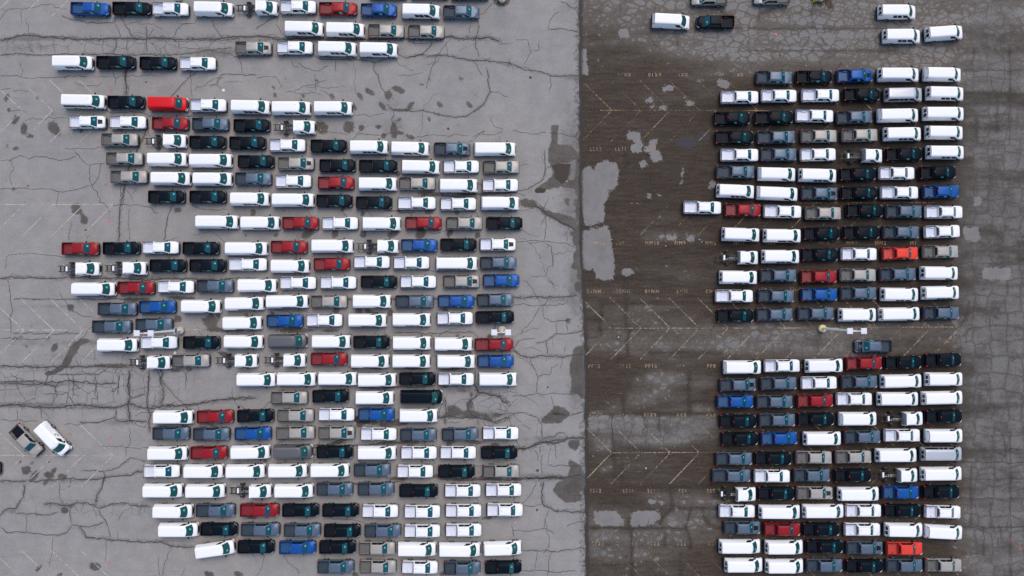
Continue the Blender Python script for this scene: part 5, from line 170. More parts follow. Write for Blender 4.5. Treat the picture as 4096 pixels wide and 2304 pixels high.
def ground_right():
    m,n,l,b=material('worn_wet_asphalt'); t=NT(m); p=t.pos(); b.inputs['Specular IOR Level'].default_value=.12
    mid=t.noise(p,.4,5,.65).outputs[0]; fine=t.noise(p,6,3,.7).outputs[0]; rough=t.noise(p,1.5,5,.7).outputs[0]; grit=t.noise(p,3.2,4,.75).outputs[0]
    band=t.noise(t.vec('MULTIPLY',p,(.07,.42,0)),1.0,4,.6).outputs[0]
    streak=t.noise(t.vec('MULTIPLY',p,(.35,2.4,0)),1.0,4,.7).outputs[0]
    dry=t.attr('dry')
    d=t.math('ADD',dry,t.math('ADD',t.math('MULTIPLY',t.math('SUBTRACT',mid,.5),.30),t.math('MULTIPLY',t.math('SUBTRACT',band,.5),.75)))
    warp=t.noise(p,.8,3); q=t.vec('ADD',p,t.vec('MULTIPLY',t.vec('SUBTRACT',warp.outputs[1],(.5,.5,.5)),(.9,.9,0)))
    q=t.vec('MULTIPLY',q,(.82,1.2,0))
    k1=t.vor(q,.74,rand=.85).outputs['Distance']; f1=t.vor(q,.74,'F1',.85).outputs['Distance']
    k2=t.vor(q,1.35,rand=.9).outputs['Distance']; f2=t.vor(q,1.35,'F1',.9).outputs['Distance']
    rc=t.math('SUBTRACT',.36,t.math('MULTIPLY',t.ramp(d,.25,.75),.32))
    e1=t.math('ADD',k1,t.math('MULTIPLY',t.math('SUBTRACT',.42,f1),rc))
    e2=t.math('ADD',k2,t.math('MULTIPLY',t.math('SUBTRACT',.42,f2),rc))
    e=t.math('MINIMUM',e1,t.math('ADD',t.math('MULTIPLY',e2,.85),t.math('MULTIPLY',t.ramp(t.noise(p,.16,2).outputs[0],.40,.66),.18)))
    e=t.math('ADD',e,t.math('MULTIPLY',t.math('SUBTRACT',grit,.5),.16))
    thr=t.math('SUBTRACT',.44,t.math('MULTIPLY',d,.52))
    pale=t.ramp(t.math('SUBTRACT',e,thr),-.035,.045)
    wet_shade=t.mix(t.ramp(streak,.30,.70),c3(.037,.0265,.019),c3(.069,.052,.039))
    wet_shade=t.mix(t.math('MULTIPLY',t.ramp(grit,.48,.74),.8),wet_shade,c3(.103,.082,.064))
    wet_shade=t.mix(t.math('MULTIPLY',t.ramp(mid,.55,.8),.55),wet_shade,c3(.030,.026,.024))
    wet_shade=t.mix(t.ramp(d,-.35,.12),t.vec('MULTIPLY',wet_shade,(.58,.59,.62)),wet_shade)  # wettest ground darkened further, painting in shade between parked vehicles
    dampc=t.mix(t.ramp(d,.1,.78),wet_shade,c3(.146,.130,.113))
    palec=t.mix(t.ramp(d,.15,.8),c3(.138,.131,.124),c3(.200,.191,.183))
    palec=t.mix(t.ramp(grit,.3,.7),t.vec('MULTIPLY',palec,(.86,.86,.86)),t.vec('MULTIPLY',palec,(1.10,1.10,1.09)))
    palec=t.mix(t.ramp(fine,.25,.8),t.vec('MULTIPLY',palec,(.86,.86,.87)),t.vec('MULTIPLY',palec,(1.12,1.12,1.11)))
    dampc=t.mix(t.ramp(fine,.25,.8),t.vec('MULTIPLY',dampc,(.70,.70,.70)),t.vec('MULTIPLY',dampc,(1.26,1.24,1.22)))
    col=t.mix(t.math('MULTIPLY',pale,t.ramp(d,.0,.26)),dampc,palec)
    smo=t.math('MULTIPLY',t.attr('smooth'),t.ramp(t.math('ADD',t.attr('smooth'),t.math('MULTIPLY',t.math('SUBTRACT',rough,.5),1.2)),.3,.7))
    q3=t.vec('ADD',p,t.vec('MULTIPLY',t.noise(p,.7,4,.7).outputs[1],(.7,.7,0)))
    g1=t.vor(q3,.42,rand=.42).outputs['Distance']; g2=t.vor(t.vec('ADD',q3,(7.3,3.1,0)),.95,rand=.55).outputs['Distance']
    smc=t.mix(t.ramp(t.math('ADD',t.math('MULTIPLY',band,.5),t.math('MULTIPLY',mid,.5)),.36,.60),c3(.088,.078,.069),c3(.165,.157,.150))
    smc=t.mix(t.ramp(d,.25,.62),t.vec('MULTIPLY',smc,(.62,.60,.57)),smc)
    smc=t.mix(t.ramp(grit,.3,.7),t.vec('MULTIPLY',smc,(.82,.82,.82)),t.vec('MULTIPLY',smc,(1.12,1.12,1.11)))
    smc=t.mix(t.ramp(fine,.25,.8),t.vec('MULTIPLY',smc,(.84,.84,.85)),t.vec('MULTIPLY',smc,(1.14,1.14,1.13)))
    halo=t.math('MULTIPLY',t.math('SUBTRACT',1,t.ramp(g1,.02,.16)),.40); smc=t.mix(halo,smc,c3(.085,.074,.065))
    gc=t.math('MAXIMUM',t.math('SUBTRACT',1,t.ramp(g1,.006,.022)),t.math('MULTIPLY',t.math('SUBTRACT',1,t.ramp(g2,.008,.03)),t.ramp(t.noise(p,.3,3).outputs[0],.48,.60)))
    smc=t.mix(t.math('MULTIPLY',gc,.72),smc,c3(.045,.039,.034))
    sl=t.attr('slab'); slf=t.math('MULTIPLY',t.ramp(sl,.02,.2),t.ramp(t.math('ADD',sl,t.math('ADD',t.math('MULTIPLY',t.math('SUBTRACT',rough,.5),2.0),t.math('MULTIPLY',t.math('SUBTRACT',grit,.5),1.6))),.42,.52))
    slabc=t.mix(t.ramp(fine,.25,.8),c3(.178,.170,.163),c3(.222,.212,.204))
    slabc=t.mix(t.ramp(mid,.3,.7),t.vec('MULTIPLY',slabc,(.86,.855,.85)),t.vec('MULTIPLY',slabc,(1.06,1.06,1.06))); slabc=t.mix(t.math('MULTIPLY',t.ramp(t.math('ADD',t.math('MULTIPLY',rough,.6),t.math('MULTIPLY',grit,.4)),.57,.64),.75),slabc,c3(.085,.074,.065))
    core=t.math('MULTIPLY',t.math('SUBTRACT',1.0,t.math('MULTIPLY',t.ramp(d,.2,.7),.35)),t.math('MULTIPLY',t.math('SUBTRACT',1,t.ramp(t.math('MINIMUM',k1,t.math('ADD',t.math('MULTIPLY',k2,.7),.012)),.006,.026)),.7))
    col=t.mix(core,col,c3(.040,.034,.030))
    col=t.mix(smo,col,smc)
    col=t.mix(slf,col,slabc)
    pud=t.ramp(t.math('ADD',t.attr('puddle'),t.math('MULTIPLY',t.math('SUBTRACT',rough,.5),.3)),.4,.5)
    col=t.mix(t.math('MULTIPLY',pud,.9),col,c3(.050,.038,.030)); pb=t.ramp(t.math('ADD',t.attr('bluewet'),t.math('MULTIPLY',t.math('SUBTRACT',rough,.5),.9)),.3,.75); col=t.mix(t.math('MULTIPLY',pb,.7),col,c3(.050,.052,.066))
    sm=t.ramp(t.math('ADD',t.attr('seamwet'),t.math('MULTIPLY',t.math('SUBTRACT',rough,.5),.9)),.35,.8)
    col=t.mix(t.math('MULTIPLY',sm,.8),col,c3(.042,.035,.030))
    t.put(b.inputs['Base Color'],col)
    t.put(b.inputs['Roughness'],t.math('ADD',.72,t.math('MULTIPLY',pale,.15)))
    bp=n.new('ShaderNodeBump'); bp.inputs['Strength'].default_value=.3; bp.inputs['Distance'].default_value=.02
    t.put(bp.inputs['Height'],t.math('ADD',fine,t.math('MULTIPLY',pale,.6))); l.new(bp.outputs[0],b.inputs['Normal'])
    return m
def worn_paint(name,col,lo,hi,scale=2.2):
    m,n,l,b=material(name); t=NT(m); p=t.pos()
    f=t.ramp(t.math('ADD',t.noise(p,scale,5,.75).outputs[0],t.math('MULTIPLY',t.math('SUBTRACT',t.noise(p,.25,2).outputs[0],.5),.5)),lo,hi)
    b.inputs['Base Color'].default_value=c3(*col); b.inputs['Roughness'].default_value=.8
    tr=n.new('ShaderNodeBsdfTransparent'); mx=n.new('ShaderNodeMixShader')
    t.put(mx.inputs[0],f); l.new(tr.outputs[0],mx.inputs[1]); l.new(b.outputs[0],mx.inputs[2])
    l.new(mx.outputs[0],n['Material Output'].inputs[0]); return m
def crack_mat(name,col,lo,hi):
    m=worn_paint(name,col,lo,hi,1.6); return m
# ---------------------------------------------------------------- ground sheets
SX=np.array([p[0] for p in SEAM][::-1]); SY=np.array([p[1] for p in SEAM][::-1])
def seam_x(y): return np.interp(y,SY,SX)
def inpoly(X,Y,P):
    r=np.zeros(X.shape,bool); n=len(P); j=n-1
    for i in range(n):
        xi,yi=P[i]; xj,yj=P[j]
        if yi!=yj: r^=((yi>Y)!=(yj>Y))&(X<(xj-xi)*(Y-yi)/(yj-yi)+xi)
        j=i
    return r
def blur(a,k=1):
    for _ in range(k):
        b=np.pad(a,1,mode='edge'); a=(b[:-2,1:-1]+b[2:,1:-1]+b[1:-1,:-2]+b[1:-1,2:]+2*b[1:-1,1:-1])/6
    return a
def ell(X,Y,x,y,rx,ry,ang):
    a=math.radians(ang); dx,dy=X-x,Y-y
    return np.sqrt(((dx*math.cos(a)+dy*math.sin(a))/rx)**2+((-dx*math.sin(a)+dy*math.cos(a))/ry)**2)
def sheet(name,x_edge,mat,attrs_fn,nx,ny,y0=-62,y1=62,z=0.0):
    yy=np.linspace(y0,y1,ny); tt=np.linspace(0,1,nx)
    sx=seam_x(yy)
    X=sx[:,None]+(x_edge-sx[:,None])*tt[None,:]; Y=np.repeat(yy[:,None],nx,1)
    co=np.stack([X,Y,np.full_like(X,z)],-1).reshape(-1,3)
    idx=np.arange(nx*ny).reshape(ny,nx)
    q=np.stack([idx[:-1,:-1],idx[:-1,1:],idx[1:,1:],idx[1:,:-1]],-1).reshape(-1,4)
    if x_edge<0: q=q[:,::-1]
    me=bpy.data.meshes.new(name); me.vertices.add(len(co)); me.vertices.foreach_set('co',co.ravel().astype(np.float32))
    me.loops.add(q.size); me.loops.foreach_set('vertex_index',q.ravel().astype(np.int32))
    me.polygons.add(len(q)); me.polygons.foreach_set('loop_start',np.arange(0,q.size,4,dtype=np.int32))
    me.update(); me.validate(); me.materials.append(mat)
    for k,a in attrs_fn(X,Y).items():
        at=me.attributes.new(k,'FLOAT','POINT'); at.data.foreach_set('value',a.astype(np.float32).ravel())
    return link(name,me,None,'structure')
def polyline_field(X,Y,pts,r):
    F=np.zeros(X.shape); gx0,gx1=X.min(),X.max()
    for (ax,ay),(bx,by) in zip(pts[:-1],pts[1:]):
        m=(X>min(ax,bx)-r)&(X<max(ax,bx)+r)&(Y>min(ay,by)-r)&(Y<max(ay,by)+r)
        if not m.any(): continue
        px,py=X[m]-ax,Y[m]-ay; dx,dy=bx-ax,by-ay; L=dx*dx+dy*dy+1e-9
        t=np.clip((px*dx+py*dy)/L,0,1); dd=np.hypot(px-t*dx,py-t*dy)
        F[m]=np.maximum(F[m],np.clip(1-dd/r,0,1))
    return F
def attrs_left(X,Y):
    st=np.zeros(X.shape); gr=np.zeros(X.shape); cz=np.zeros(X.shape)
    for x,y,rx,ry,a in STAIN:
        R=max(rx,ry)*1.9+.3; m=(abs(X-x)<R)&(abs(Y-y)<R)
        if m.any(): st[m]=np.maximum(st[m],np.clip(1.5-ell(X[m],Y[m],x,y,rx,ry,a),0,1)*.88)
    for P in STPOLY:
        xs=[p[0] for p in P]; ys=[p[1] for p in P]
        m=(X>min(xs)-.6)&(X<max(xs)+.6)&(Y>min(ys)-.6)&(Y<max(ys)+.6)
        if m.any(): st[m]=np.maximum(st[m],inpoly(X[m],Y[m],P)*.8)
    st=blur(st,2); po=np.zeros(X.shape)
    for P in POOL: po=np.maximum(po,inpoly(X,Y,P)*.8)
    for x,y,rx,ry,v in GRIME_SHADE:
        m=(abs(X-x)<rx*2)&(abs(Y-y)<ry*2)
        gr[m]=np.maximum(gr[m],np.exp(-((X[m]-x)/rx)**2-((Y[m]-y)/ry)**2)*v)
    for w,P in CRL:
        cz=np.maximum(cz,polyline_field(X,Y,P,.4+w*3.5)*(min(1,w/.16)**2))
        if w>=.11: gr=np.maximum(gr,polyline_field(X,Y,P,.25+w*2)*min(1,w/.17)*.8)
    sd=np.abs(X-seam_x(Y)); st=np.maximum(st,np.clip(.52-sd*.22,0,1))
    bz=np.zeros(X.shape)
    for x,y,rx,ry,v in BLOCK: bz=np.maximum(bz,np.clip(1.6-ell(X,Y,x,y,rx,ry,0)*1.2,0,1)*v)
    return dict(blockzone=bz,stain=st,pool=blur(po,1),grime_shade=gr,crackzone=cz)
def attrs_right(X,Y):
    num=np.full(X.shape,.02*.28); den=np.full(X.shape,.02)
    for x,y,rx,ry,v in DRY_SHADE:
        w=np.exp(-((X-x)/rx)**2-((Y-y)/ry)**2)
        w=w**1.3; num+=w*v; den+=w
    dry=num/den
    pal=np.zeros(X.shape)
    for P in DRYPOLY:
        pal=np.maximum(pal,inpoly(X,Y,P).astype(float))
    pal=blur(pal,3); sm_=np.zeros(X.shape); soft=np.zeros(X.shape)
    for P in SOFTPOLY: soft=np.maximum(soft,inpoly(X,Y,P).astype(float))
    soft=blur(soft,6)*.85; dry=dry*(1-soft)+.74*soft
    for x,y,rx,ry,v in SMOOTH: sm_=np.maximum(sm_,np.clip(1.6-ell(X,Y,x,y,rx,ry,0)*1.1,0,1)*v)
    for w,P in CRR:
        dry=dry-polyline_field(X,Y,P,.5)*.22*(pal<.5)
    pu=np.zeros(X.shape); bw=np.zeros(X.shape)
    for P in PUDPOLY: pu=np.maximum(pu,inpoly(X,Y,P)*.8)
    for n,rx,ry in (('pud2',1.9,1.0),('pud3',1.2,.7)):
        x,y=PTS[n]; bw=np.maximum(bw,np.clip(1.5-ell(X,Y,x,y,rx,ry,0),0,1)*.8)
    sd=X-seam_x(Y)
    return dict(dry=np.clip(dry,-.4,1.2),puddle=blur(pu,1),bluewet=bw,slab=pal,smooth=np.maximum(sm_,soft*.8),seamwet=np.clip(1-sd/1.0,0,1))
M_GL=ground_left(); M_GR=ground_right()
left=sheet('pavement',-100.0,M_GL,attrs_left,440,500)
right=sheet('pavement',100.0,M_GR,attrs_right,400,500)
outer=MB(); outer.add([(-900,-900,-.05),(900,-900,-.05),(900,900,-.05),(-900,900,-.05)],[(0,1,2,3)])
link('ground',outer.mesh('ground',[simple('far_asphalt',(.2,.19,.185),.9,grain=.2)]),None,'structure')
# ---------------------------------------------------------------- cracks, joints, painted markings
def ribbon(mb,pts,w,z,jit=.075,step=.3,wvar=.6,mi=0,rnd=RND):
    P=[]
    for (ax,ay),(bx,by) in zip(pts[:-1],pts[1:]):
        L=math.hypot(bx-ax,by-ay); n=max(1,int(L/step)); nx,ny=-(by-ay)/(L+1e-9),(bx-ax)/(L+1e-9); o=0
        for k in range(n):
            t=k/n; o=.72*o+rnd.gauss(0,jit); o*=1 if t<.8 else .5
            P.append((ax+(bx-ax)*t+nx*o,ay+(by-ay)*t+ny*o))
    P.append(pts[-1]); vs=[]
    for i,(x,y) in enumerate(P):
        x0,y0=P[max(0,i-1)]; x1,y1=P[min(len(P)-1,i+1)]; L=math.hypot(x1-x0,y1-y0)+1e-9
        nx,ny=-(y1-y0)/L,(x1-x0)/L
        ww=w*.5*(1-wvar/2+wvar*rnd.random()); 
        if i in(0,len(P)-1) and jit: ww*=.25
        vs+=[(x+nx*ww,y+ny*ww,z),(x-nx*ww,y-ny*ww,z)]
    mb.add(vs,[(2*i,2*i+1,2*i+3,2*i+2) for i in range(len(P)-1)],mi)
    return P
def cracks(name,lst,parent,mat,z,extra):
    mb=MB(); r=random.Random(3)
    for w,pts in lst:
        w=w*.86; P=ribbon(mb,pts,w,z,rnd=r)
        if w>=.15: # a second strand that wanders beside the main crack
            ribbon(mb,[(x+r.uniform(-.3,.3),y+r.uniform(-.3,.3)) for x,y in pts],w*.45,z+.0013,jit=.12,rnd=r)
        for i in range(3,len(P)-2):
            if r.random()<extra:
                x,y=P[i]; a=r.uniform(0,2*PI); L=r.uniform(.4,1.8)
                q=[(x,y)]
                for k in range(3):
                    a+=r.uniform(-.6,.6); q.append((q[-1][0]+math.cos(a)*L/3,q[-1][1]+math.sin(a)*L/3))
                ribbon(mb,q,w*.5,z+.0026,jit=.05,rnd=r)
    return mb
mc=cracks('pavement_crack',CRL,left,None,.004,.014)
# unrecorded hairline cracks between the parked rows
r=random.Random(11)
for _ in range(170):
    x,y=r.uniform(-66,8),r.uniform(-44,44)
    a=r.choice((0,PI/2,PI,-PI/2))+r.uniform(-.5,.5); q=[(x,y)]
    for k in range(r.randint(2,6)):
        a+=r.uniform(-.5,.5); L=r.uniform(.6,1.6); q.append((q[-1][0]+math.cos(a)*L,q[-1][1]+math.sin(a)*L))
    if max(p[0] for p in q)<9.8: ribbon(mc,q,r.uniform(.04,.075),.0095,rnd=r)
M_CR=crack_mat('crack_filling',(.040,.037,.035),.30,.42)
link('pavement_crack',mc.mesh('pavement_crack',[M_CR]),left,'stuff')
mr=cracks('pavement_crack',CRR,right,None,.004,.04)
link('pavement_crack',mr.mesh('pavement_crack',[crack_mat('wet_crack',(.028,.026,.025),.34,.46)]),right,'stuff')
ms=MB(); ribbon(ms,[(float(seam_x(y))+.02,y) for y in np.linspace(50,-50,60)],.34,.0042,jit=.05,wvar=.5)
link('pavement_seam',ms.mesh('pavement_seam',[crack_mat('seam_tar',(.030,.027,.025),.22,.36)]),left,'stuff')
MP=[worn_paint('faint_bay_paint',(.44,.34,.26),.46,.74,3.0),worn_paint('worn_yellow_paint',(.28,.20,.10),.44,.66,2.6),
    worn_paint('worn_white_paint',(.47,.41,.36),.33,.56,2.4),worn_paint('yellow_bay_paint',(.34,.27,.18),.40,.64,2.8)]
_lc={}
for x0,y0,x1,y1,s in LINES:
    L=round(math.hypot(x1-x0,y1-y0),2)
    if (L,s) not in _lc:
        mb=MB(); w=(.062,.065,.058,.070)[s]; n=max(2,int(L/1.2)); vs=[]
        for k in range(n+1): vs+=[(L*k/n,w,0),(L*k/n,-w,0)]
        mb.add(vs,[(2*i,2*i+1,2*i+3,2*i+2) for i in range(n)])
        _lc[(L,s)]=mb.mesh('parking_line',[MP[s]])
    right_side=(x0+x1)/2>seam_x((y0+y1)/2)
    o=link('parking_line',_lc[(L,s)],right if right_side else left)
    hz=abs(y1-y0)<.35
    o.location=(x0,y0,.0155 if hz else .012); o.rotation_euler=(0,0,math.atan2(y1-y0,x1-x0))
MTXT=[worn_paint('faint_stencil_paint',(.46,.36,.28),.42,.66,4.0),worn_paint('stencil_paint',(.43,.30,.17),.38,.58,4.0)]
_tc={}
def textmesh(s,size,mat,ext=0):
    cu=bpy.data.curves.new('t','FONT'); cu.body=s; cu.size=size; cu.align_x='CENTER'; cu.align_y='CENTER'; cu.space_character=1.35; cu.extrude=ext
    cu.resolution_u=2
    o=bpy.data.objects.new('t',cu); COL.objects.link(o); bpy.context.view_layer.update()
    me=bpy.data.meshes.new_from_object(o.evaluated_get(bpy.context.evaluated_depsgraph_get()))
    bpy.data.objects.remove(o); bpy.data.curves.remove(cu)
    me.materials.clear(); me.materials.append(mat); me.name='bay_number'; return me
for s,x,y,rot,st in TXT:
    o=link('bay_number',textmesh(s,.88,MTXT[st]),right if x>seam_x(y) else left)
    o.location=(x,y,.0185); o.rotation_euler=(0,0,PI if rot else 0); o.scale=(.8,.92,1)
    if s!='RR' : o['label']='painted bay number %s, worn stencil letters'%s if len(s)>2 else 'painted bay mark %s, worn stencil letters'%s
for n in ('arrow1','arrow2'):
    x,y=PTS[n]; mb=MB()
    mb.add([(-.9,.28,0),(-.9,-.28,0),(.1,-.24,0),(.1,.24,0),(.0,.55,0),(.0,-.55,0),(.95,0,0)],[(0,1,2,3),(4,5,6)])
    o=link('painted_arrow',mb.mesh('painted_arrow',[worn_paint('arrow_paint',(.38,.32,.25),.45,.72,3.5)]),left); o.location=(x,y,.0195)
M_RED=worn_paint('red_spray_paint',(.65,.10,.09),.32,.5,5)
for x,y in RED:
    mb=MB(); rr=random.Random(int(x*97+y*13))
    for k in range(3):
        a=rr.uniform(0,PI); cx,cy=rr.uniform(-.2,.2),rr.uniform(-.2,.2)
        ribbon(mb,[(cx-math.cos(a)*.25,cy-math.sin(a)*.25),(cx,cy+.05),(cx+math.cos(a)*.25,cy+math.sin(a)*.25)],.09,.0004*k,jit=.02,step=.15,rnd=rr)
    o=link('spray_mark',mb.mesh('spray_mark',[M_RED]),right if x>seam_x(y) else left); o.location=(x,y,.021)
mk=MB()
for q in SKID: ribbon(mk,q,.22,.0215,jit=.02,wvar=.3)
link('tyre_mark',mk.mesh('tyre_mark',[crack_mat('tyre_rubber_mark',(.06,.055,.05),.32,.6)]),left,'stuff')
# tar spots and manholes set in the surface
M_SPOT=simple('dark_iron',(.06,.058,.056),.8,grain=.3)
for i,(x,y,rr) in enumerate(DOTS):
    mb=MB(); mb.cyl((0,0,.004),'z',rr,.008,14)
    link('drain_cap',mb.mesh('drain_cap',[M_SPOT]),right if x>seam_x(y) else left).location=(x,y,.001)
# ---------------------------------------------------------------- vehicle materials
PAINT={'W':((.82,.82,.82),.42,0),'K':((.0032,.0075,.0125),.35,0),'G':((.100,.138,.190),.36,.25),'T':((.365,.345,.315),.40,.15),
       'R':((.27,.010,.016),.36,.1),'B':((.006,.075,.30),.34,.1),'O':((.72,.050,.030),.38,0),'V':((.62,.008,.014),.38,0),
       'D':((.120,.122,.128),.42,.3),'N':((.47,.49,.53),.38,.3)}
CNAME={'W':'white','K':'black','G':'slate grey','T':'tan','R':'dark red','B':'blue','O':'orange red','V':'bright red','D':'charcoal grey','N':'silver'}
MPT={k:simple(CNAME[k].replace(' ','_')+'_car_paint',c,r_,m_,0,.08 if k=='K' else .25) for k,(c,r_,m_) in PAINT.items()}
M_TRIM=simple('black_plastic',(.007,.009,.013),.55,0,0,.15)
M_GLASS=simple('windscreen_glass',(.006,.062,.085),.12,0,0,.4); M_VGLASS=simple('green_windscreen_glass',(.008,.062,.062),.12,0,0,.4)
M_SIDE=simple('tinted_glass',(.008,.014,.018),.12,0,0,.5)
M_TYRE=simple('tyre_rubber',(.012,.012,.013),.85)
M_RIM=simple('alloy_rim',(.45,.45,.46),.35,.8)
M_LENS=simple('red_lens',(.62,.006,.010),.4)
M_LAMP=simple('lamp_lens',(.36,.38,.40),.25,.1)
M_TEAL=simple('window_sticker_paper',(.07,.46,.38),.6)
M_LINER=simple('bed_liner',(.060,.068,.078),.6,grain=.15)
M_GREY=simple('grey_plastic',(.30,.31,.33),.5)
M_STEEL=simple('exhaust_steel',(.36,.36,.38),.35,.8)
M_FRAME=simple('black_frame_steel',(.010,.010,.011),.55)
M_WPLAS=simple('white_plastic',(.80,.80,.82),.45)
M_COVER=simple('clouded_plastic_sheet',(.36,.33,.31),.3,grain=.35)
M_BAY=simple('engine_black',(.010,.010,.010),.7)
LINER={'W':simple('shaded_white_bed_paint',(.66,.69,.78),.45,grain=.04),'R':simple('red_bed_paint',(.20,.010,.016),.5),'B':simple('blue_bed_paint',(.010,.075,.20),.5),'K':simple('black_bed_paint',(.008,.012,.018),.5,0,0,.1),'G':simple('grey_bed_paint',(.040,.060,.082),.5,0,0,.2),'T':simple('tan_bed_liner',(.135,.135,.130),.6,grain=.2),'O':simple('orange_bed_paint',(.48,.045,.035),.5)}  # white beds toned lavender: the bed's shade is painted into the colour
# ---------------------------------------------------------------- vehicle shapes (x forward, metres)
def sect(x,w,zb,zt,cr=.02):
    h=[(0,zb),(w*.9,zb),(w,zb+.14),(w,zt-.20),(w-.03,zt-.08),(w-.12,zt)]
    return [(x,y,z) for y,z in h]+[(x,0,zt+cr)]+[(x,-y,z) for y,z in h[:0:-1]]
def ring(z,xr,xf,w,bf,br=.03,r=.08):
    P=[]
    for k in range(7): P.append((xr+r+(xf-xr-2*r)*k/6,-w,z))
    for k in range(9):
        y=(-w+r)+(2*w-2*r)*k/8; P.append((xf+bf*(1-(y/w)**2)-.0,y,z))
    for k in range(7): P.append((xf-r-(xf-xr-2*r)*k/6,w,z))
    for k in range(7):
        y=(w-r)-(2*w-2*r)*k/6; P.append((xr-br*(1-(y/w)**2),y,z))
    return [Vector(p) for p in P]
def rpt(R,s):
    i=int(math.floor(s)); t=s-i; return R[i%30].lerp(R[(i+1)%30],t)
def panel(A,B,s0,s1,t0,t1,off,ns=6,nt=2,skew=(0,0),mb=None,mi=0):
    mb=mb or MB(); c=Vector((0,0,0)); G=[]
    for layer in (off,off-.035):
        for j in range(nt+1):
            t=t0+(t1-t0)*j/nt
            for i in range(ns+1):
                u=i/ns; s=s0+(s1-s0)*u+ (skew[0]*(1-u)+skew[1]*u)*j/nt
                p=rpt(A,s).lerp(rpt(B,s),t)
                tx=(rpt(A,s+.05).lerp(rpt(B,s+.05),t)-rpt(A,s-.05).lerp(rpt(B,s-.05),t)); tz=rpt(B,s)-rpt(A,s)
                n=tx.cross(tz).normalized(); G.append(tuple(p+n*layer))
    W=ns+1; N=W*(nt+1); f=[]
    for j in range(nt):
        for i in range(ns):
            a=j*W+i; f+=[(a,a+1,a+W+1,a+W),(N+a+W,N+a+W+1,N+a+1,N+a)]
    rim=[i for i in range(W)]+[j*W+ns for j in range(1,nt+1)]+[nt*W+i for i in range(ns-1,-1,-1)]+[j*W for j in range(nt-1,0,-1)]
    for a,b_ in zip(rim,rim[1:]+rim[:1]): f.append((a,N+a,N+b_,b_))
    mb.add(G,f,mi); return mb
def wheel_meshes(r,w):
    t=MB(); n=18; rs=[]
    for rr,d in ((r*.62,-w/2),(r*.94,-w/2),(r,-w*.32),(r,w*.32),(r*.94,w/2),(r*.62,w/2)):
        rs.append([(rr*math.sin(2*PI*i/n),d,rr*math.cos(2*PI*i/n)) for i in range(n)])
    t.loft(rs)
    q=MB(); q.cyl((0,0,0),'y',r*.60,w+.02,n)
    for k in range(5):
        a=2*PI*k/5
        for s in (-1,1):
            c,s_=math.cos(a),math.sin(a); y=s*(w/2+.012)
            q.hexa([(-.03*c,y-.012,.03*s_),(.03*c,y-.012,-.03*s_),(r*.55*s_+.05*c,y-.012,r*.55*c-.05*s_),(r*.55*s_-.05*c,y-.012,r*.55*c+.05*s_),
                    (-.03*c,y+.012,.03*s_),(.03*c,y+.012,-.03*s_),(r*.55*s_+.05*c,y+.012,r*.55*c-.05*s_),(r*.55*s_-.05*c,y+.012,r*.55*c+.05*s_)])
    return t.mesh('wheel',[M_TYRE],True),q.mesh('rim',[M_RIM])
def arch(mb,x,y,w,r,zc,zlow,mi):
    vs=[];n=12
    for k in range(n+1):
        a=PI*k/n
        for rr in (r*.9,r): vs.append((x+rr*math.cos(a),y,max(zlow,zc+rr*math.sin(a))))
    o=[(vx,vy+(.05 if y>0 else -.05)*0-(.03 if y>0 else -.03),vz) for vx,vy,vz in vs]
    N=len(vs); f=[]
    for k in range(n):
        a=2*k; f+=[(a,a+1,a+3,a+2),(N+a+2,N+a+3,N+a+1,N+a),(a+1,N+a+1,N+a+3,a+3),(a,a+2,N+a+2,N+a)]
    mb.add(vs+o,f,mi)
    d=[(x+r*.9*math.cos(PI*k/n),y-(.005 if y>0 else -.005),max(zlow,zc+r*.9*math.sin(PI*k/n))) for k in range(n+1)]
    mb.add(d,[tuple(range(n+1))],mi)
def mirror_mesh(x,y,z,sx=.13,sy=.19,sz=.17):
    mb=MB(); s=1 if y>0 else -1
    mb.hexa([(x-sx/2,y,z),(x+sx/2,y-.0,z+.02),(x+sx/2*.6,y+s*sy,z+.02),(x-sx/2,y+s*sy,z),(x-sx/2,y,z+sz*.9),(x+sx/2,y,z+sz*.85),(x+sx/2*.5,y+s*sy,z+sz*.9),(x-sx/2,y+s*sy,z+sz)])
    mb.box(x-.03,x+.05,min(y,y-s*.1),max(y,y-s*.1),z+.02,z+.09)
    return mb
def sticker(A,B,s,t,ds,dt,rot,off):
    # a small paper square held flat against the inside of the windscreen, seen through it
    c=rpt(A,s).lerp(rpt(B,s),t); u=(rpt(A,s+.4).lerp(rpt(B,s+.4),t)-rpt(A,s-.4).lerp(rpt(B,s-.4),t)).normalized(); w=(rpt(B,s)-rpt(A,s)).normalized(); n=u.cross(w).normalized()
    w=n.cross(u); mb=MB(); P=[]
    for o in (off,off-.012):
        for a,b_ in((-1,-1),(1,-1),(1,1),(-1,1)):
            x,y=a*ds/2,b_*dt/2; x,y=x*math.cos(rot)-y*math.sin(rot),x*math.sin(rot)+y*math.cos(rot)
            P.append(tuple(c+u*x+w*y+n*o))
    mb.hexa(P[4:]+P[:4]); return mb
WH_P=wheel_meshes(.375,.25); WH_V=wheel_meshes(.37,.23)
_parts={}
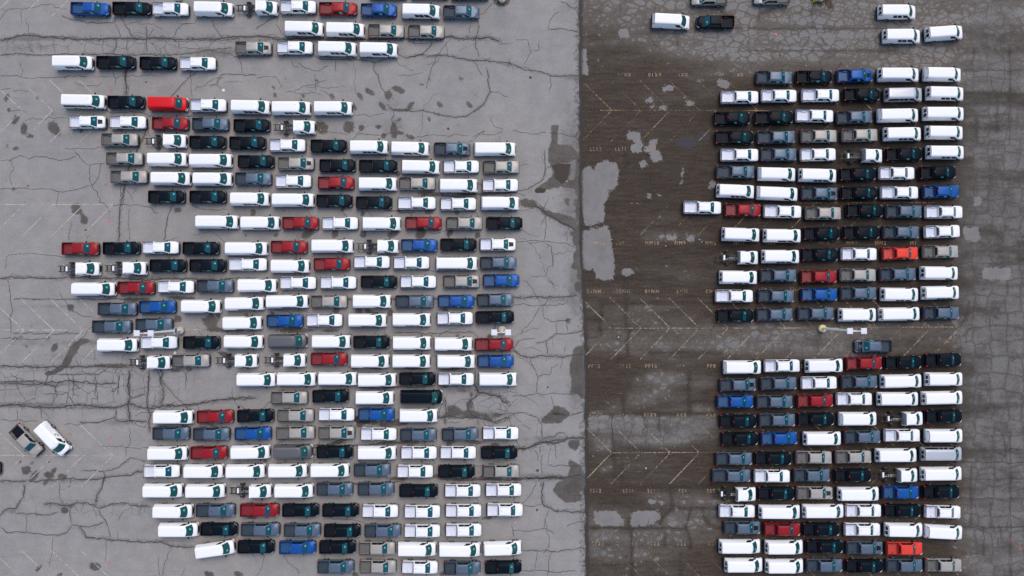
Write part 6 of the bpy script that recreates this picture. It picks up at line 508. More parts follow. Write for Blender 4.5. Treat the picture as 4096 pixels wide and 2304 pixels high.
def pickup_parts(long_bed,colour,hood_panel,raised,sidesticker):
    """list of (name, mesh, [(child name, mesh)], location)"""
    key=('p',long_bed,colour,hood_panel,raised,sidesticker)
    if key in _parts: return _parts[key]
    dx=-.31 if long_bed else 0; XR=-2.70+dx; paint=MPT[colour]; out=[]
    g=('g','p',long_bed)
    if g not in _parts:
        G={}
        # two tone body: 0 paint, 1 black trim
        b=MB()
        b.loft([sect(x,w,zb,zt,c) for x,w,zb,zt,c in((2.66,.62,.50,.80,.02),(2.62,.76,.46,.92,.03),(2.50,.86,.44,1.00,.05),(2.25,.925,.42,1.055,.05),(1.75,.942,.42,1.085,.05),(1.42,.945,.42,1.12,.03),(1.2,.945,.42,1.13,0),(-.97,.945,.42,1.13,0))])
        for s in(-1,1):
            y0,y1=s*.80,s*.945
            P=[(.84,.42),(.945,.46),(.955,.95),(.935,1.14),(.89,1.215),(.815,1.215),(.79,.80)]
            ra=[(XR+.09,s*y,z) for y,z in P]; rb=[(-.985,s*y,z) for y,z in P]
            b.loft([ra,rb])
            b.box(XR+.07,-1.02,min(s*.80,s*.90),max(s*.80,s*.90),1.217,1.245,1)
            for ax in(1.77,-1.49+dx): arch(b,ax,s*.972,0,.47,.375,.36,1)
        b.box(-1.06,-.99,-.80,.80,.5,1.21); b.box(-1.055,-.995,-.795,.795,1.212,1.235,1)
        b.box(XR+.08,-.99,-.80,.80,.50,.74)
        A=ring(1.10,-1.0,1.44,.905,.12); B=ring(1.70,-.87,.80,.705,.06); Cc=ring(1.765,-.81,.70,.63,.05); Dd=ring(1.788,-.68,.56,.48,.04)
        b.loft([A,B,Cc,Dd],0,False,True)
        for s in(-1,1): b.hexa([(-.76,s*.600,1.75),(.66,s*.600,1.75),(.66,s*.575,1.75),(-.76,s*.575,1.75),(-.76,s*.600,1.786),(.62,s*.600,1.786),(.62,s*.575,1.789),(-.76,s*.575,1.789)],1)
        panel(A,B,7.0,15.0,-.04,.05,.016,8,1,mb=b,mi=1)
        G['body']=b; G['A'],G['B']=A,B
        G['windshield']=panel(A,B,7.15,14.85,.06,.985,.012,8,2).mesh('windshield',[M_GLASS],True)
        G['rear_window']=panel(A,B,23.6,28.4,.14,.9,.012).mesh('rear_window',[M_SIDE])
        G['side_window']=[panel(A,B,a,c,.1,.9,.012,4,2,sk).mesh('side_window',[M_SIDE]) for a,c,sk in((.35,2.85,(.12,0)),(3.0,6.1,(0,-.25)),(15.9,19.0,(.25,0)),(19.15,21.65,(0,-.12)))]
        G['windshield_sticker']=[sticker(A,B,s,t,.25,.25,ro,.03).mesh('windshield_sticker',[M_TEAL]) for s,t,ro in((12.6,.45,.15),(12.2,.5,.75),(12.9,.40,-.2))]
        G['window_sticker']=panel(A,B,3.15,4.35,.16,.74,.026,2,1).mesh('window_sticker',[M_TEAL])
        f=MB(); f.loft([sect(x,w,.40,.62,0) for x,w in((2.70,.60),(2.67,.78),(2.52,.90),(2.40,.945))]); G['front_bumper']=f.mesh('front_bumper',[M_TRIM])
        gr=MB(); gr.box(2.655,2.685,-.50,.50,.66,.90); gr.box(2.67,2.694,-.46,.46,.77,.80,1); G['grille']=gr.mesh('grille',[M_TRIM,M_GREY])
        rb=MB(); rb.loft([[(x,-w,.45),(x,w,.45),(x,w,.62),(x,-w,.62)] for x,w in((XR+.02,.93),(XR-.10,.90),(XR-.14,.80))]); G['rear_bumper']=rb.mesh('rear_bumper',[M_TRIM])
        G['headlight']=[]
        for s in(-1,1):
            h=MB(); h.hexa([(2.30,s*.952,.90),(2.64,s*.70,.76),(2.67,s*.56,.74),(2.5,s*.58,.74),(2.28,s*.935,1.02),(2.565,s*.80,.995),(2.655,s*.56,.90),(2.50,s*.60,.98)]); G['headlight'].append(h.mesh('headlight',[M_LAMP]))
        G['tail_light']=[]
        for s in(-1,1):
            h=MB(); y0,y1=sorted((s*.82,s*.962)); h.box(XR+.005,XR+.15,y0,y1,.80,1.205); G['tail_light'].append(h.mesh('tail_light',[M_LENS]))
        br=MB(); br.hexa([(-.915,-.17,1.68),(-.84,-.17,1.68),(-.84,.17,1.68),(-.915,.17,1.68),(-.885,-.16,1.735),(-.84,-.16,1.745),(-.84,.16,1.745),(-.885,.16,1.735)]); G['brake_light']=br.mesh('brake_light',[M_LENS])
        an=MB(); an.hexa([(-.62,.03,1.77),(-.40,.035,1.77),(-.40,.065,1.77),(-.62,.07,1.77),(-.60,.045,1.85),(-.52,.045,1.84),(-.52,.055,1.84),(-.60,.055,1.85)]); G['antenna']=an.mesh('antenna',[M_TRIM])
        _parts[g]=G
    G=_parts[g]
    def bm(n,mb,mats,sm=False):
        k=(g,n,colour,raised)
        if k not in _parts: _parts[k]=mb.mesh(n,mats,sm)
        return _parts[k]
    O=(0,0,0)
    out.append(('body',bm('body',G['body'],[paint,M_TRIM],True),[],O))
    fl=MB(); lin=LINER.get(colour,M_LINER)
    fl.box(XR+.10,-1.07,-.785,.785,.745,.765)
    for k in range(11): y=-.70+k*.14; fl.box(XR+.12,-1.10,y-.035,y+.035,.766,.790)
    for s in(-1,1):
        y0,y1=sorted((s*.56,s*.786)); fl.hexa([(-1.88+dx,y0,.77),(-1.10+dx*.0-.0 if False else -1.12+dx*.9,y0,.77),(-1.12+dx*.9,y1,.77),(-1.88+dx,y1,.77),(-1.80+dx,y0+.02,.96),(-1.2+dx*.9,y0+.02,.96),(-1.2+dx*.9,y1,.96),(-1.80+dx,y1,.96)])
    out.append(('bed_floor',bm('bed_floor',fl,[lin]),[],O))
    tg=MB(); tg.loft([[(XR+.005,-.80,.60),(XR+.005,.80,.60),(XR+.0,.80,1.19),(XR+.0,-.80,1.19)],[(XR+.085,-.79,.60),(XR+.085,.79,.60),(XR+.085,.79,1.205),(XR+.085,-.79,1.205)]]); tg.box(XR+.01,XR+.08,-.78,.78,1.207,1.225,1); tg.box(XR-.012,XR+.004,-.16,.16,1.0,1.07,1)
    out.append(('tailgate',bm('tailgate',tg,[paint,M_TRIM]),[],O))
    out.append(('windshield',G['windshield'],[('windshield_sticker',None)],O))
    out.append(('rear_window',G['rear_window'],[],O))
    for i,w in enumerate(G['side_window']): out.append(('side_window',w,[('window_sticker',G['window_sticker'])] if (i==1 and sidesticker) else [],O))
    for n in('headlight','tail_light'):
        for m in G[n]: out.append((n,m,[],O))
    for n in('front_bumper','grille','rear_bumper','brake_light','antenna'): out.append((n,G[n],[],O))
    for s in(-1,1):
        mm=mirror_mesh(1.02,s*.93,1.12)
        out.append(('wing_mirror',bm('wing_mirror%d'%s,mm,[M_TRIM]),[],O))
        for x in(1.77,-1.49+dx): out.append(('wheel',WH_P[0],[('rim',WH_P[1])],(x,s*.862,.375)))
    if hood_panel:
        hp=MB(); hp.loft([[(1.62,-.36,1.10),(2.32,-.29,1.075),(2.32,.29,1.075),(1.62,.36,1.10)],[(1.64,-.345,1.172),(2.30,-.28,1.128),(2.30,.28,1.128),(1.64,.345,1.172)]])
        k=('hoodpanel',colour=='K'or colour=='B' or colour=='G')
        if k not in _parts: _parts[k]=hp.mesh('hood_scoop',[M_TRIM if k[1] else M_BAY])
        out.append(('hood_scoop',_parts[k],[],O))
    if raised:
        bay=MB(); bay.loft([[(1.50,-.80,1.09),(2.50,-.66,1.0),(2.50,.66,1.0),(1.50,.80,1.09)],[(1.50,-.80,1.175),(2.50,-.66,1.075),(2.50,.66,1.075),(1.50,.80,1.175)]])
        bay.box(1.75,2.2,-.25,.3,1.17,1.20,1); bay.box(2.0,2.15,.4,.6,1.15,1.19,1); bay.box(2.36,2.42,-.5,.5,1.09,1.12,1)
        out.append(('engine_bay',bay.mesh('engine_bay',[M_BAY,M_GREY]),[],O))
        hd=MB(); a=math.radians(52); L=1.12
        P=[(1.45+math.cos(a)*d,y,1.18+math.sin(a)*d+o) for o in(0,.05) for d,y in((0,-.82),(L,-.70),(L,.70),(0,.82))]
        hd.hexa(P); hd.tube([(1.6,.6,1.15),(1.45+math.cos(a)*.9,.55,1.18+math.sin(a)*.9)],.015,5)
        out.append(('hood',hd.mesh('hood',[paint]),[],O))
    _parts[key]=out
    return out
def van_parts(kind,colour,fl,cutaway=False):
    """fl: w two side panes, n one long pane, X glazed all round, r glazed rear doors, s spare wheel"""
    key=('v',kind,colour,fl)
    if key in _parts: return _parts[key]
    dx=-.51 if kind=='e' else 0; XR=-2.82+dx
    if cutaway: XR=-.15
    paint=MPT[colour]; out=[]; O=(0,0,0)
    g=('gv',kind)
    if g not in _parts:
        G={}; b=MB(); xe=XR
        b.loft([sect(x,w,zb,zt,c) for x,w,zb,zt,c in((2.80,.70,.52,.86,.02),(2.77,.84,.48,.98,.03),(2.66,.94,.44,1.06,.05),(2.42,.985,.42,1.12,.06),(2.0,1.003,.42,1.19,.05),(1.7,1.005,.42,1.21,0),(xe+.03,1.005,.42,1.21,0),(xe,.97,.45,1.21,0))])
        A=ring(1.17,xe,1.93,.985,.34,.02,.10); B=ring(1.88,xe+.13,1.26,.815,.20,.02,.10); Cc=ring(1.985,xe+.17,1.17,.76,.17,.02,.10); Dd=ring(2.045,xe+.22,1.08,.70,.16,.02,.10)
        E=ring(2.07,xe+.36,.92,.56,.12,.02,.12)
        b.loft([A,B,Cc,Dd,E],0,False,True)
        if not cutaway:
            for k in range(6): y=-.5+k*.2; b.box(xe+.5,.8,y-.022,y+.022,2.03,2.084)
        else:
            for s in(-1,1):
                b.hexa([(xe-.08,s*1.04,.5),(xe+.05,s*1.0,.5),(xe+.05,s*.93,.5),(xe-.08,s*.95,.5),(xe+.0,s*.92,1.95),(xe+.12,s*.86,1.9),(xe+.12,s*.78,1.9),(xe+.0,s*.80,1.95)])
            b.hexa([(xe-.0,-.90,1.93),(xe+.16,-.84,1.93),(xe+.16,.84,1.93),(xe-.0,.90,1.93),(xe+.02,-.80,2.085),(xe+.4,-.64,2.075),(xe+.4,.64,2.075),(xe+.02,.80,2.085)])
        for s in(-1,1):
            for ax in((1.93,-1.50) if not cutaway else (1.93,)): arch(b,ax,s*1.018,0,.46,.37,.36,1)
            if not cutaway: b.box(xe+.05,2.3,min(s*1.0,s*1.012),max(s*1.0,s*1.012),.43,.50,1)
        if not cutaway:
            for k in range(2): pass
            panel(B,Cc,23.4,28.6,.6,1.0,.012,6,1,mb=b,mi=1)   # black seal along the rear roof edge
        panel(A,B,7.0,15.0,-.05,.04,.016,10,1,mb=b,mi=1)
        G['body']=b; G['A'],G['B']=A,B
        G['windshield']=panel(A,B,7.1,14.9,.05,.97,.012,10,3).mesh('windshield',[M_VGLASS],True)
        n=6.0; span=(1.93-.1)-(xe+.1)
        def s_of(x): return (x-(xe+.10))/(1.93-xe-.20)*6
        def sides(x0,x1,t0,t1,skf,skr=0):
            a,c=s_of(x0),s_of(x1)
            r_=panel(A,B,a,c,t0,t1,.012,4,2,(skr,skf)).mesh('side_window',[M_SIDE])
            l_=panel(A,B,22-c,22-a,t0,t1,.012,4,2,(-skf,-skr)).mesh('side_window',[M_SIDE])
            return r_,l_
        k=6/span
        G['door']=sides(.86,1.72,.06,.88,-.06*k)
        if not cutaway:
            G['mid']=[sides(-.72,-.10,.06,.88,0),sides(0.0,.66,.06,.88,0)]
            G['one']=sides(-.72,.66,.06,.88,0)
            G['strip']=sides(xe+.25,-.82,.06,.88,0)
            G['rear_door_window']=[panel(A,B,s0,s1,.05,.84,.012,3,1).mesh('rear_window',[M_SIDE]) for s0,s1 in((23.85,25.75),(26.25,28.15))]
            pl=MB(); pl.box(xe-.035,xe+.01,-.62,-.28,.92,1.05); G['plate']=pl.mesh('number_plate',[M_TRIM])
            G['tail_light']=[panel(A,B,s0,s1,.50,1.0,.022,2,1).mesh('tail_light',[M_LENS]) for s0,s1 in((22.55,23.35),(28.65,29.45))]
            bl=MB(); bl.box(xe+.15,xe+.21,-.10,.10,1.97,2.02); G['brake_light']=bl.mesh('brake_light',[M_LENS])
            rb=MB(); rb.loft([[(x,-w,.42),(x,w,.42),(x,w,.60),(x,-w,.60)] for x,w in((xe+.03,1.0),(xe-.10,.97),(xe-.16,.85))]); G['rear_bumper']=rb.mesh('rear_bumper',[M_TRIM])
        G['windshield_sticker']=[sticker(A,B,s,t,.25,.25,ro,.03).mesh('windshield_sticker',[M_TEAL]) for s,t,ro in((12.2,.45,.1),(9.6,.4,.3),(12.4,.5,.8))]
        f=MB(); f.loft([sect(x,w,.40,.64,0) for x,w in((2.87,.62),(2.845,.86),(2.72,.98),(2.50,1.01))]); 
        for s in(-1,1):
            f.loft([[(x,s*w0,.47),(x,s*w1,.47),(x,s*w1,.67),(x,s*w0,.67)] for x,w0,w1 in((2.885,.44,.70),(2.86,.70,.87),(2.70,.90,1.0),(2.55,.95,1.018))],1)
        G['front_bumper']=f.mesh('front_bumper',[M_TRIM,M_WPLAS])
        gr=MB(); gr.box(2.795,2.825,-.60,.60,.68,.93); gr.box(2.81,2.834,-.55,.55,.79,.82,1); G['grille']=gr.mesh('grille',[M_TRIM,M_GREY])
        G['headlight']=[]
        for s in(-1,1):
            h=MB(); h.hexa([(2.60,s*.985,.74),(2.80,s*.82,.70),(2.825,s*.62,.70),(2.62,s*.62,.70),(2.58,s*.975,.98),(2.76,s*.86,.95),(2.81,s*.62,.93),(2.62,s*.62,.98)]); G['headlight'].append(h.mesh('headlight',[M_LAMP]))
        an=MB(); an.hexa([(.86,.25,2.045),(1.06,.255,2.03),(1.06,.285,2.03),(.86,.29,2.045),(.88,.265,2.12),(.95,.265,2.11),(.95,.275,2.11),(.88,.275,2.12)]); G['antenna']=an.mesh('antenna',[M_TRIM])
        G['mirror']=[mirror_mesh(1.60,s*.985,1.22,.18,.26,.26).mesh('wing_mirror',[M_TRIM]) for s in(-1,1)]
        _parts[g]=G
    G=_parts[g]
    k=(g,'body',colour)
    if k not in _parts: _parts[k]=G['body'].mesh('body',[paint,M_TRIM],True)
    out.append(('body',_parts[k],[],O))
    out.append(('windshield',G['windshield'],[('windshield_sticker',None)],O))
    out.append(('side_window',G['door'][0],[],O)); out.append(('side_window',G['door'][1],[],O))
    if not cutaway:
        if 'w' in fl: out+=[('side_window',m[0],[],O) for m in G['mid']]
        if 'n' in fl: out.append(('side_window',G['one'][0],[],O))
        if 'X' in fl:
            for m in G['mid']+[G['strip']]: out+=[('side_window',m[0],[],O),('side_window',m[1],[],O)]
        if 'r' in fl or 'X' in fl: out+=[('rear_window',m,[],O) for m in G['rear_door_window']]
        out+=[('tail_light',m,[],O) for m in G['tail_light']]
        for n in('brake_light','rear_bumper'): out.append((n,G[n],[],O))
        out.append(('number_plate',G['plate'],[],O))
    for n in('front_bumper','grille','antenna'): out.append((n,G[n],[],O))
    out+=[('headlight',m,[],O) for m in G['headlight']]+[('wing_mirror',m,[],O) for m in G['mirror']]
    for s in(-1,1):
        out.append(('wheel',WH_V[0],[('rim',WH_V[1])],(1.93,s*.918,.37)))
        if not cutaway: out.append(('wheel',WH_V[0],[('rim',WH_V[1])],(-1.50,s*.918,.37)))
        else: out.append(('wheel',WH_V[0],[('rim',WH_V[1])],(-1.68,s*.93,.37)))
    if cutaway:
        fr=MB()
        for s in(-1,1):
            fr.box(-3.5,.2,s*.43-.05,s*.43+.05,.62,.80)
            fr.box(-2.5,-.9,s*.62-.035,s*.62+.035,.55,.62)
        for x in(-3.2,-2.55,-1.25,-.55): fr.box(x-.06,x+.06,-.38,.38,.64,.76)
        out.append(('chassis_frame',fr.mesh('chassis_frame',[M_FRAME]),[],O))
        ax=MB(); ax.cyl((-1.68,0,.40),'y',.07,1.7,10); ax.cyl((-1.68,0,.42),'y',.20,.36,12); ax.tube([(-1.68,0,.45),(-.2,.02,.55)],.06,8)
        out.append(('rear_axle',ax.mesh('rear_axle',[M_FRAME],True),[],O))
        tk=MB(); tk.loft([[(-2.36,-.37,.66),(-2.08,-.37,.66),(-2.08,.37,.66),(-2.36,.37,.66)],[(-2.36,-.37,.82),(-2.08,-.37,.82),(-2.08,.37,.82),(-2.36,.37,.82)],[(-2.32,-.33,.86),(-2.12,-.33,.86),(-2.12,.33,.86),(-2.32,.33,.86)]]); tk.cyl((-2.22,.40,.76),'y',.04,.10,8)
        out.append(('fuel_tank',tk.mesh('fuel_tank',[M_WPLAS],False),[],O))
        ex=MB()
        for y,z in((-.22,.70),(-.02,.72)): ex.tube([(-1.55,y,z),(-1.1,y,z),(.0,y,z)],.045,8)
        ex.tube([(-1.95,-.30,.70),(-1.8,-.20,.74),(-1.62,-.22,.72)],.04,8)
        out.append(('exhaust_pipe',ex.mesh('exhaust_pipe',[M_STEEL],True),[],O))
        hs=MB(); hs.box(-1.45,-.25,.12,.36,.60,.78); hs.cyl((-1.2,.24,.80),'z',.10,.06,10); hs.box(-.8,-.45,.1,.36,.78,.86)
        out.append(('battery_tray',hs.mesh('battery_tray',[M_FRAME]),[],O))
        fp=MB(); fp.hexa([(-2.75,.72,.74),(-2.70,.66,.74),(-2.50,.52,.74),(-2.55,.58,.74),(-2.75,.72,.80),(-2.70,.66,.80),(-2.50,.52,.80),(-2.55,.58,.80)]); out.append(('mud_flap_bracket',fp.mesh('mud_flap_bracket',[M_WPLAS]),[],O))
        cv=MB(); cv.box(XR-.05,XR+.0,-.88,.88,.62,1.24); cv.hexa([(XR-.05,-.88,1.24),(XR+.02,-.88,1.24),(XR+.02,.88,1.24),(XR-.05,.88,1.24),(XR+.03,-.76,1.92),(XR+.10,-.76,1.92),(XR+.10,.76,1.92),(XR+.03,.76,1.92)])
        out.append(('rear_cover',cv.mesh('rear_cover',[M_COVER]),[],O))
        if 's' in fl:
            sp=MB(); n=20
            sp.loft([[(-1.28+r_*math.cos(2*PI*i/n),.05+r_*math.sin(2*PI*i/n),z) for i in range(n)] for r_,z in((.20,.84),(.35,.84),(.37,.90),(.37,1.0),(.34,1.06),(.22,1.06))]); 
            rm=MB(); rm.cyl((-1.28,.05,.97),'z',.235,.17,20); rm.cyl((-1.28,.05,1.065),'z',.06,.02,10,1)
            for k in range(6): a=2*PI*k/6; rm.cyl((-1.28+.14*math.cos(a),.05+.14*math.sin(a),1.06),'z',.022,.014,6,1)
            out.append(('spare_wheel',sp.mesh('spare_wheel',[M_TYRE],True),[('rim',rm.mesh('rim',[M_WPLAS,M_TRIM]))],O))
    _parts[key]=out
    return out
# ---------------------------------------------------------------- names and labels for every vehicle
def short(v):
    b,rw,k,c,fl=v[:5]; t={'p':'pickup','l':'pickup','v':'van','e':'van','c':'chassis cab'}[k]
    return CNAME[c]+' '+t
def look(v):
    b,rw,k,c,fl=v[:5]; n=CNAME[c]
    if k in'pl':
        s=n+(' long bed' if k=='l' else '')+' pickup'
        if 'o' in fl: return n+' pickup with its hood raised'
        if 'h' in fl: s=n+' pickup with hood scoop'
        return s
    if k=='c': return 'white chassis cab'+(' carrying a spare wheel' if 's' in fl else '')
    s=('long ' if k=='e' else '')+n
    if 'X' in fl: return s+' passenger van'
    s+=' cargo van'
    if 'w' in fl: s+=' with side panes'
    elif 'n' in fl: s+=' with one long pane'
    elif 'r' in fl: s+=' with rear glass'
    return s
ORD=['zeroth','first','second','third','fourth','fifth','sixth','seventh','eighth','ninth','tenth','eleventh','twelfth','thirteenth','fourteenth','fifteenth','sixteenth','seventeenth','eighteenth','nineteenth','twentieth','twenty first','twenty second','twenty third','twenty fourth','twenty fifth','twenty sixth','twenty seventh','twenty eighth','twenty ninth','thirtieth']
def labels():
    rows={}
    for i,v in enumerate(VEH): rows.setdefault((v[0],v[1]),[]).append(i)
    info={}
    for k,ix in rows.items():
        ix.sort(key=lambda i:VEH[i][5])
        for n,i in enumerate(ix): info[i]=(ix[n-1] if n else None, ix[n+1] if n+1<len(ix) else None, n+1, len(ix))
    from collections import Counter
    lk=[look(v) for v in VEH]; cnt=Counter(lk)
    def between(i):
        a,b,_,_=info[i]; return (short(VEH[i]),)+tuple(sorted((short(VEH[a]) if a is not None else '',short(VEH[b]) if b is not None else '')))
    cb=Counter(between(i) for i in range(len(VEH)))
    out=[]
    nl=max(v[1] for v in VEH if v[0]=='l' and v[1]<40)
    for i,v in enumerate(VEH):
        a,b,n,tot=info[i]; side='left' if v[0]=='l' else 'right'; s=lk[i]
        if v[4]=='z' and v[1]==-1: L='%s cut off by the top edge, above a %s pickup'%(s,{'K':'slate grey','W':'white','G':'blue'}[v[3]])
        elif v[4]=='z': L='dark vehicle whose nose just enters at the left edge of the photo'
        elif v[4]=='q': L='tan pickup parked diagonally beside the lettered white van' if v[3]=='T' else 'white van with dark lettering on its side, parked diagonally beside tan pickup'
        elif cnt[s]==1: L=s+', the only one in the lot' if 'hood raised' not in s else s+', facing left in the open aisle'
        elif cb[between(i)]==1 and a is not None and b is not None: L='%s between %s and %s'%((s,)+tuple(sorted((short(VEH[a]),short(VEH[b])))))
        else:
            pos='alone' if tot==1 else ('left end' if n==1 else ('right end' if n==tot else ORD[n]+' from left'))
            L="%s, %s of %s block's %s row"%(s,pos,side,ORD[v[1]+1])
        out.append(L)
    return out
LABELS=labels()
# ---------------------------------------------------------------- place every vehicle
rr=random.Random(5)
def place(i,v):
    b,rw,k,c,fl,x,y,a=v
    if k in'pl':
        parts=pickup_parts(k=='l',c,'h' in fl,'o' in fl,c!='N' and 'q' not in fl); name='pickup_truck'; cat='pickup truck'; grp='pickup trucks parked in the lot'; gk=('g','p',k=='l')
    elif k=='c':
        parts=van_parts('c',c,fl,True); name='chassis_cab_truck'; cat='chassis truck'; grp='bare chassis cab trucks parked in the lot'; gk=('gv','c')
    else:
        parts=van_parts(k,c,fl); name='passenger_van' if 'X' in fl else 'cargo_van'; cat='van'; grp='vans parked in the lot'; gk=('gv',k)
    if 'q' in fl and k in'pl': parts=[(n,(pickup_parts(k=='l','K',False,False,False)[j][1] if n=='bed_floor' else me),kids,loc) for j,(n,me,kids,loc) in enumerate(parts)]
    root=bpy.data.objects.new(name,None); root.empty_display_size=.3; COL.objects.link(root)
    root.location=(x,y,.0); root.rotation_euler=(0,0,math.radians(a))
    root['label']=LABELS[i]; root['category']=cat; root['group']=grp
    st=_parts[gk]['windshield_sticker']
    for n,me,kids,loc in parts:
        o=bpy.data.objects.new(n,me); COL.objects.link(o); o.parent=root; o.location=loc
        for kn,km in kids:
            if km is None:
                if 'q' in fl or (b=='r' and rw<3 and 't' not in fl): continue
                km=st[rr.randrange(len(st))]
            q=bpy.data.objects.new(kn,km); COL.objects.link(q); q.parent=o
    return root
ROOTS=[place(i,v) for i,v in enumerate(VEH)]
# lettering and round emblem on the diagonal van (too small to read in the photo: drawn as the strokes it shows)
for i,v in enumerate(VEH):
    if v[4]=='q' and v[2]=='v':
        G=_parts[('gv','v')]; mb=MB(); A,B=G['A'],G['B']
        for t,segs in((.62,((-2.0,-1.15),(-1.08,-.35),(-.28,.42))),(.22,((-2.0,-1.62),(-1.55,-.95),(-.85,-.5)))):
            for x0,x1 in segs:
                n=int((x1-x0)/.14)
                for q in range(n):
                    xa=x0+(x1-x0)*q/n; xb=xa+.075; s0=(xa+2.72)/4.48*6; s1=(xb+2.72)/4.48*6
                    panel(A,B,22-s1,22-s0,t,t+.055,.014,1,1,mb=mb)
        link('side_lettering',mb.mesh('side_lettering',[simple('lettering_grey',(.26,.29,.33),.5)]),ROOTS[i])
        mb=MB(); c=Vector((.10,0,0)); n=16
        def sp(ang,rad):
            xx=.05+rad*math.cos(ang); tt=.02+.0+rad*math.sin(ang)/.72+.18
            s=(xx+2.72)/4.48*6; s=22-s
            p=rpt(A,s).lerp(rpt(B,s),tt); return p
        for q in range(n-3):
            a0,a1=2*PI*q/n+.9,2*PI*(q+1)/n+.9
            P=[sp(a0,.15),sp(a1,.15),sp(a1,.24),sp(a0,.24)]; o=Vector((0,.03,.006)); u=Vector((0,-.02,0))
            mb.hexa([tuple(p+u) for p in P]+[tuple(p+o) for p in P])
        link('side_emblem',mb.mesh('side_emblem',[simple('emblem_navy',(.05,.07,.13),.5)]),ROOTS[i])
# ---------------------------------------------------------------- lamp poles
M_BASE=simple('yellow_painted_concrete',(.72,.60,.30),.8,grain=.2)
M_BASE2=simple('bare_concrete',(.50,.45,.36),.85,grain=.2)
M_POLE=simple('pale_painted_steel',(.88,.82,.72),.6,grain=.04)
M_HEAD=simple('lamp_housing',(.68,.68,.73),.5,grain=.05)
def lamp_pole(n,label,base,panelsign=False,redpatch=False,yellow=True):
    x,y=PTS[n]; root=link('lamp_pole',None,None,None,label,'lamp pole','lamp poles standing in the lot'); root.location=(x,y,0)
    mb=MB(); mb.cyl((0,0,.36),'z',.55,.72,22); mb.cyl((0,0,.745),'z',.48,.05,22); mb.box(-.22,.22,-.22,.22,.77,.81); link('concrete_base',mb.mesh('concrete_base',[base]),root)
    mb=MB(); mb.cyl((0,0,6.4),'z',.20,11.2,10,0,.125); link('pole',mb.mesh('pole',[M_POLE]),root)
    mb=MB(); mb.box(-.95,.95,-.045,.045,11.9,12.0); link('crossarm',mb.mesh('crossarm',[M_POLE]),root)
    for s in(-1,1):
        mb=MB(); c=s*.95; mb.loft([[(c-a,-b,z),(c+a,-b,z),(c+a,b,z),(c-a,b,z)] for a,b,z in((.37,.37,11.84),(.40,.40,11.88),(.40,.40,12.0),(.34,.34,12.05))]); h=link('lamp_head',mb.mesh('lamp_head',[M_HEAD]),root)
        mb=MB(); mb.box(c-.30,c+.30,-.30,.30,11.82,11.842); link('lamp_lens',mb.mesh('lamp_lens',[M_GREY]),h)
    if panelsign:
        mb=MB(); mb.box(.17,.21,-.47,.47,2.15,3.1); s=link('pole_sign',mb.mesh('pole_sign',[M_WPLAS]),root)
        mb=MB(); mb.box(.211,.222,-.40,.40,2.22,3.03); link('sign_face',mb.mesh('sign_face',[simple('sign_slate',(.14,.20,.23),.5)]),s)
    if redpatch:
        mb=MB(); mb.cyl((.27,.06,.772),'z',.11,.006,9); link('red_patch',mb.mesh('red_patch',[simple('red_paint',(.35,.03,.03),.6)]),root)
    return root
lamp_pole('poleL','lamp pole with a slate sign panel on its post, yellow base by charcoal pickups',M_BASE2,True)
lamp_pole('poleM','lamp pole whose twin heads straddle its base, between black and red pickups',M_BASE2,False,True)
lamp_pole('poleR','lamp pole with bright yellow base on the white line of the right aisle',M_BASE)
lamp_pole('poleT1','lamp pole base at the top edge above the white pickup',M_BASE2)
lamp_pole('poleT2','lamp pole base ringed by dark weeds at top edge, right of grey pickup',M_BASE2)
lamp_pole('poleT3','lamp pole base at the top edge beside a bright yellow hydrant',M_BASE2)
# yellow hydrant post by the top right base
x,y=PTS['hyd']; root=link('fire_hydrant',None,None,None,'bright yellow hydrant in dead weeds at the top edge','hydrant'); root.location=(x,y,0)
mb=MB(); mb.cyl((0,0,.05),'z',.2,.1,14); mb.cyl((0,0,.38),'z',.14,.6,14); mb.loft([[(r_*math.cos(2*PI*i/14),r_*math.sin(2*PI*i/14),z) for i in range(14)] for r_,z in((.18,.66),(.18,.72),(.14,.82),(.05,.88))]); MY=simple('yellow_hydrant_paint',(.62,.55,.02),.45)
link('barrel',mb.mesh('barrel',[MY],True),root)
mb=MB(); mb.cyl((0,0,.52),'y',.07,.46,10); mb.cyl((.12,0,.5),'x',.09,.2,10); link('nozzle',mb.mesh('nozzle',[MY]),root)
# dead weeds round the bases at the top edge
M_WEED=simple('dead_weeds',(.085,.075,.050),.9,grain=.4); M_STRAW=simple('dry_stalks',(.24,.16,.11),.9,grain=.3)
def weeds(cx,cy,r0,r1,n,mat,name,label,seed):
    rw=random.Random(seed); mb=MB()
    for _ in range(n):
        a=rw.uniform(0,2*PI); r_=rw.uniform(r0,r1); x=cx+math.cos(a)*r_; y=cy+math.sin(a)*r_*.8; h=rw.uniform(.08,.4); b_=rw.uniform(0,2*PI); L=rw.uniform(.1,.4); w=rw.uniform(.012,.035)
        dx,dy=math.cos(b_)*L,math.sin(b_)*L; nx,ny=-math.sin(b_)*w,math.cos(b_)*w
        mb.add([(x-nx,y-ny,0),(x+nx,y+ny,0),(x+dx*.5+nx,y+dy*.5+ny,h),(x+dx,y+dy,h*.8),(x+dx*.5-nx,y+dy*.5-ny,h)],[(0,1,2,4),(4,2,3)])
    o=link(name,mb.mesh(name,[mat]),None,'stuff',label); o['category']='weeds'
weeds(*PTS['poleT2'],.5,1.2,260,M_WEED,'weeds','dark dead weeds round the lamp base at the top edge',1)
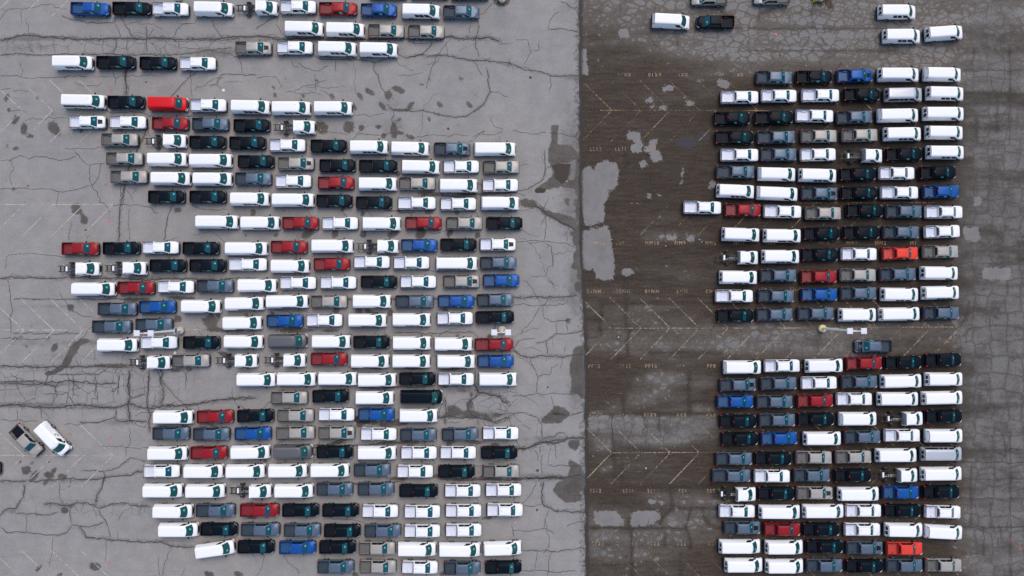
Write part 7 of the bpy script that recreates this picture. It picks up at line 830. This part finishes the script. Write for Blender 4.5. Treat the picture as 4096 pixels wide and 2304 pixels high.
weeds(*PTS['poleT3'],.5,1.5,260,M_WEED,'weeds','dark dead weeds round lamp base and yellow hydrant at top',2)
x,y=PTS['twig1']; weeds(x,y,.0,.5,150,M_STRAW,'dry_brush','strip of reddish dry brush right of the hydrant',3); weeds(x-.25,y+.8,.0,.6,150,M_STRAW,'dry_brush','strip of reddish dry brush at the very top edge',4)
# loose things on the ground
M_PAPER=simple('dirty_white_paper',(.70,.70,.70),.7,grain=.15)
def flat_piece(n,label,a,sx,sy):
    x,y=PTS[n]; mb=MB(); mb.hexa([(-sx,-sy,.004),(sx,-sy,.004),(sx,sy,.004),(-sx,sy,.004),(-sx,-sy,.05),(sx,-sy,.03),(sx,sy,.06),(-sx,sy,.03)])
    o=link('cardboard_sheet',mb.mesh('cardboard_sheet',[M_PAPER]),None,None,label,'litter'); o.location=(x,y,0); o.rotation_euler=(0,0,a)
flat_piece('paper1','white cardboard square lying below the black pickup near left lamp pole',-.6,.17,.2)
flat_piece('paper2','pale square sheet lying on a dark stain right of the upper left trucks',.3,.2,.2)
for i,(x,y) in enumerate(LIT):
    mb=MB(); r_=random.Random(i); s=r_.uniform(.06,.12)
    mb.hexa([(-s,-s*.8,0.002),(s,-s*.6,0.002),(s*.8,s,0.002),(-s*.7,s*.7,0.002),(-s*.7,-s*.5,.08),(s*.6,-s*.5,.06),(s*.6,s*.6,.09),(-s*.5,s*.5,.05)])
    o=link('litter',mb.mesh('litter',[M_PAPER]),None,None,'small white scrap of litter on the asphalt','litter','white scraps of litter'); o.location=(x,y,.022); o.rotation_euler=(0,0,i)
x,y=PTS['tube']; mb=MB(); mb.tube([(-.45,.32,0),(-.47,.05,0),(-.36,-.10,0),(.1,-.14,0),(.38,-.10,0),(.52,.25,0)],.045,8)
o=link('hose',mb.mesh('hose',[M_FRAME],True),None,None,'black bent hose lying in the bed of a black pickup','hose'); o.location=(x-.05,y+.0,.84)
[print('LONG',l) for l in LABELS if len(l.split())>16]
print('objects',len(bpy.data.objects),'labels unique',len(set(LABELS)),len(LABELS),'maxwords',max(len(l.split()) for l in LABELS))
